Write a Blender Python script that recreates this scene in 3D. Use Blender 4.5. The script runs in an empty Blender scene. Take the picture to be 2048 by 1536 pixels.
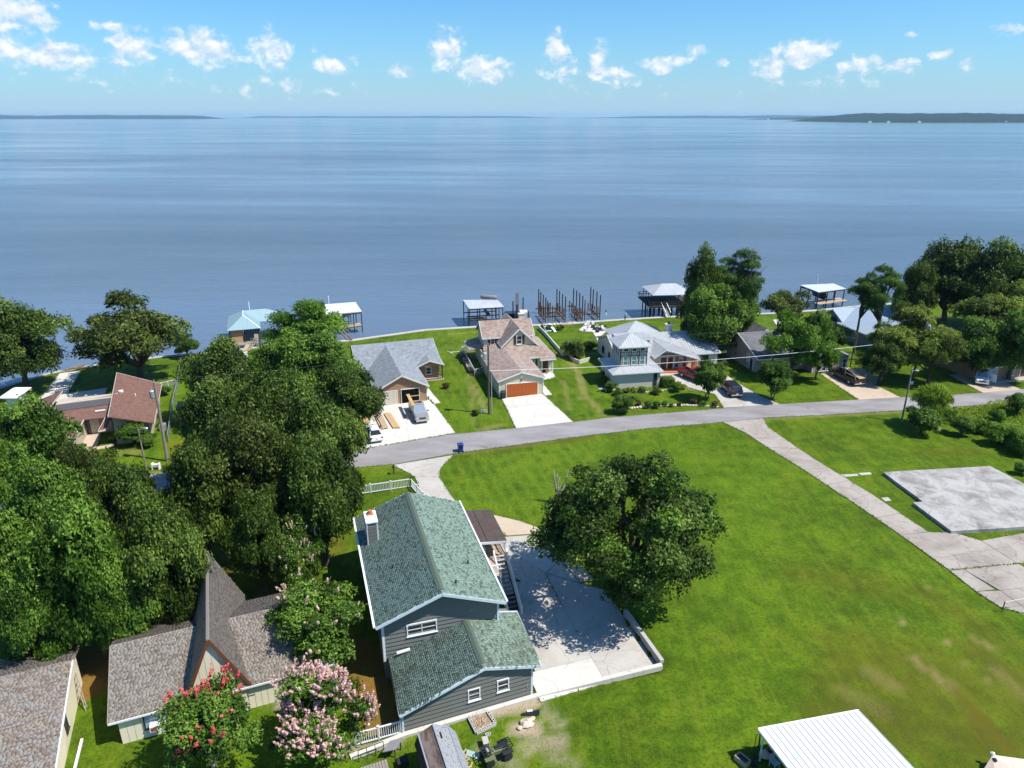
import bpy, bmesh, math, random
import numpy as np
from mathutils import Vector, Matrix
R = math.radians
random.seed(7)
rng = np.random.default_rng(11)
scene = bpy.context.scene
COL = scene.collection

# ------------------------------------------------------------------ camera
CAM_H, FPX = 40.0, 1420.0
PITCH = math.atan(535 / FPX)
SP, CP = math.sin(PITCH), math.cos(PITCH)
cd = bpy.data.cameras.new('camera'); cam = bpy.data.objects.new('camera', cd); COL.objects.link(cam)
cd.sensor_fit = 'HORIZONTAL'; cd.sensor_width = 36.0; cd.lens = 36.0 * FPX / 2048
cd.clip_start = 0.5; cd.clip_end = 120000
cam.location = (0, 0, CAM_H); cam.rotation_euler = (math.pi / 2 - PITCH, 0, 0)
scene.camera = cam
# ------------------------------------------------------------------ light
SUN_EL, SUN_AZ = R(57), math.atan2(0.96, -0.28)          # azimuth clockwise from +Y
sd = bpy.data.lights.new('sun', 'SUN'); sun = bpy.data.objects.new('sun', sd); COL.objects.link(sun)
sd.energy = 5.0; sd.angle = R(0.5); sd.color = (1.0, 0.95, 0.86)
sdir = Vector((math.sin(SUN_AZ) * math.cos(SUN_EL), math.cos(SUN_AZ) * math.cos(SUN_EL), math.sin(SUN_EL)))
sun.rotation_euler = sdir.to_track_quat('Z', 'Y').to_euler()
sun.location = (60, 0, 90)
scene.view_settings.view_transform = 'Standard'; scene.view_settings.look = 'None'
scene.view_settings.exposure = 0.45; scene.view_settings.gamma = 1.0
scene.view_settings.use_curve_mapping = False
scene.render.film_transparent = False
scene.cycles.max_bounces = 6; scene.cycles.diffuse_bounces = 2; scene.cycles.glossy_bounces = 3
scene.cycles.transmission_bounces = 4; scene.cycles.transparent_max_bounces = 6; scene.cycles.volume_bounces = 0
scene.cycles.use_denoising = True

# ------------------------------------------------------------------ node helper
class NT:
    def __init__(s, tree): s.t = tree; s.t.nodes.clear()
    def n(s, typ, ins=None, **props):
        nd = s.t.nodes.new('ShaderNode' + typ)
        for k, v in props.items(): setattr(nd, k, v)
        for k, v in (ins or {}).items():
            if isinstance(v, bpy.types.NodeSocket): s.t.links.new(v, nd.inputs[k])
            elif isinstance(v, bpy.types.Node): s.t.links.new(v.outputs[0], nd.inputs[k])
            else: nd.inputs[k].default_value = v
        return nd
    def math(s, op, a, b=0.0, c=None, clamp=False):
        ins = {0: a, 1: b}
        if c is not None: ins[2] = c
        return s.n('Math', ins, operation=op, use_clamp=clamp).outputs[0]
    def mix(s, f, a, b, blend='MIX'):
        c = lambda v: (*v, 1) if isinstance(v, (tuple, list)) and len(v) == 3 else v
        return s.n('Mix', {0: f, 6: c(a), 7: c(b)}, data_type='RGBA', blend_type=blend).outputs[2]
    def ramp(s, f, stops):
        nd = s.n('ValToRGB', {0: f}); e = nd.color_ramp.elements
        while len(e) < len(stops): e.new(0.5)
        for el, (p, c) in zip(e, stops):
            el.position = p; el.color = (*c, 1) if not isinstance(c, float) else (c, c, c, 1)
        return nd.outputs[0]
    def noise(s, vec, scale, detail=3.0, rough=0.55, dist=0.0):
        return s.n('TexNoise', {'Vector': vec, 'Scale': scale, 'Detail': detail, 'Roughness': rough, 'Distortion': dist}).outputs[0]
    def mapping(s, vec, scale=(1, 1, 1), rot=(0, 0, 0), loc=(0, 0, 0)):
        return s.n('Mapping', {0: vec, 1: loc, 2: rot, 3: scale}).outputs[0]
    def obj(s): return s.n('TexCoord').outputs['Object']
    def uv(s): return s.n('TexCoord').outputs['UV']
    def bump(s, h, strength=0.3, dist=0.05): return s.n('Bump', {'Strength': strength, 'Distance': dist, 'Height': h}).outputs[0]
    def bsdf(s, col, rough=0.6, metal=0.0, normal=None, spec=0.5, **kw):
        c = (*col, 1) if isinstance(col, (tuple, list)) and len(col) == 3 else col
        ins = {'Base Color': c, 'Roughness': rough, 'Metallic': metal, 'Specular IOR Level': spec}
        if normal is not None: ins['Normal'] = normal
        ins.update(kw)
        return s.n('BsdfPrincipled', ins)
    def out(s, sh): s.n('OutputMaterial', {0: sh if isinstance(sh, bpy.types.NodeSocket) else sh.outputs[0]})

# ------------------------------------------------------------------ sky
w = bpy.data.worlds.new('World'); scene.world = w; w.use_nodes = True
T = NT(w.node_tree)
sky = T.n('TexSky', sky_type='NISHITA', sun_disc=False, sun_elevation=SUN_EL, sun_rotation=SUN_AZ,
          altitude=100.0, air_density=1.0, dust_density=0.8, ozone_density=3.0)
dirn = T.n('TexCoord').outputs['Generated']
sx = T.n('SeparateXYZ', {0: dirn})
az = T.math('ARCTAN2', sx.outputs[0], sx.outputs[1]); el = T.math('ARCSINE', sx.outputs[2])
P2 = T.n('CombineXYZ', {0: az, 1: el, 2: 0.0}).outputs[0]
def pix_dir(px, py):
    u, v = (px - 1024) / FPX, (py - 768) / FPX
    return Vector((u, CP - v * SP, -(SP + v * CP)))
def azel(px, py):
    d = pix_dir(px, py).normalized(); return math.atan2(d.x, d.y), math.asin(d.z)
# cumulus heaps low over the lake: centre and half sizes in picture coordinates turned into azimuth and elevation
heaps = [(30, 25, 85, 45, 1), (95, 112, 110, 32, 1), (25, 85, 70, 35, .8), (265, 95, 60, 42, .85), (215, 55, 38, 18, .8), (390, 92, 72, 40, 1), (440, 110, 60, 26, .8), (535, 100, 48, 44, .9),
         (668, 130, 44, 22, .9), (627, 100, 12, 12, .6), (802, 142, 40, 18, .75), (895, 100, 36, 44, 1), (960, 138, 66, 32, 1), (1113, 102, 24, 42, 1), (1120, 140, 40, 28, .8),
         (1197, 112, 22, 30, .95), (1215, 145, 54, 24, .9), (1310, 130, 40, 20, .9), (1352, 118, 24, 18, .8), (1392, 105, 22, 20, .9), (1450, 125, 18, 9, .7), (1545, 130, 44, 28, .95),
         (1612, 108, 62, 36, 1), (1725, 130, 54, 24, .8), (1800, 135, 58, 22, .75), (1875, 108, 34, 14, .8), (1820, 70, 16, 7, .7), (2012, 57, 42, 13, .85), (1932, 130, 30, 16, .6), (1225, 175, 190, 30, .35), (560, 175, 230, 34, .42), (1650, 165, 230, 26, .4), (230, 150, 160, 30, .45)]
mask = None
for px, py, rx, ry, st in heaps:
    a0, e0 = azel(px, py); a1, _ = azel(px + rx, py); _, e1 = azel(px, py - ry)
    q = T.n('VectorMath', {0: P2, 1: (a0, e0, 0)}, operation='SUBTRACT').outputs[0]
    q = T.n('VectorMath', {0: q, 1: (1 / (a1 - a0), 1 / (e1 - e0), 1)}, operation='MULTIPLY').outputs[0]
    L = T.n('VectorMath', {0: q}, operation='LENGTH').outputs['Value']
    b = T.math('MULTIPLY_ADD', L, -st * .60, st * .94)
    mask = b if mask is None else T.math('SMOOTH_MAX', mask, b, 0.12)
wide = T.noise(T.mapping(P2, (3.2, 7, 1)), 1.6, 3.0)                 # the same low band of heaps goes on all round
band = T.math('MULTIPLY', T.n('MapRange', {0: el, 1: 0.02, 2: 0.06, 3: 0.0, 4: 1.0}).outputs[0], T.n('MapRange', {0: el, 1: 0.32, 2: 0.12, 3: 0.0, 4: 1.0}).outputs[0])
side = T.n('MapRange', {0: T.math('ABSOLUTE', az), 1: 0.64, 2: 0.8, 3: 0.0, 4: 1.0}).outputs[0]
gen = T.math('MULTIPLY', T.math('MULTIPLY', T.n('MapRange', {0: wide, 1: 0.42, 2: 0.7, 3: 0.0, 4: 1.0}).outputs[0], band), side)
mask = T.math('MAXIMUM', T.math('MAXIMUM', mask, gen), 0.0)
cp_ = T.mapping(P2, (17, 23, 1))
f1 = T.noise(cp_, 2.6, 9.0, 0.6, 0.25)
f2 = T.noise(T.mapping(P2, (17, 23, 1), loc=(0.06, 0.15, 0)), 2.6, 6.0, 0.55, 0.25)
dens = T.n('MapRange', {0: T.math('ADD', mask, T.math('MULTIPLY', f1, 1.6)), 1: 1.06, 2: 1.54, 3: 0.0, 4: 1.0}, interpolation_type='SMOOTHSTEP').outputs[0]
dens = T.math('MULTIPLY', dens, T.math('MULTIPLY', T.n('MapRange', {0: mask, 1: 0.0, 2: 0.22, 3: 0.0, 4: 1.0}).outputs[0], 0.94))
lit = T.n('MapRange', {0: T.math('SUBTRACT', f1, f2), 1: -0.14, 2: 0.16, 3: 0.0, 4: 1.0}).outputs[0]
ccol = T.mix(lit, (0.54, 0.70, 0.86), (0.98, 0.99, 1.0))
hzf = T.math('MULTIPLY', T.math('POWER', 2.718, T.math('DIVIDE', T.math('MAXIMUM', el, 0.0), -0.056)), 0.88)   # pale milky air low over the horizon, all round
skyc = T.mix(hzf, T.mix(1.0, T.n('HueSaturation', {'Saturation': 1.05, 'Color': sky.outputs[0]}).outputs[0], (0.45, 0.87, 1.15), 'MULTIPLY'), (3.6, 5.0, 6.2))
bg1 = T.n('Background', {0: skyc, 1: 0.11}); bg2 = T.n('Background', {0: ccol, 1: 0.80})
T.n('OutputWorld', {0: T.n('MixShader', {0: dens, 1: bg1.outputs[0], 2: bg2.outputs[0]}).outputs[0]})
w.cycles.sampling_method = 'MANUAL'; w.cycles.sample_map_resolution = 512

# ------------------------------------------------------------------ places
def V(px, py, z=0.0):
    d = pix_dir(px, py); t = (z - CAM_H) / d.z
    return Vector((d.x * t, d.y * t, z))
class Fr:                                              # a plan frame: origin and heading in degrees
    def __init__(s, ox, oy, a, z=0.0): s.o = Vector((ox, oy)); s.a = R(a); s.c, s.s = math.cos(s.a), math.sin(s.a); s.z = z
    def __call__(s, a, b, z=0.0): return Vector((s.o.x + a * s.c - b * s.s, s.o.y + a * s.s + b * s.c, z + s.z))
    def loc(s, x, y):
        x, y = x - s.o.x, y - s.o.y
        return x * s.c + y * s.s, -x * s.s + y * s.c
FA = Fr(-9.6, 42.9, 17.2)
def sstep(a, b, x):
    t = np.clip((x - a) / (b - a), 0, 1); return t * t * (3 - 2 * t)
def gh(x, y):                                          # height of the ground: the sunken yard round the garage
    x, y = np.asarray(x, float), np.asarray(y, float)
    a = (x - FA.o.x) * FA.c + (y - FA.o.y) * FA.s; b = -(x - FA.o.x) * FA.s + (y - FA.o.y) * FA.c
    s = (1 - sstep(1.0, 10.0, b)) * sstep(-6.0, -2.0, a)
    cut = np.where(b > -5.6, 1 - sstep(20.75, 20.95, a), 1 - sstep(9.0, 19.0, a))
    return -0.6 * s * cut
def VG(px, py, dz=0.0):                                # picture point on the ground
    p = V(px, py, 0)
    for _ in range(5): p = V(px, py, float(gh(p.x, p.y)) + dz)
    return p

# ------------------------------------------------------------------ mesh helper
def link(o): COL.objects.link(o); return o
def tag(o, label=None, cat=None, group=None, kind=None):
    if label: o['label'] = label
    if cat: o['category'] = cat
    if group: o['group'] = group
    if kind: o['kind'] = kind
    return o
def thing(name, label, cat, loc=(0, 0, 0), rz=0.0, group=None, kind=None):
    o = bpy.data.objects.new(name, None); link(o); o.location = loc; o.rotation_euler = (0, 0, rz); o.empty_display_size = 0.2
    return tag(o, label, cat, group, kind)
def world_mat(o):
    m = Matrix.LocRotScale(o.location, o.rotation_euler, o.scale)
    return world_mat(o.parent) @ m if o.parent else m
class MB:
    def __init__(s): s.v, s.f, s.m, s.ch = [], [], [], []
    def add(s, vs, fs, mat=0):
        s.ch.append((len(s.v), len(s.f))); k = len(s.v); s.v += [tuple(v) for v in vs]
        for f in fs: s.f.append(tuple(k + i for i in f)); s.m.append(mat)
        return s
    def poly(s, pts, mat=0): return s.add(pts, [tuple(range(len(pts)))], mat)
    def prism(s, pts, dv, mat=0, side=None):           # polygon pts (any plane) pushed along dv
        n = len(pts); dv = Vector(dv); b = [Vector(p) + dv for p in pts]
        nrm = Vector((0, 0, 0))
        P = [Vector(p) for p in pts]
        for i in range(n): nrm += P[i].cross(P[(i + 1) % n])
        if nrm.dot(dv) > 0: P, b = b, P                 # P is the face away from dv
        nrm2 = Vector((0, 0, 0))
        for i in range(n): nrm2 += P[i].cross(P[(i + 1) % n])
        out = (P[0] - b[0])
        flip = nrm2.dot(out) < 0
        s.ch.append((len(s.v), len(s.f))); k = len(s.v); s.v += [tuple(p) for p in P] + [tuple(p) for p in b]
        top = tuple(range(k, k + n)); bot = tuple(range(k + n, k + 2 * n))[::-1]
        if flip: top, bot = top[::-1], bot[::-1]
        s.f.append(top); s.m.append(mat); s.f.append(bot); s.m.append(mat if side is None else side)
        for i in range(n):
            j = (i + 1) % n; q = (k + i, k + n + i, k + n + j, k + j)
            if flip: q = q[::-1]
            s.f.append(q); s.m.append(mat if side is None else side)
        return s
    def slab(s, pts, t, mat=0, side=None):             # polygon with thickness t below it along its normal
        P = [Vector(p) for p in pts]; n = Vector((0, 0, 0))
        for i in range(len(P)): n += P[i].cross(P[(i + 1) % len(P)])
        n.normalize()
        if n.z < 0: n = -n
        return s.prism(P, -n * t, mat, side)
    def box(s, c, size, rz=0.0, mat=0):                # c = centre of the base
        c = Vector(c); hx, hy = size[0] / 2, size[1] / 2; ca, sa = math.cos(rz), math.sin(rz)
        q = [Vector((c.x + x * ca - y * sa, c.y + x * sa + y * ca, c.z)) for x, y in ((-hx, -hy), (hx, -hy), (hx, hy), (-hx, hy))]
        return s.prism(q, (0, 0, size[2]), mat)
    def bar(s, p, q, wd, ht=None, mat=0, up=(0, 0, 1)):
        p, q = Vector(p), Vector(q); d = (q - p).normalized(); ht = ht or wd; u = Vector(up)
        if abs(d.dot(u)) > 0.98: u = Vector((1, 0, 0))
        a = d.cross(u).normalized() * wd / 2; b = a.cross(d).normalized() * ht / 2
        return s.prism([p - a - b, p + a - b, p + a + b, p - a + b], q - p, mat)
    def tube(s, pts, radii, n=6, mat=0, cap=True):
        s.ch.append((len(s.v), len(s.f))); pts = [Vector(p) for p in pts]; k = len(s.v); prev = None
        if not hasattr(radii, '__len__'): radii = [radii] * len(pts)
        for i, p in enumerate(pts):
            d = (pts[min(i + 1, len(pts) - 1)] - pts[max(i - 1, 0)]).normalized()
            a = (d.cross(Vector((0, 0, 1))) if abs(d.z) < 0.95 else d.cross(Vector((1, 0, 0)))).normalized() if prev is None else (prev - d * prev.dot(d)).normalized()
            prev = a; b = d.cross(a)
            for j in range(n):
                t = 2 * math.pi * j / n; s.v.append(tuple(p + (a * math.cos(t) + b * math.sin(t)) * radii[i]))
        for i in range(len(pts) - 1):
            for j in range(n):
                j2 = (j + 1) % n; s.f.append((k + i * n + j, k + i * n + j2, k + (i + 1) * n + j2, k + (i + 1) * n + j)); s.m.append(mat)
        if cap:
            s.f.append(tuple(range(k, k + n))[::-1]); s.m.append(mat)
            e = k + (len(pts) - 1) * n; s.f.append(tuple(range(e, e + n))); s.m.append(mat)
        return s
    def lump(s, c, r, mat=0, seed=0, seg=8, ring=5, rough=0.12):   # uneven rounded body
        s.ch.append((len(s.v), len(s.f))); rd = random.Random(seed); c = Vector(c); k = len(s.v); rr = r if hasattr(r, '__len__') else (r, r, r)
        for i in range(ring + 1):
            ph = math.pi * i / ring
            for j in range(seg):
                th = 2 * math.pi * j / seg; q = 1 + rd.uniform(-rough, rough)
                s.v.append((c.x + rr[0] * math.sin(ph) * math.cos(th) * q, c.y + rr[1] * math.sin(ph) * math.sin(th) * q, c.z + rr[2] * math.cos(ph) * q))
        for i in range(ring):
            for j in range(seg):
                j2 = (j + 1) % seg; s.f.append((k + i * seg + j, k + (i + 1) * seg + j, k + (i + 1) * seg + j2, k + i * seg + j2)); s.m.append(mat)
        return s
    def mesh(s, name, mats, inv=None, smooth=False, bevel=0.0):
        me = bpy.data.meshes.new(name)
        vs = [tuple(inv @ Vector(v)) for v in s.v] if inv is not None else s.v
        me.from_pydata(vs, [], s.f)
        for m in (mats if isinstance(mats, (list, tuple)) else [mats]): me.materials.append(m)
        me.polygons.foreach_set('material_index', s.m)
        if smooth: me.polygons.foreach_set('use_smooth', [True] * len(s.f))
        me.update()
        if bevel:
            bm = bmesh.new(); bm.from_mesh(me); bmesh.ops.bevel(bm, geom=[e for e in bm.edges if len(e.link_faces) == 2 and e.calc_face_angle(0) > 0.5], offset=bevel, segments=1, affect='EDGES', clamp_overlap=True)
            bm.to_mesh(me); bm.free(); me.update()
        slope_uv(me)
        return me
    def each(s, name, mats, parent, **kw):              # one object per piece
        e = s.ch + [(len(s.v), len(s.f))]
        for (v0, f0), (v1, f1) in zip(e[:-1], e[1:]):
            q = MB(); q.v = s.v[v0:v1]; q.f = [tuple(i - v0 for i in f) for f in s.f[f0:f1]]; q.m = s.m[f0:f1]; q.build(name, mats, parent, **kw)
    def build(s, name, mats, parent=None, local=False, smooth=False, bevel=0.0, **tags):
        inv = None if (local or parent is None) else world_mat(parent).inverted()
        if parent is None and not local:
            c = Vector((sum(v[0] for v in s.v) / len(s.v), sum(v[1] for v in s.v) / len(s.v), min(v[2] for v in s.v))); inv = Matrix.Translation(-c)
        o = link(bpy.data.objects.new(name, s.mesh(name, mats, inv, smooth, bevel)))
        if parent is not None: o.parent = parent
        elif not local: o.location = c
        return tag(o, **tags)
def slope_uv(me):                                      # metres along and up every face
    uv = me.uv_layers.new(name='UVMap'); nl = len(me.loops)
    if not nl: return
    co = np.empty(len(me.vertices) * 3); me.vertices.foreach_get('co', co); co = co.reshape(-1, 3)
    li = np.empty(nl, int); me.loops.foreach_get('vertex_index', li)
    npoly = len(me.polygons); nr = np.empty(npoly * 3); me.polygons.foreach_get('normal', nr); nr = nr.reshape(-1, 3)
    tot = np.empty(npoly, int); me.polygons.foreach_get('loop_total', tot)
    n = np.repeat(nr, tot, 0); h = np.hypot(n[:, 0], n[:, 1]); flat = h < 0.05
    u = np.stack([np.where(flat, 1, -n[:, 1] / np.maximum(h, 1e-6)), np.where(flat, 0, n[:, 0] / np.maximum(h, 1e-6)), np.zeros(nl)], 1)
    v = np.cross(n, u); p = co[li]
    uv.data.foreach_set('uv', np.stack([(p * u).sum(1), (p * v).sum(1)], 1).ravel())
def np_mesh(name, verts, faces, mats, attrs=None, mi=None):
    me = bpy.data.meshes.new(name); k = faces.shape[1]
    me.vertices.add(len(verts)); me.vertices.foreach_set('co', np.ascontiguousarray(verts, np.float32).ravel())
    me.loops.add(faces.size); me.loops.foreach_set('vertex_index', np.ascontiguousarray(faces, np.int32).ravel())
    me.polygons.add(len(faces)); me.polygons.foreach_set('loop_start', np.arange(0, faces.size, k, dtype=np.int32))
    for m in mats: me.materials.append(m)
    if mi is not None: me.polygons.foreach_set('material_index', np.asarray(mi, np.int32))
    me.update(calc_edges=True)
    for an, (dom, arr) in (attrs or {}).items():
        a = me.attributes.new(an, 'FLOAT', dom); a.data.foreach_set('value', np.asarray(arr, np.float32))
    return me
def copy_tree(o, parent=None, **tags):
    c = o.copy(); link(c)
    if parent is not None: c.parent = parent
    for ch in o.children: copy_tree(ch, c)
    return tag(c, **tags)
def vnoise(x, y, s, seed=0):                            # value noise for painting wear on the ground
    r = np.random.default_rng(seed); g = r.random((256, 256)); x, y = x * s + 1000, y * s + 1000
    xi, yi = np.floor(x).astype(int), np.floor(y).astype(int); fx, fy = x - xi, y - yi
    fx, fy = fx * fx * (3 - 2 * fx), fy * fy * (3 - 2 * fy); q = lambda i, j: g[i % 256, j % 256]
    return (q(xi, yi) * (1 - fx) + q(xi + 1, yi) * fx) * (1 - fy) + (q(xi, yi + 1) * (1 - fx) + q(xi + 1, yi + 1) * fx) * fy
def fbm(x, y, s, seed=0, o=4): return sum(vnoise(x, y, s * 2 ** i, seed + i) * .5 ** i for i in range(o)) / (2 - .5 ** (o - 1))
# ------------------------------------------------------------------ materials
MT = {}
def newmat(name):
    m = bpy.data.materials.new(name); m.use_nodes = True; MT[name] = m
    return m, NT(m.node_tree)
def simple(name, col, rough=0.6, metal=0.0, var=0.18, scale=2.0, bump=0.15, bscale=30.0, spec=0.4, dirt=None, **kw):
    m, t = newmat(name); o = t.obj(); n = t.noise(o, scale, 4)
    c1 = tuple(x * (1 - var) for x in col); c2 = tuple(min(1, x * (1 + var)) for x in col)
    c = t.mix(n, c1, c2)
    if dirt: c = t.mix(t.n('MapRange', {0: t.noise(o, scale * .37, 5, .65), 1: .52, 2: .75, 3: 0., 4: dirt[1]}).outputs[0], c, dirt[0])
    nb = t.bump(t.noise(o, bscale, 2), bump, 0.02) if bump else None
    t.out(t.bsdf(c, rough, metal, nb, spec, **kw)); return m
white = simple('white_paint', (0.72, 0.73, 0.74), 0.5, var=.06)
pale_trim = simple('pale_blue_trim', (0.55, 0.62, 0.68), 0.5, var=.05)
cream_trim = simple('cream_trim', (0.70, 0.66, 0.56), 0.5, var=.06)
redwood_trim = simple('redwood_trim', (0.14, 0.055, 0.028), 0.6)
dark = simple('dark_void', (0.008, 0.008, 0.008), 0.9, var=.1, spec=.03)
black = simple('black_plastic', (0.02, 0.02, 0.022), 0.45)
rubber = simple('rubber', (0.018, 0.018, 0.018), 0.8)
chrome = simple('chrome', (0.7, 0.7, 0.72), 0.2, 1.0, var=.03, bump=0)
galv = simple('galvanised', (0.5, 0.52, 0.54), 0.45, 0.6, var=.12)
pole_wood = simple('pole_wood', (0.10, 0.075, 0.055), 0.85, var=.35, scale=1.5, bump=.4)
grey_wood = simple('weathered_wood', (0.24, 0.21, 0.18), 0.85, var=.3, scale=4, bump=.4)
tan_wood = simple('tan_deck_wood', (0.42, 0.31, 0.21), 0.8, var=.2, scale=4, bump=.3)
lumber_new = simple('new_lumber', (0.52, 0.33, 0.16), 0.75, var=.22, scale=1.2, bump=.2)
dark_wood = simple('dark_timber', (0.035, 0.028, 0.022), 0.8, var=.3, scale=2, bump=.3)
pile_wood = simple('piling_timber', (0.055, 0.04, 0.03), 0.85, var=.35, scale=.7, bump=.4)
rust_wood = simple('wet_timber', (0.13, 0.07, 0.035), 0.85, var=.35, scale=1.0, bump=.4)
door_red = simple('dark_red_door', (0.09, 0.02, 0.012), 0.45)
shutter_red = simple('brown_red_shutter', (0.075, 0.022, 0.014), 0.55)
wood_door = simple('brown_wood_door', (0.12, 0.05, 0.025), 0.5)
door_beige = simple('beige_door', (0.62, 0.56, 0.46), 0.55, var=.05)
terracotta = simple('terracotta', (0.45, 0.15, 0.07), 0.7)
blue_bin = simple('blue_bin_plastic', (0.012, 0.04, 0.22), 0.4)
paint_white = simple('white_car_paint', (0.75, 0.76, 0.78), 0.25, var=.03, bump=0, spec=.6)
paint_grey = simple('pewter_car_paint', (0.36, 0.36, 0.35), 0.3, 0.4, var=.04, bump=0, spec=.6)
paint_red = simple('red_car_paint', (0.20, 0.006, 0.010), 0.3, var=.05, bump=0, spec=.6)
paint_dark = simple('charcoal_car_paint', (0.022, 0.025, 0.035), 0.22, .2, var=.05, bump=0, spec=.6)
paint_black = simple('black_car_paint', (0.012, 0.012, 0.014), 0.25, var=.05, bump=0, spec=.6)
olive = simple('olive_plastic', (0.12, 0.13, 0.06), 0.45)
skin = simple('skin', (0.42, 0.24, 0.16), 0.6)
cloth_white = simple('white_shirt', (0.72, 0.72, 0.74), 0.8)
cloth_dark = simple('dark_trousers', (0.02, 0.022, 0.035), 0.8)
rock = simple('pale_rock', (0.55, 0.44, 0.36), 0.85, var=.25, bump=.5, bscale=8)
flag_blue = simple('furled_blue_cloth', (0.03, 0.06, 0.16), 0.8)
red_iron = simple('red_oxide_steel', (0.30, 0.07, 0.03), 0.6, var=.3)
bark = simple('bark', (0.075, 0.058, 0.042), 0.9, var=.4, scale=3, bump=.6, bscale=12)
pale_bark = simple('pale_bark', (0.34, 0.28, 0.22), 0.85, var=.3, scale=3, bump=.5, bscale=12)
dead_bark = simple('dead_bark', (0.30, 0.26, 0.21), 0.9, var=.35, scale=3, bump=.5, bscale=12)
red_flag = simple('lamp_lens', (0.35, 0.02, 0.02), .3)
teal_boat = simple('pale_green_hull', (0.35, 0.48, 0.44), .4)
tarp_grey = simple('grey_cover', (0.20, 0.20, 0.21), .7, var=.25)
cmu = simple('concrete_block', (0.48, 0.47, 0.45), .9, var=.15, bump=.4)
gravel_m = simple('tan_gravel', (0.42, 0.31, 0.19), .9, var=.45, scale=18, bump=.6, bscale=40)
def glassy(name, col, rough=.08):
    m, t = newmat(name); o = t.obj(); n = t.noise(o, .9, 2)
    t.out(t.bsdf(t.mix(n, col, tuple(c * 1.8 for c in col)), rough, 0, None, .8)); return m
glass = glassy('window_glass', (0.018, 0.022, 0.026)); glass_green = glassy('green_tinted_glass', (0.06, 0.16, 0.15), .15); blind = glassy('window_blind', (.22, .30, .36), .25)
car_glass = glassy('car_glass', (0.02, 0.025, 0.03), .05); screen = glassy('pale_windscreen', (.16, .20, .25), .08)

def concrete(name, base, stain, sc=.35, amt=.7, dark=(0.12, .10, .085), crack=.35):
    m, t = newmat(name); o = t.obj()
    big = t.noise(o, sc, 5, .65, .6); mid = t.noise(o, sc * 6, 4, .6); fine = t.noise(o, 14, 3)
    c = t.mix(t.n('MapRange', {0: big, 1: .42, 2: .68, 3: 0., 4: amt}).outputs[0], base, stain)
    c = t.mix(t.n('MapRange', {0: mid, 1: .56, 2: .78, 3: 0., 4: .55 * amt}).outputs[0], c, dark)
    c = t.mix(t.math('MULTIPLY', fine, .22), c, tuple(b * .6 for b in base))
    vo = t.n('TexVoronoi', {'Vector': t.n('VectorMath', {0: o, 1: t.mix(1., t.n('TexNoise', {'Vector': o, 'Scale': .9, 'Detail': 3.0}).outputs[1], (.5, .5, .5), 'SUBTRACT')}, operation='ADD').outputs[0], 'Scale': .22}, feature='DISTANCE_TO_EDGE').outputs[0]
    c = t.mix(t.n('MapRange', {0: vo, 1: .010, 2: .003, 3: 0., 4: crack}).outputs[0], c, tuple(b * .3 for b in base))
    oil = t.noise(o, .8, 3, .5, 1.2); c = t.mix(t.n('MapRange', {0: oil, 1: .66, 2: .78, 3: 0., 4: .5 * amt}).outputs[0], c, dark)
    t.out(t.bsdf(c, .85, 0, t.bump(t.noise(o, 25, 3), .2, .01), .3)); return m
conc_new = concrete('fresh_concrete', (0.58, 0.55, 0.50), (0.47, 0.43, 0.37), .3, .5, (0.25, .22, .19))
conc_pale = concrete('pale_concrete', (0.46, 0.43, 0.39), (0.34, 0.30, 0.26), .3, .8, (0.20, .17, .14))
conc_tan = concrete('tan_concrete', (0.50, 0.40, 0.30), (0.40, 0.31, 0.23), .3, .7, (0.24, .18, .13))
conc_old = concrete('weathered_concrete', (0.37, 0.325, 0.285), (0.24, 0.20, 0.165), .22, 1.0, (0.13, .10, .075), .5)
conc_grey = concrete('old_slab_concrete', (0.40, 0.385, 0.365), (0.19, 0.17, 0.155), .42, 1.0, (0.06, .05, .042), .4)
conc_wall = concrete('retaining_concrete', (0.42, 0.40, 0.37), (0.30, 0.28, 0.26), .5, .5, (0.14, .12, .11))

# asphalt with tyre bands and worn grey patches
m, t = newmat('asphalt'); asphalt = m; o = t.obj(); uvm = t.uv()
big = t.noise(t.mapping(o, (1, 3.0, 1), rot=(0, 0, R(-15))), .12, 5, .65); fine = t.noise(o, 9, 4, .7)
c = t.mix(t.n('MapRange', {0: big, 1: .36, 2: .62, 3: 0., 4: 1.}).outputs[0], (.215, .195, .19), (.32, .305, .31))
c = t.mix(t.math('MULTIPLY', fine, .5), c, (.15, .135, .132))
c = t.mix(t.n('MapRange', {0: t.noise(o, .55, 2), 1: .70, 2: .78, 3: 0., 4: .6}).outputs[0], c, (.06, .045, .04))
t.out(t.bsdf(c, .85, 0, t.bump(fine, .25, .02), .3))

# grass: painted attributes say where it is dry, bare or mown in stripes
m, t = newmat('grass'); grass = m; o = t.obj()
at = lambda nm: t.n('Attribute', attribute_name=nm).outputs['Fac']
n1 = t.noise(o, .10, 5, .6); n2 = t.noise(o, .55, 4, .65); n3 = t.noise(o, 3.2, 4, .75); n4 = t.noise(o, 11, 2, .7)
g = t.ramp(t.n('MapRange', {0: t.math('ADD', t.math('MULTIPLY', n1, .5), t.math('MULTIPLY', n2, .5)), 1: .40, 2: .60}).outputs[0], [(0, (.034, .070, .003)), (.5, (.073, .136, .004)), (1, (.128, .205, .007))])
ny = t.noise(o, .23, 4, .7, .5)
g = t.mix(t.n('MapRange', {0: ny, 1: .50, 2: .68, 3: 0., 4: .55}).outputs[0], g, (.165, .205, .012))
g = t.mix(t.n('MapRange', {0: ny, 1: .46, 2: .32, 3: 0., 4: .5}).outputs[0], g, (.030, .070, .003))
sep = t.n('SeparateXYZ', {0: t.mapping(o, rot=(0, 0, R(-17)))})
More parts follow.
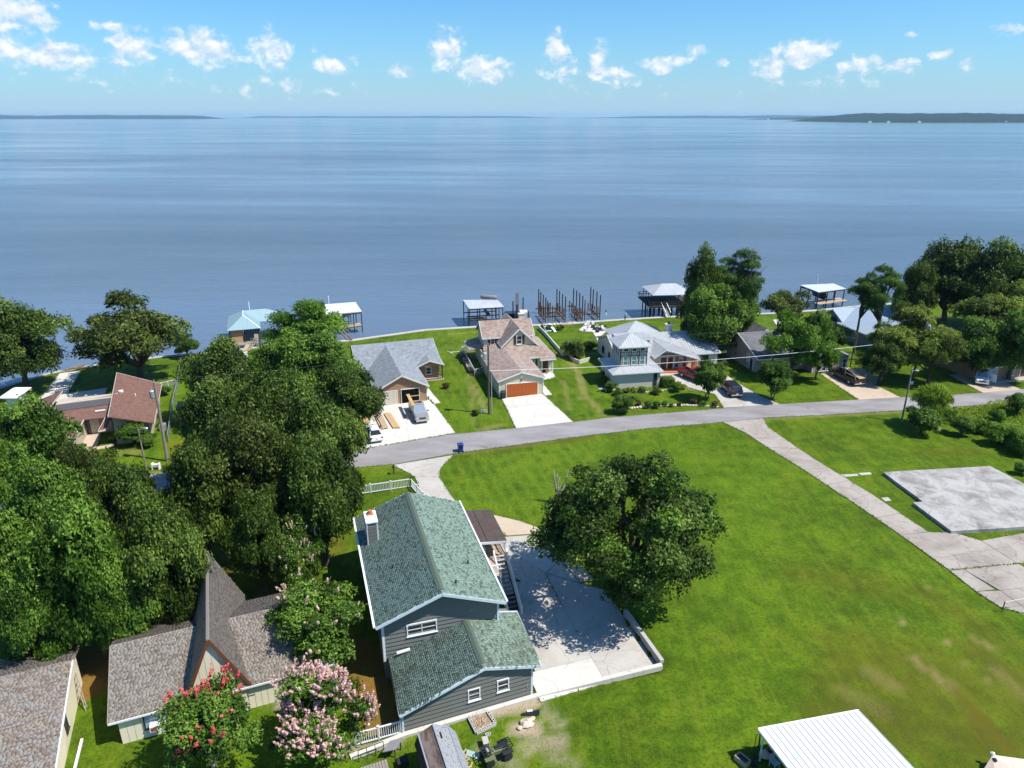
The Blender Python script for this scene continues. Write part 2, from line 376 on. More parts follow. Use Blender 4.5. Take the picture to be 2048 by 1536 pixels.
mow = t.math('SINE', t.math('MULTIPLY', t.math('ADD', sep.outputs[0], t.math('MULTIPLY', n2, .5)), 4.2))
g = t.mix(t.math('MULTIPLY', at('stripe'), t.n('MapRange', {0: mow, 1: -.4, 2: .9, 3: 0., 4: .6}).outputs[0]), g, (.13, .235, .012))
g = t.mix(t.math('MULTIPLY', at('lush'), .6), g, (.090, .205, .006))
g = t.mix(t.n('MapRange', {0: n3, 1: .42, 2: .66, 3: 0., 4: .75}).outputs[0], g, (.018, .042, .002))
g = t.mix(t.n('MapRange', {0: n4, 1: .45, 2: .72, 3: 0., 4: .55}).outputs[0], g, (.155, .235, .018))
dry = t.math('ADD', at('dry'), t.math('MULTIPLY', t.math('SUBTRACT', n3, .5), at('dryedge')), clamp=True)
wy = t.noise(t.mapping(o, (1.5, .14, 1), rot=(0, 0, R(-17))), 1.0, 4, .7)
g = t.mix(t.n('MapRange', {0: wy, 1: .52, 2: .70, 3: 0., 4: .38}).outputs[0], g, (.17, .19, .016))
g = t.mix(t.n('MapRange', {0: wy, 1: .46, 2: .30, 3: 0., 4: .35}).outputs[0], g, (.028, .06, .003))
g = t.mix(dry, g, t.mix(n4, (.15, .125, .022), (.40, .32, .15)))
g = t.mix(at('brown'), g, t.mix(n3, (.060, .052, .004), (.16, .11, .018)))
soil = t.math('ADD', at('soil'), t.math('MULTIPLY', t.math('SUBTRACT', n3, .5), at('soiledge')), clamp=True)
g = t.mix(soil, g, t.mix(n4, (.30, .215, .145), (.50, .41, .31)))
g = t.mix(at('mulch'), g, t.mix(t.noise(o, 6, 4, .8), (.10, .045, .012), (.34, .17, .045)))
t.out(t.bsdf(g, .8, 0, t.bump(t.math('ADD', n3, n4), .75, .12), .08))

# water
m, t = newmat('lake_water'); water_m = m; o = t.obj()
streak = t.noise(t.mapping(o, (.0010, .0060, 1), rot=(0, 0, R(6))), 1.0, 6, .62, .9)
streak2 = t.noise(t.mapping(o, (.006, .028, 1), rot=(0, 0, R(-5))), 1.0, 4, .6, .6)
w1 = t.noise(t.mapping(o, (.11, .27, 1), rot=(0, 0, R(10))), 1.0, 6, .72, .5)
w2 = t.noise(t.mapping(o, (.34, .62, 1), rot=(0, 0, R(-14))), 1.0, 5, .7, .3)
hgt = t.math('ADD', t.math('MULTIPLY', w1, 1.0), t.math('MULTIPLY', w2, .7))
calm = t.n('MapRange', {0: t.math('ADD', t.math('MULTIPLY', streak, .65), t.math('MULTIPLY', streak2, .35)), 1: .40, 2: .60, 3: 1.0, 4: .22}).outputs[0]
bmp = t.n('Bump', {'Strength': calm, 'Distance': .75, 'Height': hgt})
body = t.mix(t.n('MapRange', {0: streak, 1: .35, 2: .65}).outputs[0], (.066, .094, .142), (.105, .140, .195))
t.out(t.bsdf(body, t.math('MULTIPLY_ADD', calm, .12, .04), 0, bmp.outputs[0], .5, IOR=1.333))

def tabs_mat(name, cols, stain=None, rough=.9):        # for shingles that are separate islands
    m, t = newmat(name); o = t.obj(); r = t.n('NewGeometry').outputs['Random Per Island']
    c = t.ramp(r, [(i / (len(cols) - 1), q) for i, q in enumerate(cols)])
    c = t.mix(t.math('MULTIPLY', t.noise(o, 30, 2), .35), c, tuple(x * .45 for x in cols[0]))
    if stain: c = t.mix(t.n('MapRange', {0: t.noise(o, .5, 5, .6), 1: .5, 2: .72, 3: 0., 4: .6}).outputs[0], c, stain)
    t.out(t.bsdf(c, rough, 0, t.bump(t.noise(o, 60, 2), .3, .01), .25)); return m
sh_green = tabs_mat('green_shingle', [(.085, .115, .090), (.15, .215, .175), (.20, .29, .24), (.25, .345, .285), (.17, .24, .195)])
sh_green_old = tabs_mat('stained_green_shingle', [(.080, .100, .075), (.15, .215, .17), (.20, .285, .23), (.24, .33, .27), (.12, .15, .115)], (.075, .055, .036))
sh_brown = tabs_mat('brown_shingle', [(.15, .118, .095), (.225, .19, .16), (.31, .27, .23), (.275, .255, .235), (.19, .158, .13)])
sh_tan = tabs_mat('mottled_tan_shingle', [(.15, .11, .085), (.225, .18, .15), (.30, .25, .20), (.26, .26, .255), (.18, .14, .11)])
sh_ridge = simple('ridge_shingle', (.085, .115, .09), .9, var=.25)
def shingle_uv(name, c1, c2, tab=.5, course=.24, rough=.9, stain=None):   # far roofs: courses too small to pick apart
    m, t = newmat(name); u = t.uv(); o = t.obj()
    b = t.n('TexBrick', {'Vector': u, 'Color1': (*c1, 1), 'Color2': (*c2, 1), 'Mortar': (*[x * .45 for x in c1], 1), 'Scale': 1.0, 'Mortar Size': .02, 'Bias': 0.0, 'Brick Width': tab, 'Row Height': course})
    c = t.mix(t.n('MapRange', {0: t.noise(o, 1.6, 4, .75), 1: .4, 2: .65, 3: 0., 4: .6}).outputs[0], b.outputs[0], tuple((a * .5 + b_ * .8) for a, b_ in zip(c1, c2)))
    if stain: c = t.mix(t.n('MapRange', {0: t.noise(o, .35, 4, .6), 1: .48, 2: .7, 3: 0., 4: .6}).outputs[0], c, stain)
    c = t.mix(t.n('MapRange', {0: t.noise(o, 5, 3, .7), 1: .5, 2: .7, 3: 0., 4: .5}).outputs[0], c, tuple(x * .5 for x in c1))
    t.out(t.bsdf(c, rough, 0, t.bump(b.outputs[1], -.4, .02), .25)); return m
sh_grey = shingle_uv('grey_shingle', (.17, .185, .205), (.27, .295, .32))
sh_rose = shingle_uv('rose_tan_shingle', (.22, .165, .14), (.40, .31, .26), stain=(.20, .13, .10))
sh_redbr = shingle_uv('red_brown_shingle', (.145, .075, .058), (.205, .11, .085), stain=(.16, .10, .08))
sh_slate = shingle_uv('slate_grey_shingle', (.105, .105, .115), (.16, .16, .172), stain=(.20, .195, .19))
sh_felt = shingle_uv('brown_roll_roofing', (.072, .052, .047), (.088, .064, .058), 4., 1.4)
def metal_roof(name, col, rough=.38, streakc=None, metal=.0):
    m, t = newmat(name); o = t.obj(); u = t.uv()
    c = t.mix(t.noise(t.mapping(u, (1.6, .25, 1)), 1.0, 4, .6), tuple(x * .82 for x in col), tuple(min(1, x * 1.12) for x in col))
    if streakc: c = t.mix(t.n('MapRange', {0: t.noise(t.mapping(u, (1.1, .16, 1)), 1.0, 4, .65), 1: .52, 2: .72, 3: 0., 4: .7}).outputs[0], c, streakc)
    t.out(t.bsdf(c, rough, metal, t.bump(t.noise(o, 3, 2), .08, .02), .5)); return m
mr_white = metal_roof('white_steel_roof', (.66, .69, .72)); mr_grey = metal_roof('grey_steel_roof', (.40, .41, .42), .4, (.24, .20, .19)); mr_pale = metal_roof('pale_steel_roof', (.55, .57, .59), .32, (.42, .42, .43))
mr_teal = metal_roof('teal_steel_roof', (.27, .39, .42)); mr_blue = metal_roof('light_blue_roof', (.34, .42, .50)); mr_dull = metal_roof('dull_steel_roof', (.42, .44, .46), .5, (.55, .56, .58))
def siding(name, col, course=.17, var=.06):            # far lap siding
    m, t = newmat(name); u = t.uv(); o = t.obj(); s = t.n('SeparateXYZ', {0: u})
    f = t.math('FRACT', t.math('DIVIDE', s.outputs[1], course))
    c = t.mix(t.math('LESS_THAN', f, .1), t.mix(t.noise(o, .8, 4), tuple(x * (1 - var) for x in col), tuple(x * (1 + var) for x in col)), tuple(x * .72 for x in col))
    t.out(t.bsdf(c, .65, 0, t.bump(f, .35, .02), .3)); return m
cream_siding = siding('cream_siding', (.60, .55, .36)); beige_siding = siding('beige_siding', (.40, .355, .30), .2); grey_panel = siding('grey_panel_siding', (.185, .185, .20), .25)
dark_siding = simple('dark_grey_siding', (.150, .152, .135), .7, var=.10, scale=.8, bump=.1)
cream_board = simple('cream_board', (.74, .67, .50), .7, var=.07, scale=.7, dirt=((.30, .27, .20), .5))
stucco = simple('pale_beige_stucco', (.56, .52, .43), .8, var=.06, scale=.5, dirt=((.42, .40, .35), .4))
tan_stucco = simple('tan_stucco', (.44, .37, .29), .8, var=.07, scale=.5)
pink_grey = siding('pink_grey_siding', (.36, .305, .275), .24)
m, t = newmat('brown_brick'); brick_m = m; u = t.uv()
b = t.n('TexBrick', {'Vector': u, 'Color1': (.25, .115, .055, 1), 'Color2': (.42, .225, .12, 1), 'Mortar': (.40, .34, .27, 1), 'Scale': 1.0, 'Mortar Size': .012, 'Brick Width': .26, 'Row Height': .09})
c = t.mix(t.math('MULTIPLY', t.noise(t.obj(), 2.2, 4, .7), .5), b.outputs[0], (.30, .15, .075))
t.out(t.bsdf(c, .85, 0, t.bump(b.outputs[1], -.3, .01), .3))
m, t = newmat('orange_wood_door'); orange_door = m; u = t.uv()
c = t.mix(t.noise(t.mapping(u, (1, 9, 1)), 1.4, 4), (.36, .075, .010), (.50, .115, .014)); t.out(t.bsdf(c, .4, 0, None, .4))
m, t = newmat('rusty_shed_roof'); rusty = m; o = t.obj()
c = t.mix(t.n('MapRange', {0: t.noise(t.mapping(o, (2.2, .5, 1)), 1.1, 5, .7), 1: .40, 2: .6}).outputs[0], (.075, .048, .036), (.22, .17, .145)); t.out(t.bsdf(c, .75, 0, t.bump(t.noise(o, 12, 3), .3, .02), .3))
m, t = newmat('spotted_grey_shingle'); spotted = m; o = t.obj()
c = t.mix(t.n('MapRange', {0: t.noise(o, 6, 3, .6), 1: .55, 2: .66}).outputs[0], (.27, .275, .285), (.13, .13, .135)); t.out(t.bsdf(c, .8, 0, None, .3))
m, t = newmat('chain_link'); chain = m; u = t.uv()
wv = t.math('LESS_THAN', t.math('FRACT', t.math('MULTIPLY', t.math('ADD', t.n('SeparateXYZ', {0: u}).outputs[0], t.n('SeparateXYZ', {0: u}).outputs[1]), 9.0)), .17)
wv2 = t.math('LESS_THAN', t.math('FRACT', t.math('MULTIPLY', t.math('SUBTRACT', t.n('SeparateXYZ', {0: u}).outputs[0], t.n('SeparateXYZ', {0: u}).outputs[1]), 9.0)), .17)
t.out(t.n('MixShader', {0: t.math('MAXIMUM', wv, wv2), 1: t.n('BsdfTransparent').outputs[0], 2: t.bsdf((.45, .47, .48), .45, .5).outputs[0]}))

def leaf(name, c_dark, c_mid, c_light, gloss=.5, spec=.15, trans=.16):
    m, t = newmat(name); r = t.n('NewGeometry').outputs['Random Per Island']; tint = t.n('Attribute', attribute_name='tint').outputs['Fac']
    f = t.math('ADD', t.math('MULTIPLY', r, .5), t.math('MULTIPLY', tint, .5))
    c = t.ramp(f, [(.12, c_dark), (.5, c_mid), (.9, c_light)])
    b = t.bsdf(c, gloss, 0, None, spec); tr = t.n('BsdfTranslucent', {0: t.mix(1., c, (1.3, 1.5, .5), 'MULTIPLY')})
    t.out(t.n('MixShader', {0: trans, 1: b.outputs[0], 2: tr.outputs[0]})); return m
lf_oak = leaf('dark_oak_leaf', (.009, .019, .002), (.042, .078, .008), (.17, .24, .042))
lf_mid = leaf('green_leaf', (.011, .027, .002), (.050, .108, .009), (.17, .28, .04))
lf_olive = leaf('olive_leaf', (.013, .021, .003), (.056, .082, .011), (.18, .225, .050))
lf_bright = leaf('bright_green_leaf', (.035, .085, .006), (.100, .195, .016), (.20, .32, .045), trans=.35)
lf_yellow = leaf('yellow_green_leaf', (.07, .11, .012), (.18, .26, .025), (.34, .42, .07), trans=.35)
lf_pine = leaf('pine_needles', (.014, .036, .006), (.040, .090, .014), (.095, .170, .028), .5)
lf_pine_lt = leaf('light_pine_needles', (.020, .045, .008), (.055, .110, .016), (.12, .21, .03), .5, trans=.3)
lf_red = leaf('reddish_leaf', (.05, .028, .010), (.095, .055, .018), (.16, .11, .035))
lf_ygreen = leaf('yellowish_leaf', (.035, .055, .008), (.115, .165, .018), (.25, .30, .05), trans=.3)
bl_pink = leaf('pale_pink_blossom', (.42, .20, .22), (.62, .34, .36), (.82, .58, .58), .7, .2, .2)
bl_coral = leaf('coral_pink_blossom', (.40, .055, .06), (.60, .10, .10), (.75, .22, .18), .7, .2, .2)
bl_cream = leaf('faded_cream_blossom', (.36, .25, .16), (.55, .42, .28), (.70, .58, .44), .7, .2, .2)
# ------------------------------------------------------------------ land and water
WATER_Z = -1.2
shore_px = [(-60, 790), (0, 777), (95, 748), (140, 739), (210, 727), (330, 713), (400, 707), (455, 702), (560, 690), (700, 681), (850, 660), (960, 653), (1075, 650), (1130, 648), (1200, 642), (1330, 634), (1400, 631), (1480, 629), (1560, 626), (1640, 620), (1720, 612), (1800, 606), (1920, 596), (2048, 586), (2200, 576)]
SH = sorted([(V(*p).x, V(*p).y) for p in shore_px])
shx = np.array([-3000, SH[0][0] - 60] + [p[0] for p in SH] + [3000]); shy = np.array([SH[0][1] - 75, SH[0][1] - 45] + [p[1] for p in SH] + [SH[-1][1] + 60])
ysh = lambda x: np.interp(x, shx, shy)
xs = np.concatenate([[-3000, -900, -350, -200], np.arange(-135, 150, .6), [210, 350, 900, 3000]]); ys = np.concatenate([[-2500, -600, -150, -30], np.arange(16, 200, .6)])
X, Y = np.meshgrid(xs, ys); x, y = X.ravel(), Y.ravel(); nx, ny = len(xs), len(ys)
z = gh(x, y) + (fbm(x, y, .12, 3) - .5) * .10
z = np.where(y > ysh(x) + .25, -4.0, z)
idx = np.arange(nx * ny).reshape(ny, nx)
faces = np.stack([idx[:-1, :-1], idx[:-1, 1:], idx[1:, 1:], idx[1:, :-1]], -1).reshape(-1, 4)
att = {k: np.zeros(nx * ny) for k in ('dry', 'dryedge', 'soil', 'soiledge', 'mulch', 'stripe', 'lush', 'brown')}
nzz = fbm(x, y, .9, 21, 3)
def seg_d(px0, px1):
    a, b = VG(*px0), VG(*px1); dx, dy = b.x - a.x, b.y - a.y; L2 = dx * dx + dy * dy + 1e-9
    t = np.clip(((x - a.x) * dx + (y - a.y) * dy) / L2, 0, 1); return np.hypot(x - a.x - t * dx, y - a.y - t * dy)
def paint(k, p0, p1, r, st=1.0, soft=.6, wob=.8):
    d = seg_d(p0, p1) + (nzz - .5) * wob * r
    att[k] = np.maximum(att[k], st * (1 - sstep(r * (1 - soft), r * (1 + soft * .5), d)))
def inside(pts):
    P = [VG(*p) for p in pts]; c = np.zeros(len(x), bool)
    for i in range(len(P)):
        a, b = P[i], P[i - 1]
        c ^= ((a.y > y) != (b.y > y)) & (x < (b.x - a.x) * (y - a.y) / (b.y - a.y + 1e-12) + a.x)
    return c
att['stripe'][inside([(800, 1000), (880, 925), (1200, 875), (1180, 960), (1080, 1050), (930, 1010)])] = .8
att['stripe'][inside([(870, 800), (930, 680), (1000, 800), (1035, 855), (905, 865)])] = .6
att['stripe'][inside([(1090, 740), (1110, 690), (1180, 720), (1250, 830), (1150, 842)])] = .45
att['stripe'][inside([(200, 880), (330, 850), (330, 960), (230, 980)])] = .5
att['lush'][inside([(1090, 655), (1250, 645), (1290, 690), (1120, 700)])] = .35
att['lush'][inside([(1150, 900), (1450, 850), (1560, 930), (1500, 1250), (1300, 1330), (1500, 1000)])] = .45
att['lush'] *= fbm(x, y, .25, 5)
for p0, p1, r, st in [((1826, 1318), (1905, 1378), .42, .95), ((1740, 1345), (1790, 1372), .75, .5), ((1690, 1385), (1760, 1420), .9, .3), ((1800, 1240), (1805, 1243), .3, .8), ((1895, 1283), (1903, 1288), .22, .9), ((1950, 1278), (1990, 1300), .4, .6),
                      ((1990, 1340), (2048, 1390), .7, .5), ((1978, 1362), (1988, 1372), .2, .8), ((1925, 1320), (1945, 1338), .15, .6), ((1850, 1172), (1860, 1176), .3, .5),
                      ((945, 768), (975, 825), .45, .55), ((940, 700), (955, 740), .5, .35), ((1145, 715), (1170, 790), .5, .6), ((1170, 790), (1205, 830), .45, .5), ((1120, 705), (1150, 740), .4, .5), ((1158, 742), (1163, 800), .35, .45), ((1125, 760), (1140, 820), .35, .35), ((935, 730), (950, 850), .4, .35), ((985, 690), (920, 690), .7, .15),
                      ((1395, 755), (1380, 775), 1.3, .6), ((245, 962), (330, 948), 1.1, .75), ((250, 905), (270, 905), 1., .4), ((900, 668), (980, 662), .8, .3), ((1200, 838), (1330, 826), .4, .4), ((800, 940), (830, 932), .5, .3), ((900, 908), (1100, 884), .5, .35), ((1530, 838), (1800, 824), .5, .4), ((1000, 850), (960, 860), .7, .4)]:
    paint('dry', p0, p1, r, st)
for p0, p1, r, st in [((1905, 1380), (2015, 1490), .75, .85), ((1840, 1400), (1960, 1500), .9, .45), ((1780, 1400), (1850, 1470), 1.2, .4), ((1930, 1290), (2040, 1360), 1.5, .5), ((1700, 1330), (1800, 1330), 1.2, .3), ((1940, 1440), (2040, 1530), 1.2, .6), ((1800, 1480), (1900, 1530), 1.0, .4), ((1760, 1330), (2040, 1400), 5.5, .42), ((1700, 1420), (2040, 1500), 4.0, .40), ((1880, 1200), (2000, 1290), 2.5, .3), ((1600, 1150), (1850, 1190), 2.0, .22), ((900, 905), (1180, 876), .7, .55), ((1840, 905), (1960, 900), 1.2, .3)]:
    paint('brown', p0, p1, r, st, .8, 1.2)
for p0, p1, r, st in [((960, 1430), (1070, 1405), .75, .95), ((1035, 1455), (1070, 1460), .65, .95), ((1060, 1490), (1120, 1480), .8, .5), ((960, 1500), (1030, 1530), .6, .35), ((1105, 1510), (1150, 1530), .6, .35), ((1090, 1420), (1120, 1450), .5, .5), ((700, 1500), (800, 1480), .5, .5), ((1110, 1008), (1124, 1006), .3, .9), ((1855, 852), (1870, 856), .6, .6), ((560, 1400), (600, 1420), .6, .7)]:
    paint('soil', p0, p1, r, st)
att['dryedge'] = np.where(att['dry'] > .03, 1.6, 0); att['soiledge'] = np.where(att['soil'] > .03, 1.5, 0)
for poly, st in [([(690, 1260), (775, 1300), (800, 1462), (720, 1470), (690, 1360)], .95), ([(150, 1300), (225, 1290), (215, 1380), (150, 1410)], .95), ([(-300, 960), (420, 960), (500, 1120), (420, 1260), (150, 1290), (-300, 1300)], .3), ([(330, 880), (700, 880), (690, 1100), (540, 1200), (400, 1100)], .3)]:
    ins = inside(poly); att['mulch'][ins] = np.maximum(att['mulch'][ins], st * (0.55 + .6 * fbm(x, y, .5, 9)[ins]).clip(0, 1))
for k in att: att[k] = att[k].clip(0, 1.6)
me = np_mesh('ground', np.stack([x, y, z], 1), faces, [grass], {k: ('POINT', v) for k, v in att.items()})
me.polygons.foreach_set('use_smooth', np.ones(len(faces), bool))
tag(link(bpy.data.objects.new('ground', me)), 'green mown lawns and yards between the houses and the lake', 'ground', kind='structure')
mb = MB(); mb.poly([(-60000, -200, WATER_Z), (60000, -200, WATER_Z), (60000, 60000, WATER_Z), (-60000, 60000, WATER_Z)])
mb.build('lake_water', water_m, local=True, label='wide blue rippled lake reaching to the horizon', cat='lake', kind='structure')

def strip_pts(pxs, zz=0.0): return [V(px, py, zz) for px, py in pxs]
# seawall: cap and face in lengths between joints
sw = thing('seawall', 'long pale concrete seawall along the lake edge of the lawns', 'seawall', kind='structure')
pts = [Vector((a, b, 0)) for a, b in SH]
for a, b in zip(pts[:-1], pts[1:]):
    n = max(1, int((b - a).length / 6)); d = (b - a).normalized(); nr = Vector((-d.y, d.x, 0)); wd = .75 if a.x > -45 else .45
    for i in range(n):
        p, q = a.lerp(b, i / n), a.lerp(b, (i + 1) / n - .02 / max(1, (b - a).length))
        m_ = MB(); m_.prism([p - nr * wd, q - nr * wd, q + nr * .32, p + nr * .32], (0, 0, .10)); m_.prism([p + nr * .05, q + nr * .05, q + nr * .26, p + nr * .26], (0, 0, -2.6))
        m_.build('panel', conc_pale, sw)

# far wooded shores
canopy, t = newmat('far_tree_canopy'); o = t.obj()
t.out(t.bsdf(t.mix(t.noise(o, .012, 4, .7), (.004, .010, .006), (.020, .034, .014)), .9, 0, None, .1))
def far_shore(name, label, x0, x1, d0, d1, h, depth, step, seed, taper=(0, 0)):
    nx_ = int((x1 - x0) / step); xx = np.linspace(x0, x1, nx_); ny_ = 14; tt = np.linspace(0, 1, ny_) ** 1.6
    XX, TT = np.meshgrid(xx, tt); f = (XX - x0) / (x1 - x0); D = d0 + (d1 - d0) * f + 160 * (fbm(XX, XX * 0, .0016, seed) - .5)
    YY = D + TT * depth; rise = np.minimum(1, TT * 1.5 + .13)
    env = sstep(0, taper[0] + 1e-6, f) * (1 - sstep(1 - taper[1] - 1e-6, 1, f)) if taper[0] or taper[1] else 1
    ZZ = (h * rise * (.62 + .75 * (fbm(XX, YY, .0011, seed + 1) - .2)) + 20 * fbm(XX, YY, .03, seed + 2, 2) * (TT < .98)) * env - 1.4
    ZZ[0] = -2
    ii = np.arange(nx_ * ny_).reshape(ny_, nx_); fc = np.stack([ii[:-1, :-1], ii[:-1, 1:], ii[1:, 1:], ii[1:, :-1]], -1).reshape(-1, 4)
    me = np_mesh(name, np.stack([XX.ravel(), YY.ravel(), ZZ.ravel()], 1), fc, [canopy])
    tag(link(bpy.data.objects.new(name, me)), label, 'wooded shore', kind='structure')
    return lambda u: (x0 + (x1 - x0) * u, d0 + (d1 - d0) * u)
s1 = far_shore('wooded_shore', 'dark wooded hill on the nearest far shore at right', 2480, 7000, 5450, 5600, 66, 1500, 11, 40, (.14, 0))
s2 = far_shore('wooded_shore', 'blue wooded point just left of the dark hill', 3350, 7400, 10300, 9600, 66, 1500, 20, 50, (.5, 0))
far_shore('wooded_shore', 'faint low blue shore along the middle of the horizon', 1500, 10500, 21000, 17000, 62, 2500, 45, 60, (.4, 0))
far_shore('wooded_shore', 'long flat dark blue shore at the left horizon', -17000, -5450, 13200, 13600, 58, 1200, 25, 70, (0, .06))
far_shore('wooded_shore', 'faint grey blue shore behind the left point', -9000, 1800, 24500, 23500, 48, 1800, 60, 80, (.05, .2))
for u, sh, lb in ((.02, s1, 'white speck of a house at the left foot of the dark hill'), (.05, s1, 'second small white house from the left under the dark hill'), (.10, s1, 'third small white house along the dark hill shore'), (.155, s1, 'fourth small white house along the dark hill shore'), (.24, s1, 'small white house under the dark hill nearest the right edge'), (.03, s2, 'tiny white house at the left tip of the blue wooded point'), (.22, s2, 'tiny white house in the middle of the blue wooded point'), (.32, s2, 'left of two tiny white houses beside the dark hill on the blue point'), (.345, s2, 'right of two tiny white houses beside the dark hill on the blue point')):
    px_, d_ = sh(u); k = 1.5 if sh is s2 else 1
    m_ = MB(); b = Vector((px_, d_ - 25, -1)); W, D_, H_ = 18 * k, 12, 7 * k
    m_.prism([b + Vector((-W / 2, 0, 0)), b + Vector((W / 2, 0, 0)), b + Vector((W / 2, 0, H_)), b + Vector((0, 0, H_ + 5 * k)), b + Vector((-W / 2, 0, H_))], (0, D_, 0))
    m_.build('lake_house', white, label=lb, cat='house', group='white houses on the far shore')

# ------------------------------------------------------------------ road and paving
def edge_pts(pxs): return [VG(px, py) for px, py in pxs]
far_e = [(720, 903), (736, 897), (897, 870), (1032, 857), (1146, 845), (1220, 836), (1392, 822), (1450, 817), (1560, 809), (1717, 800), (1812, 795), (1879, 792), (1965, 786), (2048, 779)]
near_e = [(720, 935), (782, 930), (887, 911), (955, 901), (1172, 872), (1300, 857), (1445, 845), (1527, 836), (1640, 831), (1799, 822), (1887, 816), (2006, 808), (2048, 805)]
A, B = edge_pts(far_e), edge_pts(near_e)
d = Vector((1, .268, 0)); A = [A[0] - d * 130] + [A[0] - d * k for k in (60, 30)] + A + [A[-1] + Vector((1, .14, 0)) * 120]; B = [B[0] - d * 130] + [B[0] - d * k for k in (60, 30)] + B + [B[-1] + Vector((1, .14, 0)) * 120]
mb = MB(); mb.slab([p + Vector((0, 0, .07)) for p in B] + [p + Vector((0, 0, .07)) for p in A[::-1]], .15)
EDGES = [(A[i], A[i + 1]) for i in range(len(A) - 1)] + [(B[i], B[i + 1]) for i in range(len(B) - 1)]
mb.build('road', asphalt, label='narrow grey patched asphalt street running between the lots', cat='road', kind='structure')

def paving(name, label, cat, polys, mat, lift=.06, th=.14, gap=.012):
    r = thing(name, label, cat, kind='structure')
    for i, P in enumerate(polys):
        Q = [p if isinstance(p, Vector) else VG(*p) for p in P]; c = sum(Q, Vector()) / len(Q)
        Q = [Vector((p.x, p.y, float(gh(p.x, p.y)) + lift)) for p in Q]
        Q = [p + (Vector((c.x, c.y, p.z)) - p).normalized() * gap for p in Q]
        EDGES.extend((Q[k], Q[(k + 1) % len(Q)]) for k in range(len(Q)))
        mb = MB(); top = Q; bot = [q - Vector((0, 0, th)) for q in Q]; n = len(Q); mb.v = [tuple(q) for q in top + bot]
        mb.f = [tuple(range(n)), tuple(range(n, 2 * n))[::-1]] + [(i_, n + i_, n + (i_ + 1) % n, (i_ + 1) % n) for i_ in range(n)]
        ar = sum(Q[k].x * Q[(k + 1) % n].y - Q[(k + 1) % n].x * Q[k].y for k in range(n))
        if ar < 0: mb.f = [f[::-1] for f in mb.f]
        mb.m = [0] * len(mb.f)
        mb.build('slab', mat[i % len(mat)] if isinstance(mat, list) else mat, r)
    return r
def grid(a, b, c, d, nu, nv):                          # four picture points split into slabs
    a, b, c, d = [VG(*p) for p in (a, b, c, d)]; f = lambda u, v: a.lerp(b, u).lerp(d.lerp(c, u), v)
    return [[f(i / nu, j / nv), f((i + 1) / nu, j / nv), f((i + 1) / nu, (j + 1) / nv), f(i / nu, (j + 1) / nv)] for j in range(nv) for i in range(nu)]
paving('driveway', 'pale two car driveway in front of the brick garage', 'driveway', grid((748, 814), (862, 800), (911, 866), (722, 899), 2, 2), conc_new)
paving('walkway', 'narrow pale walk beside the brick garage', 'walkway', [[(855, 774), (881, 806), (866, 809), (852, 792)]], conc_new)
paving('driveway', 'clean pale driveway below the orange garage door', 'driveway', grid((1003, 797), (1085, 788), (1146, 844), (1032, 857), 1, 2), conc_new)
paving('walkway', 'pale walk along the cream garage to the dark red front door', 'walkway', [[(1086, 768), (1105, 790), (1089, 792), (1084, 784)], [(1085, 747), (1104, 742), (1111, 753), (1100, 758), (1086, 760)]], conc_new)
paving('driveway', 'curving grey driveway under the dark suv', 'driveway', [[(1319, 748), (1380, 741), (1398, 757), (1396, 781), (1375, 775), (1352, 768), (1322, 768)], [(1380, 741), (1450, 749), (1490, 775), (1430, 789), (1396, 781), (1398, 757)], [(1490, 775), (1520, 792), (1560, 809), (1447, 816), (1430, 789)]], conc_pale)
paving('driveway', 'tan driveway under the black flatbed truck', 'driveway', grid((1640, 748), (1692, 742), (1801, 795), (1717, 800), 1, 2), conc_tan)
paving('gravel_pad', 'loose tan gravel pad beside the grey house wing', 'gravel', [[(1695, 738), (1735, 735), (1768, 757), (1745, 775), (1722, 768)]], gravel_m, .05)
paving('driveway', 'shaded tan driveway under the white suv with open door', 'driveway', grid((1897, 750), (1965, 744), (2043, 780), (1965, 786), 1, 2), conc_tan)
paving('driveway', 'long narrow weathered concrete drive crossing the big lawn', 'driveway',
       [[(1445, 845), (1527, 837), (1536, 855), (1598, 898), (1536, 896), (1490, 866)], [(1536, 896), (1598, 898), (1656, 936), (1607, 940)], [(1607, 940), (1656, 936), (1700, 962), (1652, 970)], [(1652, 970), (1700, 962), (1742, 988), (1700, 1002)], [(1700, 1002), (1742, 988), (1800, 1027), (1752, 1037)], [(1752, 1037), (1800, 1027), (1857, 1065), (1801, 1071)],
        [(1801, 1071), (1857, 1065), (1908, 1066), (1962, 1082), (2036, 1128), (1898, 1141)], [(1898, 1141), (1926, 1139), (1990, 1180), (1952, 1184)], [(1926, 1139), (2036, 1128), (2110, 1170), (2000, 1182)], [(1952, 1184), (2000, 1182), (2070, 1232), (2001, 1216)], [(1962, 1082), (2048, 1066), (2140, 1110), (2036, 1128)], [(2000, 1182), (2110, 1170), (2200, 1225), (2075, 1235)]], [conc_old], .06, .14, .035)
fs = thing('foundation_slab', 'raised bare house foundation slab stained black and white', 'slab', kind='structure')
P = [V(1766, 944, .38), V(1980, 932, .38), V(2190, 1045, .38), V(1901, 1064, .16), V(1846, 1003, .38)]
mb = MB(); mb.prism([V(1766, 944, .38), V(1980, 932, .38), V(2190, 1040, .38), V(2060, 1052, .38), V(1846, 1003, .38)], (0, 0, -.5)); mb.build('slab', conc_grey, fs)
mb = MB(); mb.prism([V(1846, 1003, .372), V(2060, 1052, .372), V(2010, 1056, .372), V(1903, 1062, .372), V(1826, 1005, .372)], (0, 0, -.5)); mb.build('slab', conc_grey, fs)
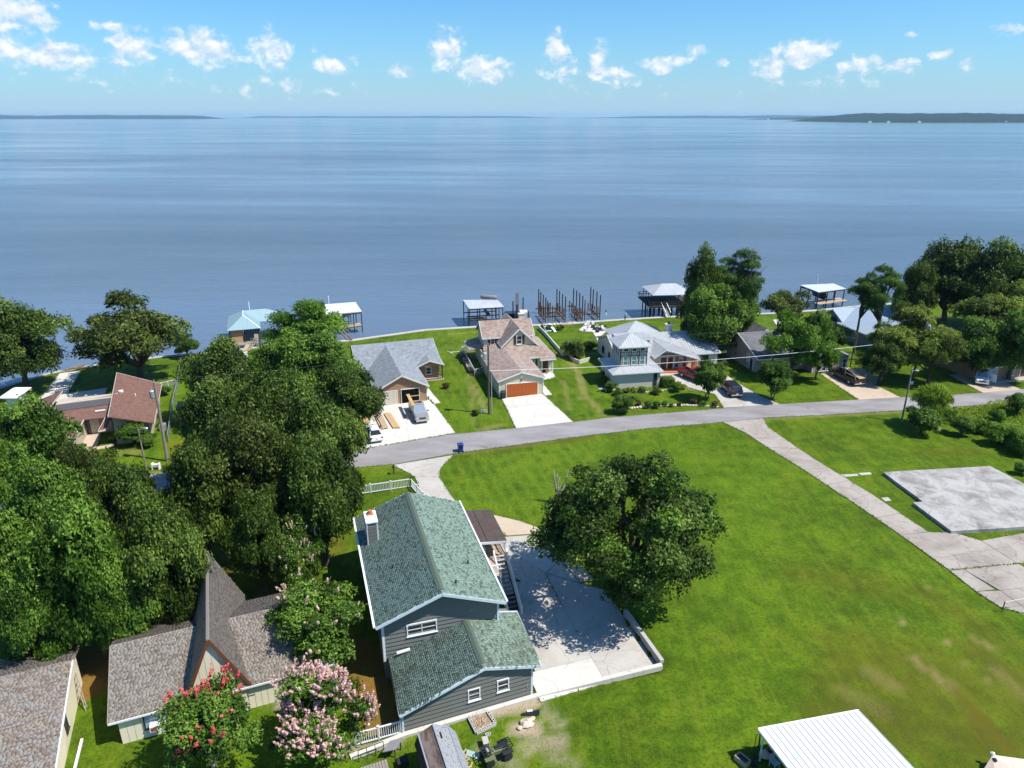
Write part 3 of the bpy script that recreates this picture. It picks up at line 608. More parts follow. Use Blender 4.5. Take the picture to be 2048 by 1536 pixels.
paving('stepping_stones', 'two pale square stepping stones between the drive and the foundation', 'stones', [[(1680, 950), (1714, 948), (1717, 952), (1690, 954)], [(1716, 947), (1740, 945), (1744, 949), (1722, 951)], [(1762, 996), (1776, 995), (1783, 1002), (1770, 1003)]], conc_pale, .05)
paving('boat_ramp', 'pale concrete ramp running down to the lake at the far left', 'ramp', grid((119, 747), (162, 742), (135, 787), (86, 791), 1, 2), conc_new)
paving('patio', 'pale concrete patio behind the brown roofed house', 'patio', [[(135, 787), (216, 776), (206, 797), (120, 806)], [(60, 806), (86, 791), (135, 787), (120, 806), (80, 818)]], conc_new)
paving('walkway', 'tan entry court and front walk of the brown roofed house', 'walkway', [[(162, 869), (203, 864), (194, 894), (178, 901), (150, 897)], [(177, 901), (192, 898), (181, 934), (169, 934)], [(194, 894), (230, 888), (228, 894), (193, 900)]], conc_tan)
paving('walkway', 'straight pale walk leading to the teal boathouse', 'walkway', [[(486, 704), (495, 703), (500, 760), (488, 762)]], conc_new)
paving('patio', 'white rounded patio by the seawall with chairs', 'patio', [[(1157, 660), (1166, 653), (1185, 650), (1205, 655), (1216, 659), (1212, 665), (1204, 671), (1185, 664), (1164, 663)], [(1167, 651), (1172, 642), (1183, 641), (1182, 650)], [(1185, 664), (1204, 671), (1222, 700), (1205, 700)]], conc_new)
paving('patio', 'white oval patio under the shade tree by the shore', 'patio', [[(1545, 640), (1575, 636), (1590, 642), (1580, 650), (1552, 650)]], conc_new)
# drive and court of the green roofed house
paving('driveway', 'pale driveway leading from the street to the green roofed house', 'driveway', [[(785, 931), (906, 911), (881, 936), (878, 955), (830, 955), (815, 945)], [(830, 955), (878, 955), (908, 1000), (930, 1022), (870, 1015), (848, 1000)]], conc_pale)
paving('walkway', 'curved tan walk between the lawn and the concrete court', 'walkway', [[(930, 1022), (986, 1030), (1040, 1043), (1070, 1068), (1013, 1072), (960, 1040)], [(1040, 1043), (1087, 1060), (1125, 1090), (1160, 1130), (1120, 1120), (1070, 1068)], [(1120, 1120), (1160, 1130), (1190, 1160), (1160, 1165)]], conc_tan)
crt = [[FA(11.2, 11), FA(15.5, 9.6), FA(15.98, 8.65), FA(15.98, 5.2), FA(11.2, 5.6)], [FA(11.2, 5.6), FA(16, 5.2), FA(16, .8), FA(11.2, .8)], [FA(16, 8.6), FA(20.6, 4.8), FA(20.6, .8), FA(16, .8)], [FA(11.2, .8), FA(16, .8), FA(16, -2.4), FA(11.2, -2.4)], [FA(16, .8), FA(20.6, .8), FA(20.6, -2.2), FA(16, -2.4)], [FA(10.6, -2.4), FA(16, -2.4), FA(16, -5.1), FA(10.6, -5.4)], [FA(16, -2.4), FA(20.6, -2.2), FA(20.6, -4.7), FA(16, -5.1)], [FA(9, 15), FA(12, 16), FA(15.5, 9.6), FA(11.2, 11)], [FA(12.05, 15.9), VG(1013, 1075), VG(1069, 1071), VG(1119, 1123), FA(16.02, 8.68), FA(15.53, 9.63)], [FA(16.05, 8.65), VG(1120, 1124), VG(1159, 1167), FA(20.6, 4.9)]]
def refine(P, n=3):
    a, b, c, d = P; f = lambda u, v: a.lerp(b, u).lerp(d.lerp(c, u), v)
    return P
paving('driveway', 'stained concrete court under the big oak beside the stairs', 'driveway', crt, [conc_pale, conc_pale, conc_pale, conc_pale, conc_pale, conc_new, conc_pale, conc_pale, conc_pale, conc_pale], .10, .2)
# ragged grass growing over the paving edges (only where an edge borders the lawn)
r = np.random.default_rng(12); key = {}
for a, b in EDGES:
    m_ = (a + b) / 2; k = (round(m_.x / .4), round(m_.y / .4)); key[k] = key.get(k, 0) + 1
GP = []
for a, b in EDGES:
    m_ = (a + b) / 2
    if sum(key.get((round(m_.x / .4) + i, round(m_.y / .4) + j), 0) for i in (-1, 0, 1) for j in (-1, 0, 1)) > 1 or m_.length > 190: continue
    L_ = (b - a).length; n = int(L_ * 9); u = r.random(n); d = (b - a) / max(L_, .01); w_ = r.normal(0, .07, n) + .10 * (fbm(np.array(a.x + d.x * u * L_), np.array(a.y + d.y * u * L_), .8, 2) - .5)
    GP.append(np.stack([a.x + d.x * u * L_ - d.y * w_, a.y + d.y * u * L_ + d.x * w_, np.zeros(n)], 1))
GP = np.concatenate(GP); GP[:, 2] = gh(GP[:, 0], GP[:, 1]) + r.uniform(.06, .13, len(GP))
GRASS_EDGE = GP
# low retaining walls
def wall_run(name, label, pts, h, w_, mat=conc_wall, cat='wall', seglen=1.2, below=.6, cap=None):
    r = thing(name, label, cat, pts[0] if False else (0, 0, 0))
    for a, b in zip(pts[:-1], pts[1:]):
        n = max(1, round((b - a).length / seglen)); d = (b - a).normalized()
        for i in range(n):
            p, q = a.lerp(b, i / n), a.lerp(b, (i + 1) / n) - d * .012
            MB().bar(p + Vector((0, 0, (h - below) / 2)), q + Vector((0, 0, (h - below) / 2)), w_, h + below, 0).build('block', mat, r)
    return r
wall_run('retaining_wall', 'low concrete retaining wall between the court and the lawn right of it', [FA(20.8, 1.6, -.1), FA(20.85, -4.9, -.1)], .28, .32)
g0_, g1_ = V(805, 1468, -.6), V(1065, 1391, -.6); gn_ = Vector((g1_.y - g0_.y, -(g1_.x - g0_.x), 0)).normalized()
wall_run('curb_wall', 'low pale curb along the foot of the court and garage wall', [FA(20.7, -5.15, -.12), g1_ + gn_ * .22 + Vector((.6, .2, .05)), g0_ + gn_ * .22 + Vector((0, 0, .05)), VG(700, 1516)], .16, .36, conc_new, 'curb', 1.6, .3)
# thin standing walls on the lake side
wall_run('garden_wall', 'long low cream wall between the tan roofed house and the lakeside lawn', [V(1077, 658), V(1091, 672), V(1110, 694), V(1126, 712)], .75, .2, stucco, 'wall', 2.4)
wall_run('garden_wall', 'boat shaped cream planter wall beside the dark round bush', [V(1138, 711), V(1147, 724), V(1158, 728), V(1179, 722)], .7, .2, stucco, 'wall', 1.6)

# ------------------------------------------------------------------ haze over the whole scene
hz, t = newmat('haze_air')
t.n('OutputMaterial', {1: t.n('VolumePrincipled', {'Color': (.48, .76, 1.0, 1), 'Density': 4.4e-5, 'Anisotropy': 0.0}).outputs[0]})
mb = MB(); mb.prism([(-70000, -3000, -6), (70000, -3000, -6), (70000, 27500, -6), (-70000, 27500, -6)], (0, 0, 134)); 
mb.build('haze', hz, local=True, label='thin pale blue summer haze over the lake', cat='haze', kind='stuff')
# ------------------------------------------------------------------ house builder
Z3 = Vector((0, 0, 1))
FACE = {'F': (Vector((0, -1, 0)), Vector((1, 0, 0))), 'B': (Vector((0, 1, 0)), Vector((-1, 0, 0))), 'L': (Vector((-1, 0, 0)), Vector((0, -1, 0))), 'R': (Vector((1, 0, 0)), Vector((0, 1, 0)))}
def shingles(parent, pts, mat, course=.17, tab=.32, seed=1, lift=.012):
    P = [Vector(p) for p in pts]; n = Vector()
    for i in range(len(P)): n += P[i].cross(P[(i + 1) % len(P)])
    n.normalize(); n = n if n.z > 0 else -n
    U = Z3.cross(n).normalized(); Vv = n.cross(U).normalized(); O = P[0]
    q = [((p - O).dot(U), (p - O).dot(Vv)) for p in P]; r = np.random.default_rng(seed)
    u0, u1 = min(a for a, b in q), max(a for a, b in q); v0, v1 = min(b for a, b in q), max(b for a, b in q)
    us, vs, ws = [], [], []
    v = v0
    while v < v1 - course * .4:
        k = int((u1 - u0) / tab) + 2; wd = tab * r.uniform(.72, 1.28, k); e = u0 - r.uniform(0, tab) + np.concatenate([[0], np.cumsum(wd)])[:-1]
        us.append(e); ws.append(wd); vs.append(np.full(k, v)); v += course
    us, vs, ws = map(np.concatenate, (us, vs, ws)); mu, mv = us + ws / 2, vs + course * .5
    c = np.zeros(len(us), bool)
    for i in range(len(q)):
        (xa, ya), (xb, yb) = q[i], q[i - 1]
        c ^= ((ya > mv) != (yb > mv)) & (mu < (xb - xa) * (mv - ya) / (yb - ya + 1e-12) + xa)
    us, vs, ws = us[c].clip(u0, u1), vs[c], ws[c]; ue = np.minimum(us + ws - .004, u1); N = len(us)
    t1 = lift + .004 + r.uniform(0, .004, N); t2 = lift + .002 + 0 * t1; ve = np.minimum(vs + course * 1.04, v1)
    n_, U_, V_, O_ = map(np.array, (n, U, Vv, O))
    pt = lambda a, b, h: O_ + a[:, None] * U_ + b[:, None] * V_ + h[:, None] * n_
    z0 = np.zeros(N)
    vv = np.stack([pt(us, vs, t1), pt(ue, vs, t1), pt(ue, ve, t2), pt(us, ve, t2), pt(us, vs, z0), pt(ue, vs, z0), pt(ue, ve, z0), pt(us, ve, z0)], 1).reshape(-1, 3)
    f = np.array([[0, 1, 2, 3], [4, 5, 1, 0], [5, 6, 2, 1], [7, 4, 0, 3]]); fc = (np.arange(N)[:, None, None] * 8 + f[None]).reshape(-1, 4)
    inv = np.array(world_mat(parent).inverted()); vv = vv @ inv[:3, :3].T + inv[:3, 3]
    o = link(bpy.data.objects.new('shingles', np_mesh('shingles', vv, fc, [mat]))); o.parent = parent
    return tag(o, kind='stuff')
def seams(parent, pts, mat, step=.45, name='seams', size=.05, u_off=0.2):      # standing ribs up a metal roof plane, one joined part
    P = [Vector(p) for p in pts]; n = Vector()
    for i in range(len(P)): n += P[i].cross(P[(i + 1) % len(P)])
    n.normalize(); n = n if n.z > 0 else -n
    U = Z3.cross(n).normalized(); Vv = n.cross(U).normalized(); O = P[0]; q = [((p - O).dot(U), (p - O).dot(Vv)) for p in P]
    mb = MB(); u = min(a for a, b in q) + u_off; um = max(a for a, b in q)
    while u < um:
        ys_ = []
        for i in range(len(q)):
            (xa, ya), (xb, yb) = q[i], q[i - 1]
            if (xa > u) != (xb > u): ys_.append(ya + (yb - ya) * (u - xa) / (xb - xa))
        if len(ys_) >= 2 and max(ys_) - min(ys_) > .15:
            mb.bar(O + U * u + Vv * min(ys_) + n * size * .5, O + U * u + Vv * max(ys_) + n * size * .5, size, size, 0, up=n)
        u += step
    if mb.v: return mb.build(name, mat, parent, kind='stuff')
class House:
    def __init__(s, name, label, cat, fr, wall_m, roof_m, trim_m=white, group=None):
        s.f = fr; s.root = thing(name, label, cat, fr(0, 0), fr.a, group); s.W, s.Rf, s.T = MB(), MB(), MB()
        s.wm, s.rm, s.tm = wall_m, roof_m, trim_m; s.planes = []
    def block(s, x0, x1, y0, y1, ze, zr, axis='y', m=None, z0=-.3, oe=.45, og=.4, t=.14, ze2=None, roof=True, fascia=True, wall=True, oback=None):
        f = s.f; ze2 = ze if ze2 is None else ze2; ob = og if oback is None else oback
        if axis == 'y':
            m = (x0 + x1) / 2 if m is None else m
            if wall: s.W.prism([f(x0, y0, z0), f(x1, y0, z0), f(x1, y0, ze2), f(m, y0, zr), f(x0, y0, ze)], f(0, y1 - y0) - f(0, 0))
            sl, sr = (zr - ze) / (m - x0), (zr - ze2) / (x1 - m); h = .16
            L = [f(x0 - oe, y0 - og, ze - sl * oe + h), f(m, y0 - og, zr + h), f(m, y1 + ob, zr + h), f(x0 - oe, y1 + ob, ze - sl * oe + h)]
            Rr = [f(m, y0 - og, zr + h), f(x1 + oe, y0 - og, ze2 - sr * oe + h), f(x1 + oe, y1 + ob, ze2 - sr * oe + h), f(m, y1 + ob, zr + h)]
            ends = [(L[0], L[1]), (Rr[0], Rr[1]), (L[0], L[3]), (Rr[1], Rr[2])]; back = [(L[3], L[2]), (Rr[3], Rr[2])]
        else:
            m = (y0 + y1) / 2 if m is None else m
            if wall: s.W.prism([f(x0, y0, z0), f(x0, y1, z0), f(x0, y1, ze2), f(x0, m, zr), f(x0, y0, ze)], f(x1 - x0, 0) - f(0, 0))
            sl, sr = (zr - ze) / (m - y0), (zr - ze2) / (y1 - m); h = .16
            L = [f(x0 - og, y0 - oe, ze - sl * oe + h), f(x1 + ob, y0 - oe, ze - sl * oe + h), f(x1 + ob, m, zr + h), f(x0 - og, m, zr + h)]
            Rr = [f(x0 - og, m, zr + h), f(x1 + ob, m, zr + h), f(x1 + ob, y1 + oe, ze2 - sr * oe + h), f(x0 - og, y1 + oe, ze2 - sr * oe + h)]
            ends = [(L[0], L[1]), (L[0], L[3]), (L[1], L[2]), (Rr[0], Rr[3])]; back = [(Rr[1], Rr[2]), (Rr[3], Rr[2])]
        if roof:
            s.Rf.slab(L, t); s.Rf.slab(Rr, t); s.planes += [L, Rr]
            if fascia:
                for a, b in ends + back: s.T.bar(a - Z3 * .11, b - Z3 * .11, .05, .2)
        return L, Rr
    def plane(s, pts, t=.12, local=True, fascia=()):
        P = [s.f(*p) for p in pts] if local else pts
        s.Rf.slab(P, t); s.planes.append(P)
        for i in fascia: s.T.bar(P[i] - Z3 * .09, P[(i + 1) % len(P)] - Z3 * .09, .05, .18)
        return P
    def walls(s, pts, z0, z1):                          # plan polygon
        s.W.prism([s.f(a, b, z0) for a, b in pts], (0, 0, z1 - z0))
    def at(s, face, x, y, z):
        n, t = FACE[face]; c, s_ = math.cos(s.f.a), math.sin(s.f.a); rot = lambda v: Vector((v.x * c - v.y * s_, v.x * s_ + v.y * c, 0))
        return s.f(x, y, z), rot(n), rot(t)
    def window(s, face, x, y, z, w_, h, mu=0, mv=1, frame=None, glass_m=None, fw=.09, shutters=None, sill=True, parent=None):
        c, n, t = s.at(face, x, y, z); fm = frame or s.tm
        mb = MB(); D = n * .05
        q = lambda a, b: c + t * a + Z3 * b + D * .5
        for a0, b0, a1, b1 in ((-w_ / 2, fw / 2, w_ / 2, fw / 2), (-w_ / 2, h - fw / 2, w_ / 2, h - fw / 2)): mb.bar(q(a0, b0), q(a1, b1), .09, fw, up=Z3)
        for a in (-w_ / 2 + fw / 2, w_ / 2 - fw / 2): mb.bar(q(a, fw), q(a, h - fw), .085, fw, up=n)
        for i in range(mu): a = -w_ / 2 + w_ * (i + 1) / (mu + 1); mb.bar(q(a, fw), q(a, h - fw), .05, .05, up=n)
        for i in range(mv): b = h * (i + 1) / (mv + 1); mb.bar(q(-w_ / 2 + fw, b), q(w_ / 2 - fw, b), .05, .05, up=Z3)
        if sill: mb.bar(q(-w_ / 2 - .04, -.02) + n * .03, q(w_ / 2 + .04, -.02) + n * .03, .12, .05, up=Z3)
        wo = mb.build('window', fm, parent or s.root)
        pb = MB(); pb.prism([c + t * (-w_ / 2 + .03) + Z3 * .03 - n * .03, c + t * (w_ / 2 - .03) + Z3 * .03 - n * .03, c + t * (w_ / 2 - .03) + Z3 * (h - .03) - n * .03, c + t * (-w_ / 2 + .03) + Z3 * (h - .03) - n * .03], n * .055)
        pb.build('pane', glass_m or glass, wo)
        if shutters:
            for sg in (-1, 1):
                a = sg * (w_ / 2 + .22); sb = MB(); sb.bar(c + t * a + n * .03, c + t * a + n * .03 + Z3 * h, .36, .05, up=n)
                sh = sb.build('shutter', shutters, s.root)
                lb = MB()
                for k in range(6): lb.bar(c + t * (a - .14) + n * .06 + Z3 * h * (k + .6) / 6.2, c + t * (a + .14) + n * .06 + Z3 * h * (k + .6) / 6.2, .02, .1, up=Z3)
                lb.build('louvre', shutters, sh)
        return wo
    def door(s, face, x, y, z, w_, h, mat, name='door', panels=0, frame=None, rows=1, recess=0, handle=True):
        c, n, t = s.at(face, x, y, z); q = lambda a, b, d: c + t * a + Z3 * b + n * d
        mb = MB(); mb.prism([q(-w_ / 2, 0, -.05 - recess), q(w_ / 2, 0, -.05 - recess), q(w_ / 2, h, -.05 - recess), q(-w_ / 2, h, -.05 - recess)], n * .08)
        do = mb.build(name, mat, s.root)
        fb = MB()
        for a in (-w_ / 2 - .05, w_ / 2 + .05): fb.bar(q(a, 0, .02), q(a, h + .1, .02), .1, .1, up=n)
        fb.bar(q(-w_ / 2, h + .05, .02), q(w_ / 2, h + .05, .02), .1, .1, up=Z3); fb.build('frame', frame or s.tm, do)
        for r_ in range(rows if panels else 0):
            for k in range(panels):
                pw, ph = w_ / panels, h / rows; a0 = -w_ / 2 + pw * k + pw * .06; b0 = ph * r_ + ph * .05
                pb = MB(); pb.prism([q(a0, b0, .028), q(a0 + pw * .88, b0, .028), q(a0 + pw * .88, b0 + ph * .90, .028), q(a0, b0 + ph * .90, .028)], n * .025); pb.build('panel', mat, do)
        if handle and not panels > 2:
            hb = MB(); hb.bar(q(w_ / 2 - .12, 1.0, .05), q(w_ / 2 - .12, 1.14, .05), .04, .06, up=n); hb.build('handle', chrome, do)
        return do
    def chimney(s, x, y, z0, z1, wx, wy, mat, cap=None, flue=True):
        mb = MB(); a, b = wx / 2, wy / 2; mb.prism([s.f(x - a, y - b, z0), s.f(x + a, y - b, z0), s.f(x + a, y + b, z0), s.f(x - a, y + b, z0)], (0, 0, z1 - z0))
        ch = mb.build('chimney', mat, s.root); a, b = a + .08, b + .08
        cb = MB(); cb.prism([s.f(x - a, y - b, z1), s.f(x + a, y - b, z1), s.f(x + a, y + b, z1), s.f(x - a, y + b, z1)], (0, 0, .12)); cb.build('cap', cap or mat, ch)
        if flue: fb = MB(); fb.tube([s.f(x, y, z1 + .1), s.f(x, y, z1 + .45)], .17, 8); fb.build('flue', dark, ch)
        return ch
    def vent(s, p, r=.07, h=.35, mat=None):
        mb = MB(); mb.tube([p, p + Z3 * h], r, 6); return mb.build('roof_vent', mat or galv, s.root)
    def corner(s, x, y, z0, z1, w_=.12, mat=None):
        s.T.bar(s.f(x, y, z0), s.f(x, y, z1), w_, w_, up=s.f(1, 0) - s.f(0, 0))
    def finish(s, tname='fascia'):
        if s.W.v: s.wall = s.W.build('wall', s.wm, s.root)
        s.roof = s.Rf.build('roof', s.rm, s.root) if s.Rf.v else None
        if s.T.v: s.T.each(tname, s.tm, s.root)
        return s
def boards(parent, A, B, n, z0, z1, clip, course, mat, lo=.075, hi=.012, name='siding_board'):   # lap boards between A and B, clip(s, z)-> (s0, s1) at height z
    L = (B - A).length; d = (B - A).normalized(); z = z0
    while z < z1 - .04:
        zt = min(z + course, z1); a0, a1 = clip(z); b0, b1 = clip(zt)
        if min(a1 - a0, b1 - b0) > -.5 and a1 - a0 > .1:
            if b1 - b0 < .02: b0 = b1 = (b0 + b1) / 2; b1 += .01
            P = lambda s_, zz, o: Vector((A.x, A.y, 0)) + d * s_ + Z3 * zz + n * o
            vs = [P(a0, z, lo), P(a1, z, lo), P(b1, zt, hi), P(b0, zt, hi), P(a0, z, -.02), P(a1, z, -.02), P(b1, zt, -.02), P(b0, zt, -.02)]
            mb = MB(); mb.add(vs, [(0, 1, 2, 3), (4, 5, 1, 0), (5, 6, 2, 1), (6, 7, 3, 2), (7, 4, 0, 3)]); mb.build(name, mat, parent)
        z = zt
def proto_mesh(mb, name, mat): return mb.mesh(name, mat)
def inst(me, name, parent, loc, rz=0.0, sc=(1, 1, 1)):
    o = link(bpy.data.objects.new(name, me)); o.parent = parent
    o.location = world_mat(parent).inverted() @ Vector(loc) if parent else loc
    o.rotation_euler = (0, 0, rz - (world_mat(parent).to_euler().z if parent else 0)); o.scale = sc
    return o
_pk = MB(); _pk.box((0, 0, 0), (.04, .04, 1)); PICKET = {m.name: _pk.mesh('picket', m) for m in (white, black, dark_wood)}
def picket_run(root, p, q, h=1.0, step=.14, mat=white, posts=True, base=.08, pw=1.0, rail_h=.09, post_step=2.0):
    p, q = Vector(p), Vector(q); L = (q - p).length; d = (q - p) / L; ang = math.atan2(d.y, d.x); n = max(1, int(L / step))
    for i in range(1, n):
        c = p.lerp(q, i / n); inst(PICKET[mat.name], 'picket', root, c + Z3 * base, ang, (pw, pw, h - base))
    for zz in (base + .06, h): MB().bar(p + Z3 * zz, q + Z3 * zz, .08, rail_h).build('rail', mat, root)
    if posts:
        k = max(1, round(L / post_step))
        for i in range(k + 1):
            c = p.lerp(q, i / k); mb = MB(); mb.box(c, (.12, .12, h + .12)); mb.prism([c + Vector((x_, y_, h + .12)) for x_, y_ in ((-.08, -.08), (.08, -.08), (.08, .08), (-.08, .08))], (0, 0, .04)); mb.build('post', mat, root)

# ------------------------------------------------------------------ green roofed house, upper house
H = House('house', 'two storey grey house with mottled green shingle roof in the foreground', 'house', FA, dark_siding, sh_green, pale_trim)
f = FA; G0 = -.6
H.W.prism([f(0, .3, G0), f(9, .3, G0), f(9, .3, 5.1), f(4.5, .3, 6.78), f(0, .3, 5.1)], f(0, 14.7) - f(0, 0))
Lp = [f(-.53, -.42, 4.98), f(4.5, -.42, 6.88), f(4.5, 15.45, 6.88), f(-.53, 15.45, 4.98)]
Rp = [f(4.5, -.42, 6.88), f(9.43, -.42, 5.0), f(9.43, 15.55, 5.0), f(4.5, 15.45, 6.88)]
H.Rf.slab(Lp, .14); H.Rf.slab(Rp, .14)
for a, b in ((Lp[0], Lp[1]), (Rp[0], Rp[1]), (Rp[2], Rp[3]), (Lp[3], Lp[2])): H.T.bar(a - Z3 * .12, b - Z3 * .12, .06, .24)
H.T.bar(Lp[0] - Z3 * .1, Lp[3] - Z3 * .1, .06, .2); H.T.bar(Rp[1] - Z3 * .1, Rp[2] - Z3 * .1, .06, .2)
H.corner(.03, .28, 1.2, 5.05, .16); H.corner(8.97, .28, 1.5, 5.05, .16)
H.finish(); shingles(H.roof, Lp, sh_green, .15, .26, 1); shingles(H.roof, Rp, sh_green, .15, .26, 2)
mb = MB(); mb.bar(Lp[0] + f(-.1, 0) - f(0, 0) + Z3 * .02, Lp[3] + f(-.1, 0) - f(0, 0) + Z3 * .02, .16, .13); mb.bar(f(-.45, .1, 4.9), f(-.05, .2, 4.5), .08); mb.bar(f(-.05, .2, 4.5), f(-.05, .2, 1.2), .08); mb.build('gutter', white, H.root)
mb = MB(); mb.bar(Rp[1] + f(.1, 0) - f(0, 0) + Z3 * .02, Rp[2] + f(.1, 0) - f(0, 0) + Z3 * .02, .14, .12); mb.build('gutter', white, H.root)
A_, B_ = f(.1, .3), f(8.9, .3)
up = (6.60 - 5.0) / 4.4
boards(H.root, A_, B_, f(0, -1) - f(0, 0), 1.4, 6.5, lambda z: (max(0, (z - 5.0) / up), 8.8 - max(0, (z - 5.0) / up)), .36, dark_siding)
def ridge_caps(parent, a, b, mat, step=.2, w_=.26):
    n = int((b - a).length / step); d = (b - a).normalized(); sd = d.cross(Z3).normalized()
    mb = MB(); k = step * 1.25
    for s_ in (-1, 1): mb.prism([Vector((0, 0, .035)), Vector((k, 0, .012)), Vector((k, s_ * w_, -.085)), Vector((0, s_ * w_, -.06))], (0, 0, -.02))
    me = mb.mesh('ridge_cap', mat)
    for i in range(n): inst(me, 'ridge_cap', parent, a.lerp(b, i / n) + Z3 * .045, math.atan2(d.y, d.x))
ridge_caps(H.roof, f(4.5, .0, 6.88), f(4.5, 15.4, 6.88), sh_ridge)
wo = H.window('F', 2.95, .27, 3.05, 2.35, 1.1, 1, 1, white, glass, .12)
chb = MB(); chb.prism([f(.18, 10.2, 4.6), f(1.05, 10.2, 4.6), f(1.05, 12.0, 4.6), f(.18, 12.0, 4.6)], (0, 0, 2.75)); ch = chb.build('chimney', dark_siding, H.root)
cb = MB()
for xx, yy in ((.18, 10.2), (1.05, 10.2), (1.05, 12), (.18, 12)): cb.bar(f(xx, yy, 4.7), f(xx, yy, 7.36), .1, .1)
cb.prism([f(.1, 10.1, 7.36), f(1.13, 10.1, 7.36), f(1.13, 12.1, 7.36), f(.1, 12.1, 7.36)], (0, 0, .12)); cb.build('trim', white, ch)
for k in range(6): MB().bar(f(.26, 10.17, 5.2 + .34 * k), f(.98, 10.17, 5.2 + .34 * k), .05, .3).build('siding_board', dark_siding, ch)
cb = MB(); cb.box(f(.62, 11.5, 7.48), (.5, .5, .12), FA.a); cb.tube([f(.62, 11.5, 7.6), f(.62, 11.5, 7.85)], .2, 8); cb.build('flue', terracotta, ch)
for a_, b_ in ((1.6, 5.4), (7.6, 4.3), (5.9, 1.2)): H.vent(f(a_, b_, 6.88 - abs(a_ - 4.5) * .378), .075, .3, black)
mb = MB(); mb.bar(f(6.7, .26, 4.35), f(6.95, .26, 4.35), .1, .2); mb.build('wall_lamp', grey_wood, H.root)

# garage wing in front: own gable, eaves read off the photograph
eNL, eNR, apN = V(799, 1432, 1.5), V(1082, 1331, 2.4), V(969, 1336, 3.5)
eFL, eFR, apF = V(775, 1300, 1.5), V(1034, 1224, 2.4), V(927, 1227, 3.5)
gl, gr = V(805, 1468, G0), V(1065, 1391, G0)
H2 = House('garage', 'single storey grey garage wing with stained green roof in front of the two storey house', 'garage', Fr(gl.x, gl.y, math.degrees(math.atan2(gr.y - gl.y, gr.x - gl.x))), dark_siding, sh_green_old, pale_trim)
rd = Vector((apF.x - apN.x, apF.y - apN.y, 0)).normalized()
wl = Vector((gr.x - gl.x, gr.y - gl.y, 0)); wL = wl.length; wd_ = wl.normalized(); wn = Vector((wd_.y, -wd_.x, 0))
s_ap = ((apN + rd * .45) - gl).dot(wd_)
def gz(s_): return 3.38 - (s_ap - s_) * (3.38 - 1.42) / s_ap if s_ < s_ap else 3.38 - (s_ - s_ap) * (3.38 - 2.36) / (wL - s_ap)
P = lambda s_, zz: Vector((gl.x, gl.y, 0)) + wd_ * s_ + Z3 * zz
H2.W.prism([P(0, G0 - .2), P(wL, G0 - .2), P(wL, gz(wL)), P(s_ap, 3.38), P(0, gz(0))], rd * 6.6)
Lg, Rg = [eNL, apN, apF, eFL], [apN, eNR, eFR, apF]
H2.Rf.slab(Lg, .12); H2.Rf.slab(Rg, .12)
for a, b in ((eNL, apN), (apN, eNR)): H2.T.bar(a - Z3 * .1, b - Z3 * .1, .06, .22)
H2.T.bar(eNL - Z3 * .08, eFL - Z3 * .08, .08, .14); H2.T.bar(eNR - Z3 * .08, eFR - Z3 * .08, .1, .16); H2.T.bar(apF.lerp(eFR, .55) - Z3 * .02, eFR - Z3 * .02, .1, .22)
for s_, zt in ((.08, 1.4), (wL - .08, 2.32)): H2.T.bar(P(s_, G0), P(s_, zt), .15, .1, up=wn)
H2.finish(); shingles(H2.roof, Lg, sh_green_old, .15, .26, 3); shingles(H2.roof, Rg, sh_green_old, .15, .26, 4)
def gclip(z):
    a = .16 if z <= gz(.16) else .16 + (z - gz(.16)) * s_ap / (3.38 - 1.42); b = wL - .16 if z <= gz(wL - .16) else wL - .16 - (z - gz(wL - .16)) * (wL - s_ap) / (3.38 - 2.36)
    return a, b
boards(H2.root, P(0, 0), P(wL, 0), wn, G0, 3.28, gclip, .36, dark_siding)
ridge_caps(H2.roof, apN + rd * .45, apF, sh_ridge)
H2.f = Fr(gl.x, gl.y, math.degrees(math.atan2(wl.y, wl.x)))
for pa, pb, zz in (((933, 1398), (958, 1390), .62), ((993, 1382), (1016, 1375), .72)):
    s_ = ((V(*pa, zz) + V(*pb, zz)) / 2 - gl).dot(wd_); H2.window('F', s_, -.03, zz, .95, 1.08, 0, 1, white, glass, .1)
mb = MB(); a = V(794, 1308, 2.05); b = V(820, 1300, 2.15); mb.bar(a + Z3 * .08, b + Z3 * .08, .22, .1); mb.build('roof_vent', white, H2.root)
mb = MB(); c = P(wL - .45, .35); mb.bar(c + wn * .05, c + wn * .05 + Z3 * .3, .08, .06); mb.build('downspout', galv, H2.root)

# deck and stair on the right side
S = thing('outdoor_stair', 'white railed outdoor stair and deck under a flat brown porch roof', 'stair', f(10.8, 9.0), FA.a)
br = [f(9.5, 8.35, 4.85), f(12.15, 8.3, 4.55), f(12.2, 13.9, 4.55), f(9.55, 14.0, 4.85)]
MB().slab(br, .14, 0, 1).build('porch_roof', [sh_felt, white], S)
mb = MB(); mb.bar(br[0].lerp(br[3], 0) + (f(.9, 0) - f(0, 0)) + Z3 * -.07, br[3] + (f(.9, 0) - f(0, 0)) + Z3 * -.07, .03, .035); mb.build('batten', sh_felt, S)
for k in range(11): MB().bar(f(9.1, 9.2 + k * .5, 2.72), f(12.2, 9.2 + k * .5, 2.72), .46, .06).build('deck_board', tan_wood if k < 3 else grey_wood, S)
for k in range(6): MB().bar(f(9.1, 6.2 + k * .5, 2.72), f(10.9, 6.2 + k * .5, 2.72), .46, .06).build('deck_board', tan_wood, S)
mb = MB()
for xx, yy in ((12.1, 8.6), (12.1, 13.6), (12.1, 11.2)): mb.box(f(xx, yy, -.1), (.14, .14, 4.6), FA.a)
for xx, yy in ((10.95, 6.3), (9.2, 6.3), (10.95, 8.7)): mb.box(f(xx, yy, G0), (.14, .14, 2.7 - G0), FA.a)
mb.each('post', white, S)
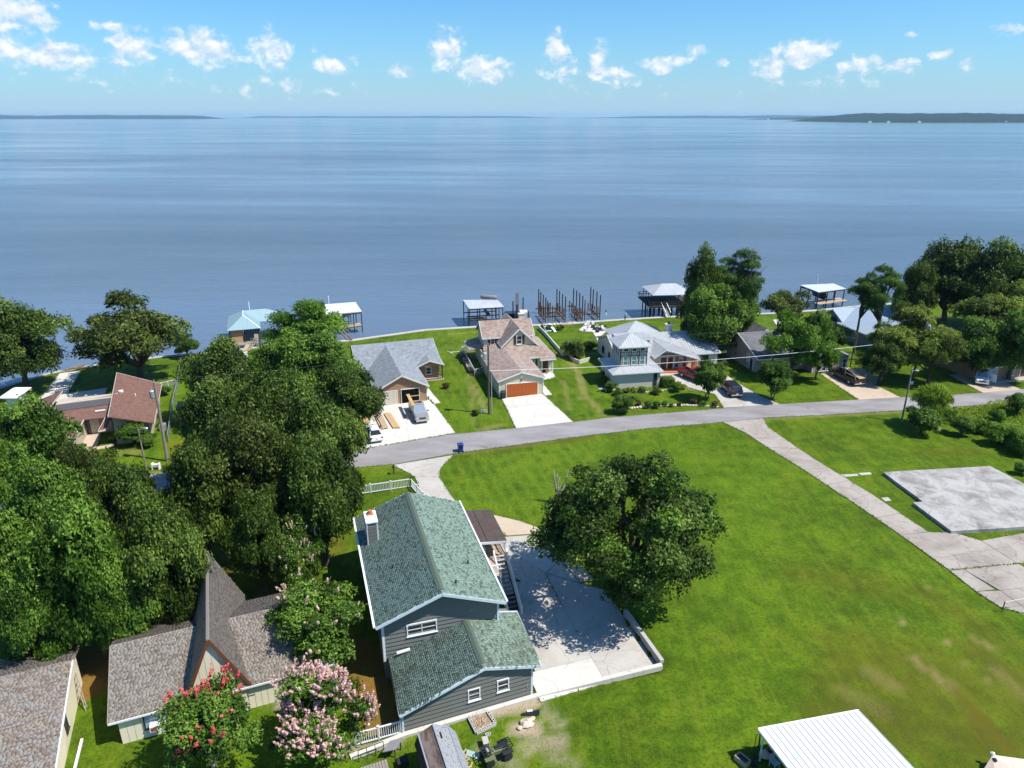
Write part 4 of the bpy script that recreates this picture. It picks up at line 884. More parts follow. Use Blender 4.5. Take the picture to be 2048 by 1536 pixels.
mb = MB(); mb.bar(f(11.5, 8.36, 4.45), f(9.5, 8.36, 4.68), .08, .2); mb.bar(f(12.12, 8.4, 4.4), f(12.12, 13.8, 4.4), .1, .2); mb.each('beam', white, S)
nst = 14
for k in range(nst):
    yy = 9.0 - (k + .5) * 4.6 / nst; zz = 2.6 - (k + .5) * 3.1 / nst
    MB().bar(f(11.05, yy, zz), f(12.1, yy, zz), .30, .05).build('tread', grey_wood if k < 9 else dark_wood, S)
mb = MB()
for xx in (11.02, 12.14): mb.bar(f(xx, 9.1, 2.5), f(xx, 4.3, -.55), .06, .26)
mb.each('stringer', dark_wood, S)
def rail_slope(p, q, h, step=.15):
    p, q = Vector(p), Vector(q); n = int((q - p).length / step); ang = math.atan2((q - p).y, (q - p).x)
    for i in range(n + 1): inst(PICKET[white.name], 'picket', S, p.lerp(q, i / n) + Z3 * .05, ang, (1, 1, h))
    for zz in (.1, h): MB().bar(p + Z3 * zz, q + Z3 * zz, .1, .1).build('rail', white, S)
rail_slope(f(12.2, 9.0, 2.6), f(12.2, 4.2, -.5), 1.0); rail_slope(f(12.2, 13.6, 2.7), f(12.2, 9.0, 2.7), 1.0); rail_slope(f(10.98, 8.7, 2.6), f(10.98, 4.4, -.3), .95); rail_slope(f(9.2, 6.2, 2.7), f(10.9, 6.2, 2.7), .95); rail_slope(f(10.3, 9.0, 2.7), f(10.3, 11.2, 2.7), .95)
for xx, yy, zz in ((12.2, 4.15, G0), (10.98, 4.3, G0)): MB().box(f(xx, yy, zz), (.14, .14, 1.25), FA.a).build('post', white, S)
mb = MB(); mb.box(f(10.2, 12.6, 2.75), (1.5, .7, .42), FA.a); mb.box(f(10.2, 12.9, 2.75), (1.5, .15, .9), FA.a); tag(mb.build('bench', dark_wood, None), 'dark bench on the deck under the brown porch roof', 'bench')

# ------------------------------------------------------------------ brown steep gabled cottage, left foreground
fT = Fr(-26.43, 36.41, 22)
H = House('cottage', 'cream board cottage with a steep brown shingle cross gable', 'house', fT, cream_board, sh_brown, redwood_trim)
H.W.prism([fT(0, .25, -.3), fT(0, 9.3, -.3), fT(0, 9.3, 2.4), fT(0, 5, 4.45), fT(0, .25, 2.3)], fT(14, 0) - fT(0, 0))
n1 = [fT(-.5, -.05, 2.25), fT(5.3, -.05, 2.25), fT(5.3, 5.0, 4.62), fT(-.45, 5.0, 4.62)]; n2 = [fT(-.45, 5.0, 4.62), fT(5, 5, 4.62), fT(5, 9.7, 2.5), fT(-.45, 9.7, 2.5)]
n3 = [fT(7.2, -.05, 2.25), fT(14.4, -.05, 2.25), fT(14.4, 5, 4.62), fT(7.2, 5, 4.62)]; n4 = [fT(7.2, 5, 4.62), fT(14.4, 5, 4.62), fT(14.4, 9.7, 2.5), fT(7.2, 9.7, 2.5)]
a1 = [fT(4.2, .0, 2.15), fT(6.33, -.05, 7.0), fT(6.33, 11.2, 7.0), fT(4.2, 11.0, 2.15)]; a2 = [fT(6.33, -.05, 7.0), fT(8.6, .0, 2.15), fT(8.6, 11.0, 2.15), fT(6.33, 11.2, 7.0)]
for q in (n1, n2, n3, n4, a1, a2): H.Rf.slab(q, .12)
H.W.prism([fT(4.4, .16, 2.0), fT(8.35, .16, 2.0), fT(6.33, .16, 6.75)], fT(0, 10.4) - fT(0, 0))
for a, b in ((a1[0], a1[1]), (a2[0], a2[1])): H.T.bar(a + Z3 * -.08, b + Z3 * -.08, .1, .22)
mb = MB(); mb.bar(n1[3] - Z3 * .06, n1[0] - Z3 * .06, .06, .16); mb.build('rake_trim', grey_wood, H.root); H.finish('bargeboard')
mb = MB(); mb.bar(n1[0] - Z3 * .1, n1[1] - Z3 * .1, .1, .14); mb.bar(n3[0] - Z3 * .1, n3[1] - Z3 * .1, .1, .14); mb.each('gutter', white, H.root)
for i, q in enumerate((n1, n2, n3, a1, a2, n4)): shingles(H.roof, q, sh_brown, .135, .25, 10 + i)
def battens(parent, fr, xa, xb, yy, z0, ztop, mat, step=.42, ns='F'):
    k = int((xb - xa) / step)
    for i in range(k):
        s0, s1 = xa + (xb - xa) * i / k, xa + (xb - xa) * (i + 1) / k - .028
        za, zb = ztop(s0), ztop(s1)
        if min(za, zb) > z0 + .1 or max(za, zb) > z0 + .3:
            zm = ztop((s0 + s1) / 2)
            MB().prism([fr(s0, yy, z0), fr(s1, yy, z0), fr(s1, yy, max(zb, z0 + .05)), fr((s0 + s1) / 2, yy, zm), fr(s0, yy, max(za, z0 + .05))], fr(0, -.03) - fr(0, 0)).build('siding_board', mat, parent)
battens(H.root, fT, 4.5, 8.2, .15, -.3, lambda s_: 6.6 - abs(s_ - 6.33) * 2.28, cream_board)
battens(H.root, fT, .02, 4.5, .24, -.3, lambda s_: 2.2, cream_board); battens(H.root, fT, 8.25, 13.9, .24, -.3, lambda s_: 2.2, cream_board)
H.window('F', 2.1, .18, .75, 1.2, 1.25, 0, 1, black, blind, .08)
mb = MB(); mb.box(fT(2.2, -.05, .75), (.7, .5, .45), fT.a); ac = tag(mb.build('air_conditioner', white, None), 'white window air conditioner under the cottage window', 'air conditioner')
MB().prism([fT(1.92, -.305, .82), fT(2.3, -.305, .82), fT(2.3, -.305, 1.12), fT(1.92, -.305, 1.12)], fT(0, .0) - fT(0, .01)).build('grille', red_iron, ac)
H.window('F', 8.0, .3, 1.2, 1.3, 1.1, 1, 0, black, glass, .07)

# barn at the left edge
H = House('outbuilding', 'long pale board outbuilding with a wide brown shingle roof at the lower left corner', 'outbuilding', fT, cream_board, sh_tan, white)
H.W.prism([fT(-3.4, -9, -.3), fT(-3.4, 7.4, -.3), fT(-3.4, 7.4, 2.4), fT(-3.4, 5.9, 3.3), fT(-3.4, -4, .9 + .2), fT(-3.4, -9, .4)], fT(-9, 0) - fT(0, 0))
b1 = [fT(-3.12, -9.5, -.45), fT(-14, -9.5, -.45), fT(-14, 5.9, 3.5), fT(-3.12, 5.9, 3.5)]; b2 = [fT(-3.12, 5.9, 3.5), fT(-14, 5.9, 3.5), fT(-14, 9.2, 2.55), fT(-3.12, 9.2, 2.55)]
b1 = [fT(-3.12, -9.5, .9), fT(-14, -9.5, .9), fT(-14, 5.9, 3.5), fT(-3.12, 5.9, 3.5)]
H.Rf.slab(b1, .12); H.Rf.slab(b2, .12); H.T.bar(b1[0] - Z3 * .06, b1[3] - Z3 * .06, .08, .16); H.finish()
shingles(H.roof, b1, sh_tan, .135, .26, 21); shingles(H.roof, b2, sh_tan, .135, .26, 22)
for k in range(32):
    yy = -8.4 + k * .5; zt = .9 + (yy + 9.5) * 2.6 / 15.4 - .1 if yy < 5.9 else 3.3 - (yy - 5.9) * .3
    MB().prism([fT(-3.4, yy, -.3), fT(-3.4, yy + .47, -.3), fT(-3.4, yy + .47, zt), fT(-3.4, yy, zt)], fT(.035, 0) - fT(0, 0)).build('siding_board', cream_board, H.root)
H.window('R', -3.36, 1.9, .9, .7, 1.2, 0, 1, dark_wood, glass, .07)
ld = thing('ladder', 'wooden ladder leaning on the pale outbuilding wall', 'ladder', fT(-3.0, 5.0), 0)
for dy in (0, .42): MB().bar(fT(-2.75, 4.4 + dy, 0), fT(-3.3, 6.0 + dy, 2.0), .06, .06).build('rail', grey_wood, ld)
for k in range(7): a = fT(-2.75, 4.4, 0).lerp(fT(-3.3, 6.0, 2.0), (k + .5) / 7); MB().bar(a, a + (fT(0, .42) - fT(0, 0)), .04, .04).build('rung', grey_wood, ld)
mb = MB(); mb.bar(fT(-2.7, -1.2, .1), fT(-2.6, 1.6, .1), .16, .14); tag(mb.build('white_pipe', white, None), 'white pipe lying in the grass beside the pale outbuilding', 'pipe')
mb = MB(); mb.box(fT(-2.75, -4.3, 0), (.35, 1.0, .5), fT.a); mb.box(fT(-2.75, -4.3, .5), (.45, 1.1, .06), fT.a); tag(mb.build('garden_box', white, None), 'small white box by the foot of the pale outbuilding wall', 'box')

# gambrel shed at the bottom
ap = V(866, 1451, 2.6); sd_ = Vector((V(894, 1536, 2.6) - ap)); sd_.z = 0; sd_.normalize(); sx_ = Vector((-sd_.y, sd_.x, 0))
if sx_.x < 0: sx_ = -sx_
fS = Fr(ap.x, ap.y, math.degrees(math.atan2(sx_.y, sx_.x)))
H = House('garden_shed', 'small gambrel roofed shed with rusty and grey roof at the bottom edge', 'shed', fS, dark_wood, rusty, grey_wood)
prof = [(-1.28, 1.35), (-1.0, 2.1), (0, 2.6), (1.05, 2.1), (1.55, 1.35)]
H.W.prism([fS(-1.2, 0, -.7), fS(1.4, 0, -.7), fS(1.4, 0, 1.35), fS(.95, 0, 2.0), fS(0, 0, 2.48), fS(-.92, 0, 2.0), fS(-1.2, 0, 1.35)], fS(0, -4.2) - fS(0, 0))
for (xa, za), (xb, zb) in zip(prof[:-1], prof[1:]):
    q = [fS(xa, .12, za), fS(xb, .12, zb), fS(xb, -4.4, zb), fS(xa, -4.4, za)]
    mb = MB(); mb.slab(q, .07); mb.build('roof_panel', rusty if -1.2 < xa < .0 and xb <= 0 and za > 1.5 else (dark_wood if xb < -.9 else spotted), H.root)
mb = MB()
for xx, zz in ((-1.0, 2.14), (0, 2.64), (1.05, 2.14)): mb.bar(fS(xx, .13, zz), fS(xx, -4.4, zz), .09, .04)
mb.each('ridge_cap', galv, H.root); mb = MB(); mb.bar(fS(.32, -.6, 2.52), fS(.32, -1.1, 2.52), .08, .05); mb.build('roof_vent', black, H.root); H.finish()

# white steel carport, lower right
H = House('carport', 'open carport with a white ribbed steel roof at the lower right', 'carport', Fr(16.13, 35.46, 12.1), white, mr_white, white)
c0, c1 = V(1517, 1457, 2.6), V(1717, 1420, 2.6); dv = V(1833, 1536, 2.6) - c1; dv.z = 0; dv.normalize(); c2, c3 = c1 + dv * 8.5, c0 + dv * 8.5
drop = Vector((0, 0, -.35)); N = 18
for k in range(N):
    a, b = c0.lerp(c1, k / N), c0.lerp(c1, (k + .94) / N); c, d_ = c3.lerp(c2, (k + .94) / N) + drop, c3.lerp(c2, k / N) + drop
    mb = MB(); mb.slab([a, b, c, d_], .03); e = c0.lerp(c1, (k + .97) / N); e2 = c3.lerp(c2, (k + .97) / N) + drop
    mb.bar(e + Z3 * -.01, e2 + Z3 * -.01, .05, .05, 1); mb.build('roof_panel', [mr_white, tarp_grey], H.root)
mb = MB(); mb.bar(c0 - Z3 * .08, c1 - Z3 * .08, .12, .2); mb.bar(c0 - Z3 * .1, c3 + drop - Z3 * .1, .1, .18); mb.bar(c1 - Z3 * .1, c2 + drop - Z3 * .1, .1, .18); mb.each('beam', white, H.root)
wd2 = (c1 - c0).normalized()
for a in (c0 + wd2 * .25 + dv * .25, c1 - wd2 * .25 + dv * .25, c0 + wd2 * .25 + dv * 4.3 + drop * .5, c1 - wd2 * .25 + dv * 4.3 + drop * .5): MB().tube([Vector((a.x, a.y, float(gh(a.x, a.y)) - .1)), a - Z3 * .1], .06, 8).build('post', white, H.root)
# ------------------------------------------------------------------ houses along the lake
# brick house with open garage
H = House('house', 'brick house with a grey shingle roof and one open garage door', 'house', Fr(-19.68, 96.76, 18.2), brick_m, sh_grey, cream_trim)
f = H.f
H.block(0, 7.2, 0, 15, 2.6, 4.45, 'y', z0=-.2)
H.block(-1.5, 11.3, 9.3, 22.2, 2.6, 4.75, 'x', m=15.6)
H.block(7.75, 11.6, 8.6, 13, 2.55, 3.3, 'y', m=9.55, z0=2.3, oe=.35, og=.25)
H.finish(); R_ = H.root
seams(H.roof, [f(3.5, .0, 4.63), f(3.7, .0, 4.63), f(3.7, 14.2, 4.63), f(3.5, 14.2, 4.63)], dark, 5, 'ridge_cap', .07, .1)
H.door('F', 1.6, -.01, 0, 2.45, 2.15, door_beige, 'garage_door', 4, rows=4)
c = f(4.78, 0, 0); mb = MB(); q = [f(3.5, -.02, .02), f(6.1, -.02, .02), f(6.1, -.02, 2.2), f(3.5, -.02, 2.2)]; mb.prism(q, f(0, .012) - f(0, 0)); mb.build('garage_shade_panel', dark, R_)  # black sheet on the wall stands in for the shade inside the open garage
mb = MB(); mb.bar(f(3.44, -.04, 0), f(3.44, -.04, 2.3), .14, .1); mb.bar(f(6.16, -.04, 0), f(6.16, -.04, 2.3), .14, .1); mb.bar(f(3.4, -.04, 2.27), f(6.2, -.04, 2.27), .1, .14); mb.build('door_frame', cream_trim, R_)
H.window('F', 9.5, 9.25, .8, .95, 1.2, 0, 1, white)
mb = MB(); mb.box(f(11.65, 8.75, -.1), (.18, .18, 2.5), f.a); mb.box(f(7.9, 8.75, -.1), (.18, .18, 2.5), f.a); mb.each('post', dark_wood, R_)
mb = MB(); mb.prism([f(7.3, 8.2, -.1), f(11.8, 8.2, -.1), f(11.8, 9.3, -.1), f(7.3, 9.3, -.1)], (0, 0, .25)); mb.build('porch_floor', conc_tan, R_)
picket_run(R_, f(7.7, 8.4, .1), f(11.6, 8.4, .1), .8, .3, dark_wood, False)
mb = MB(); mb.bar(f(7.3, -.05, 2.45), f(7.3, -.05, 0), .08, .08); mb.build('downspout', white, R_)
H.vent(f(.6, 13.2, 4.2), .06, .3, white)
# cream house
H = House('house', 'cream two storey house with rose tan roof and orange garage door', 'house', Fr(-1.9, 100.14, 13.5), cream_siding, sh_rose, white)
f = H.f
H.block(0, 6.86, 0.05, 12.4, 2.75, 3.85, 'y', m=3.45, oe=.32, og=.3)
H.block(.8, 9.3, 15.7, 21.0, 4.95, 6.95, 'x', m=18.3, oe=.35, og=.35)
H.block(3.35, 9.0, 12.4, 21.8, 4.3, 7.0, 'y', m=6.15, z0=2.4, oe=.35, og=.35)
H.walls([(0.2, 10.2), (11.2, 10.2), (11.2, 20.5), (.2, 20.5)], -.2, 2.75); H.walls([(.85, 15.75), (9.2, 15.75), (9.2, 20.9), (.85, 20.9)], 2.5, 4.9)
H.plane([(3.2, 9.75, 2.7), (11.75, 9.75, 2.7), (9.2, 12.4, 4.1), (3.2, 12.4, 4.1)], fascia=(0,)); H.plane([(11.75, 9.75, 2.7), (11.75, 21.0, 2.7), (9.2, 18.5, 4.1), (9.2, 12.4, 4.1)], fascia=(0,))
H.plane([(-.1, 9.5, 2.75), (3.4, 9.5, 3.75), (3.4, 15.8, 3.9), (.6, 15.8, 3.2)]); H.plane([(-1.6, 15.9, 2.7), (.9, 15.9, 3.3), (.9, 21.5, 3.3), (-1.6, 21.5, 2.7)], fascia=(3,))
H.plane([(8.9, 8.9, 2.45), (11.6, 8.9, 2.45), (11.6, 10.2, 2.8), (8.9, 10.2, 2.8)], fascia=(0,))
for zz in ((0, .06), (6.86, .06)): H.corner(zz[0], zz[1], 0, 2.7, .12)
H.corner(11.1, 9.1, 0, 2.45, .14)
H.finish(); R_ = H.root
seams(H.roof, [f(3.4, .0, 4.05), f(3.5, .0, 4.05), f(3.5, 12.2, 4.05), f(3.4, 12.2, 4.05)], dark, 5, 'ridge_cap', .07, .05)
H.door('F', 3.55, .04, 0, 4.85, 2.1, orange_door, 'garage_door', 8, rows=4)
H.window('F', 6.15, 12.38, 4.3, 1.0, 1.55, 0, 1, white, glass, .12, shutter_red); H.window('F', 2.3, 15.68, 3.45, .8, 1.3, 0, 1, white, glass, .1, shutter_red)
H.window('F', 7.9, 10.18, .8, .9, 1.4, 0, 1, white, glass_green, .1, shutter_red); H.door('F', 10.05, 9.9, .05, .95, 2.1, door_red, 'front_door', 2, rows=3)
for x_ in (9.4, 10.75): MB().box(f(x_, 9.8, 0), (.14, .3, 2.4), f.a).build('door_post', white, R_)
mb = MB(); c, n, t_ = H.at('F', 3.43, .0, 3.2); mb.tube([c, c + n * .06], .22, 10); mb.build('gable_vent', white, R_)
mb = MB(); mb.bar(f(3.3, 0, 2.6), f(3.55, 0, 2.6), .12, .14); mb.build('wall_lamp', black, R_)
H.chimney(8.3, 19.5, 5.2, 7.55, 1.0, .7, stucco, stucco, False)
H.window('L', .78, 17.5, 3.5, .8, 1.2, 0, 1, white); H.window('L', -.02, 6, .9, .8, 1.1, 0, 1, white)
tb = thing('trash_bin', 'black wheeled bin at the left end of the orange garage door', 'trash bin', f(.55, -.35, 0), f.a)
def bin_parts(root, body, lid):
    mb = MB(); v = [(-.26, -.28, .12), (.26, -.28, .12), (.26, .28, .12), (-.26, .28, .12), (-.33, -.36, 1.02), (.33, -.36, 1.02), (.33, .36, 1.02), (-.33, .36, 1.02)]
    mb.add(v, [(3, 2, 1, 0), (4, 5, 6, 7), (0, 1, 5, 4), (1, 2, 6, 5), (2, 3, 7, 6), (3, 0, 4, 7)]); mb.build('body', body, root, local=True, bevel=.03)
    mb = MB(); mb.prism([(-.36, -.40, 1.02), (.36, -.40, 1.02), (.34, .40, 1.12), (-.34, .40, 1.12)], (0, 0, .07)); mb.build('lid', lid, root, local=True, bevel=.02)
    mb = MB(); mb.bar((-.3, .44, 1.05), (.3, .44, 1.05), .04); mb.build('handle', lid, root, local=True)
    for s_ in (-1, 1): mb = MB(); mb.tube([(s_ * .24, .33, .12), (s_ * .32, .33, .12)], .12, 10); mb.build('wheel', rubber, root, local=True)
bin_parts(tb, black, black)
tb = thing('trash_bin', 'blue wheeled bin standing at the edge of the street', 'trash bin', V(921, 903, .04), R(200)); bin_parts(tb, blue_bin, blue_bin)

# pale metal roofed house with the glazed tower
f = Fr(15.89, 103.73, 10)
H = House('house', 'pale stucco house with a grey standing seam metal roof and glazed tower', 'house', f, stucco, mr_grey, white)
H.walls([(0, 0), (7.5, 0), (7.5, 7), (0, 7)], -.2, 2.75); H.walls([(1.3, 1.25), (5.65, 1.25), (5.65, 5.3), (1.3, 5.3)], 2.5, 6.65)
H.W.prism([f(3.0, 8, -.2), f(3.0, 19, -.2), f(3.0, 19, 2.7), f(3.0, 12.9, 4.85), f(3.0, 8, 2.9)], f(17.6, 0) - f(0, 0))
H.walls([(15.9, 7.4), (20.6, 7.4), (20.6, 12), (15.9, 12)], -.2, 2.7)
c_ = [(-.45, -.45, 2.7), (7.95, -.45, 2.7), (7.95, 7.3, 2.75), (-.45, 7.3, 2.75)]; i_ = [(1.3, 1.25, 3.3), (5.65, 1.25, 3.3), (5.65, 5.3, 3.45), (1.3, 5.3, 3.45)]
low = [H.plane([c_[k], c_[(k + 1) % 4], i_[(k + 1) % 4], i_[k]], fascia=(0,)) for k in (0, 1, 3)] + [H.plane([c_[2], c_[3], i_[3], i_[2]])]
e_ = [(.75, .7, 6.6), (6.2, .7, 6.6), (6.2, 5.85, 6.6), (.75, 5.85, 6.6)]; ap_ = (3.45, 3.2, 8.15)
tw = [H.plane([e_[k], e_[(k + 1) % 4], ap_], fascia=(0,)) for k in range(4)]
mn = H.plane([(2.4, 7.0, 2.75), (21.0, 7.0, 2.65), (20.4, 12.9, 5.0), (2.6, 12.9, 5.0)], fascia=(0, 1)); H.plane([(2.6, 12.9, 5.0), (20.4, 12.9, 5.0), (21, 19.5, 2.65), (2.3, 19.5, 2.65)], fascia=(1, 2, 3))
fg1 = H.plane([(10.6, 5.6, 4.15), (16.5, 5.1, 2.35), (16.3, 9.5, 3.0), (10.3, 12.2, 4.35)], fascia=(0,)); fg2 = H.plane([(8.6, 5.7, 2.75), (10.6, 5.6, 4.15), (10.3, 12.2, 4.35), (8.4, 8.5, 2.9)], fascia=(0,))
H.W.prism([f(8.8, 7.4, -.2), f(16.0, 7.4, -.2), f(16.0, 7.4, 2.5), f(10.6, 7.4, 3.95), f(8.8, 7.4, 2.8)], f(0, .5) - f(0, 0))
hp = [(5.5, 14, 3.2), (15, 14, 3.2), (15.4, 23, 2.8), (5.2, 23, 2.8)]; hh = [H.plane([hp[k], hp[(k + 1) % 4], (9.7, 18.5, 5.6)]) for k in range(4)]
dm = H.plane([(3.6, 9.4, 4.95), (9.6, 9.4, 4.95), (9.6, 12.9, 5.15), (3.6, 12.9, 5.15)], fascia=(0,))
H.W.prism([f(4, 9.7, 3.6), f(9.2, 9.7, 3.6), f(9.2, 9.7, 4.9), f(4, 9.7, 4.9)], f(0, 1.5) - f(0, 0))
H.finish(); R_ = H.root
for q in low + tw + [mn, fg1, fg2, dm] + hh: seams(H.roof, q, mr_pale, .42, 'seams', .045)
MB().prism([f(4.1, 9.66, 3.7), f(9.1, 9.66, 3.7), f(9.1, 9.66, 4.85), f(4.1, 9.66, 4.85)], f(0, .03) - f(0, 0)).build('dormer_cladding', terracotta, R_)
for k in range(3):
    xx = 2.12 + k * 1.36
    H.window('F', xx, 1.22, 3.42, .86, 1.5, 0, 1, white, glass_green, .1, sill=False); H.window('F', xx, 1.22, 5.65, .86, .62, 0, 0, white, glass, .08, sill=False)
    MB().prism([f(xx - .42, 1.23, 5.05), f(xx + .42, 1.23, 5.05), f(xx + .42, 1.23, 5.5), f(xx - .42, 1.23, 5.5)], f(0, -.03) - f(0, 0)).build('panel', conc_pale, R_)
for k in range(4):
    yy = 1.75 + k * 1.0
    H.window('L', 1.27, yy, 3.5, .74, 1.5, 0, 1, white, glass_green, .09, sill=False); H.window('L', 1.27, yy, 5.65, .74, .62, 0, 0, white, glass, .08, sill=False)
mb = MB()
for xx in (1.33, 2.62, 2.98 + .0, 3.98, 4.34 + .0, 5.62): mb.bar(f(xx, 1.2, 3.3), f(xx, 1.2, 6.6), .07, .07)
for yy in (1.25, 2.25, 3.25, 4.25, 5.25): mb.bar(f(1.25, yy, 3.35), f(1.25, yy, 6.6), .07, .07)
for zz in (4.98, 5.58): mb.bar(f(1.3, 1.2, zz), f(5.65, 1.2, zz), .06, .07); mb.bar(f(1.25, 1.25, zz), f(1.25, 5.3, zz), .06, .07)
mb.each('mullion', dark_wood, R_)
H.window('F', 6.75, -.02, .25, .55, 2.1, 0, 3, dark_wood, glass, .05, sill=False)
H.door('F', 11.0, 7.36, .05, 1.1, 2.2, wood_door, 'front_door', 3, rows=5); H.door('F', 12.2, 7.36, .05, .9, 2.2, door_red, 'front_door', 1)
for xx in (13.35, 14.75): H.window('F', xx, 7.36, .5, .42, 1.7, 0, 1, black, glass, .05)
MB().prism([f(13.72, 7.36, .5), f(14.38, 7.36, .5), f(14.38, 7.36, 2.2), f(13.72, 7.36, 2.2)], f(0, -.03) - f(0, 0)).build('panel', stucco, R_)
tc = bpy.data.curves.new('letter', 'FONT'); tc.body = 'R'; tc.size = 1.05; tc.extrude = .02; tc.align_x = 'CENTER'; tc.offset = .012
to = bpy.data.objects.new('letter', tc); dg = bpy.context.evaluated_depsgraph_get(); link(to); me = bpy.data.meshes.new_from_object(to.evaluated_get(bpy.context.evaluated_depsgraph_get())); bpy.data.objects.remove(to)
me.name = 'letter_sign'; me.materials.clear(); me.materials.append(dark_wood); lo = link(bpy.data.objects.new('letter_sign', me)); lo.parent = R_; lo.location = world_mat(R_).inverted() @ f(14.05, 7.30, 1.0); lo.rotation_euler = (R(90), 0, 0); slope_uv(me) if not me.uv_layers else None
MB().box(f(15.9, 6.0, 0), (.9, .25, 2.2), f.a).build('porch_pier', terracotta, R_)
H.window('F', 18.2, 7.36, 1.2, 1.6, 1.0, 1, 0, dark_wood, glass, .06)
MB().prism([f(8.9, 5.6, .02), f(16.4, 5.2, .02), f(16.4, 7.4, .02), f(8.9, 7.4, .02)], (0, 0, .2)).build('porch_floor', terracotta, R_)
H.chimney(14.2, 14.0, 3.4, 5.9, 1.05, 1.05, stucco, stucco)
for a_, b_, z_ in ((16.8, 11.6, 4.5), (18.9, 9.5, 3.7), (17.9, 9.2, 3.6), (20.0, 9.1, 3.5)): H.vent(f(a_, b_, z_), .09, .4, black)
H.window('L', 2.97, 15.5, .9, 1.3, 1.2, 1, 0, dark_wood); H.window('L', 2.97, 12, .9, .9, 1.2, 0, 0, dark_wood)
mb = MB(); cpt = f(7.9, 7.1, 2.9)
for k in range(5): mb.tube([f(7.9 + .5 * math.cos(a), 7.0, 2.9 + .75 * math.sin(a)) + Z3 * 0 for a in np.linspace(-.2, math.pi * .85, 9)], .03, 5); break
mb.build('arched_trellis', white, R_)
# slate grey house
f = Fr(40.22, 112.61, 12)
H = House('house', 'pinkish grey sided house with slate grey roof half hidden by trees', 'house', f, pink_grey, sh_slate, white)
H.W.prism([f(0, -1.0, -.2), f(0, 8.5, -.2), f(0, 8.5, 2.85), f(0, 4.9, 5.0), f(0, -1.0, 3.0)], f(14, 0) - f(0, 0))
H.plane([(-.45, -2.4, 2.75), (9.5, -2.4, 2.75), (9.5, 4.9, 5.25), (-.45, 4.9, 5.25)], fascia=(0,)); H.plane([(9.5, -1, 3.2), (14.6, -1, 3.2), (14.6, 4.9, 5.25), (9.5, 4.9, 5.25)]); H.plane([(-.45, 4.9, 5.25), (14.6, 4.9, 5.25), (14.6, 9.0, 2.75), (-.45, 9.0, 2.75)], fascia=(3,))
H.T.bar(f(-.45, -2.4, 2.7), f(-.45, 4.9, 5.15), .06, .2)
H.block(9.2, 15.6, -3.3, 4, 2.75, 4.15, 'y', oe=.5, og=.45); H.block(3.2, 8.0, 6, 12.5, 2.85, 5.2, 'y', oe=.4, og=.4)
H.corner(15.6, -3.3, 0, 2.7); H.corner(9.2, -3.3, 0, 2.7); H.corner(0, 8.5, 0, 2.8, .08)
H.finish(); R_ = H.root
H.window('L', -.03, 1.2, 1.3, .95, 1.3, 0, 1, white, blind); H.door('L', -.03, .1, .1, .9, 2.0, dark_wood, 'side_door', 1)
for xx, w_ in ((10.35, .75), (11.3, .8), (12.35, .9)): H.window('F', xx, -3.33, .25, w_, 1.45 if xx < 12 else 2.2, 0, 1, white, glass)
H.window('F', 15.0, -3.33, .6, .8, 1.6, 0, 1, white)
mb = MB(); c = f(-.05, 5.4, 1.2); mb.box(c, (.08, .3, .2), f.a); mb.build('wall_vent', dark, R_)
mb = MB(); mb.bar(f(-.06, 2.1, 3.6), f(-.06, 2.1, .1), .08); mb.build('downspout', grey_wood, R_)
# light blue roofed house among the pines
f = Fr(65.5, 124, 14)
H = House('house', 'house with a light blue metal roof behind two tall pines', 'house', f, grey_panel, mr_blue, white)
H.block(0, 11, 0, 12, 2.7, 4.7, 'y', oe=.5, og=.4); H.block(0.5, 14, 8, 15, 2.7, 4.6, 'x', oe=.5, og=.4)
H.plane([(-.8, -2.6, 2.2), (4.8, -2.6, 2.2), (4.8, 0, 2.6), (-.8, 0, 2.6)], fascia=(0,)); H.finish()
for q in H.planes[:4]: seams(H.roof, q, mr_blue, .45, 'seams', .04)
MB().box(f(-.5, -2.4, 0), (.12, .12, 2.2), f.a).build('post', white, H.root); H.window('F', 2.4, -.03, .9, 1.1, 1.2, 1, 1, white); H.window('L', -.03, 4, .9, 1.1, 1.2, 1, 1, white)
# brick house at the far right under trees
f = Fr(76.0, 107.5, 13)
H = House('house', 'low brown brick house under trees behind the white suv', 'house', f, brick_m, sh_slate, white)
H.block(-1, 16, 0, 9, 2.6, 4.2, 'x', oe=.6, og=.5); H.block(3, 9, 4, 16, 2.6, 4.3, 'y'); H.finish()
H.window('F', 1.2, -.03, .5, 2.6, 1.5, 1, 0, white, blind); H.window('F', 5.2, -.03, .5, 1.3, 1.6, 0, 1, white, glass_green); H.door('F', 7.6, -.03, .05, 1.0, 2.1, wood_door, 'front_door', 1)
MB().prism([f(-1.2, -1.4, 0), f(10, -1.4, 0), f(10, 0, 0), f(-1.2, 0, 0)], (0, 0, .18)).build('porch_floor', conc_pale, H.root)
# brown mono pitch house at the left
f = Fr(-47.42, 84.87, 18)
H = House('house', 'low house with angular red brown mono pitch roofs by the far left shore', 'house', f, tan_stucco, sh_redbr, cream_trim)
rb = H.plane([(-4.35, -.55, 4.3), (.75, -.5, 2.7), (-.2, 15.1, 2.7), (-6.3, 17.3, 4.4)], fascia=(1, 3, 2)); H.W.prism([f(-4.1, .2, -.2), f(0, .2, -.2), f(0, .2, 2.8), f(-4.1, .2, 4.05)], f(-.8, 14.3) - f(0, 0))
mid = H.plane([(-12.1, 3.8, 2.65), (-5.0, 3.7, 2.6), (-4.9, 7.7, 3.0), (-12.1, 7.0, 3.0)]); H.plane([(-12.2, -.6, 2.6), (-8.15, -1.9, 2.6), (-8.25, 3.8, 2.66), (-12.1, 3.8, 2.66)], fascia=(0, 1)); H.plane([(-5.75, -.65, 2.55), (-4.95, -.45, 2.55), (-4.95, 3.8, 2.65), (-5.7, 3.7, 2.65)], fascia=(0, 3))
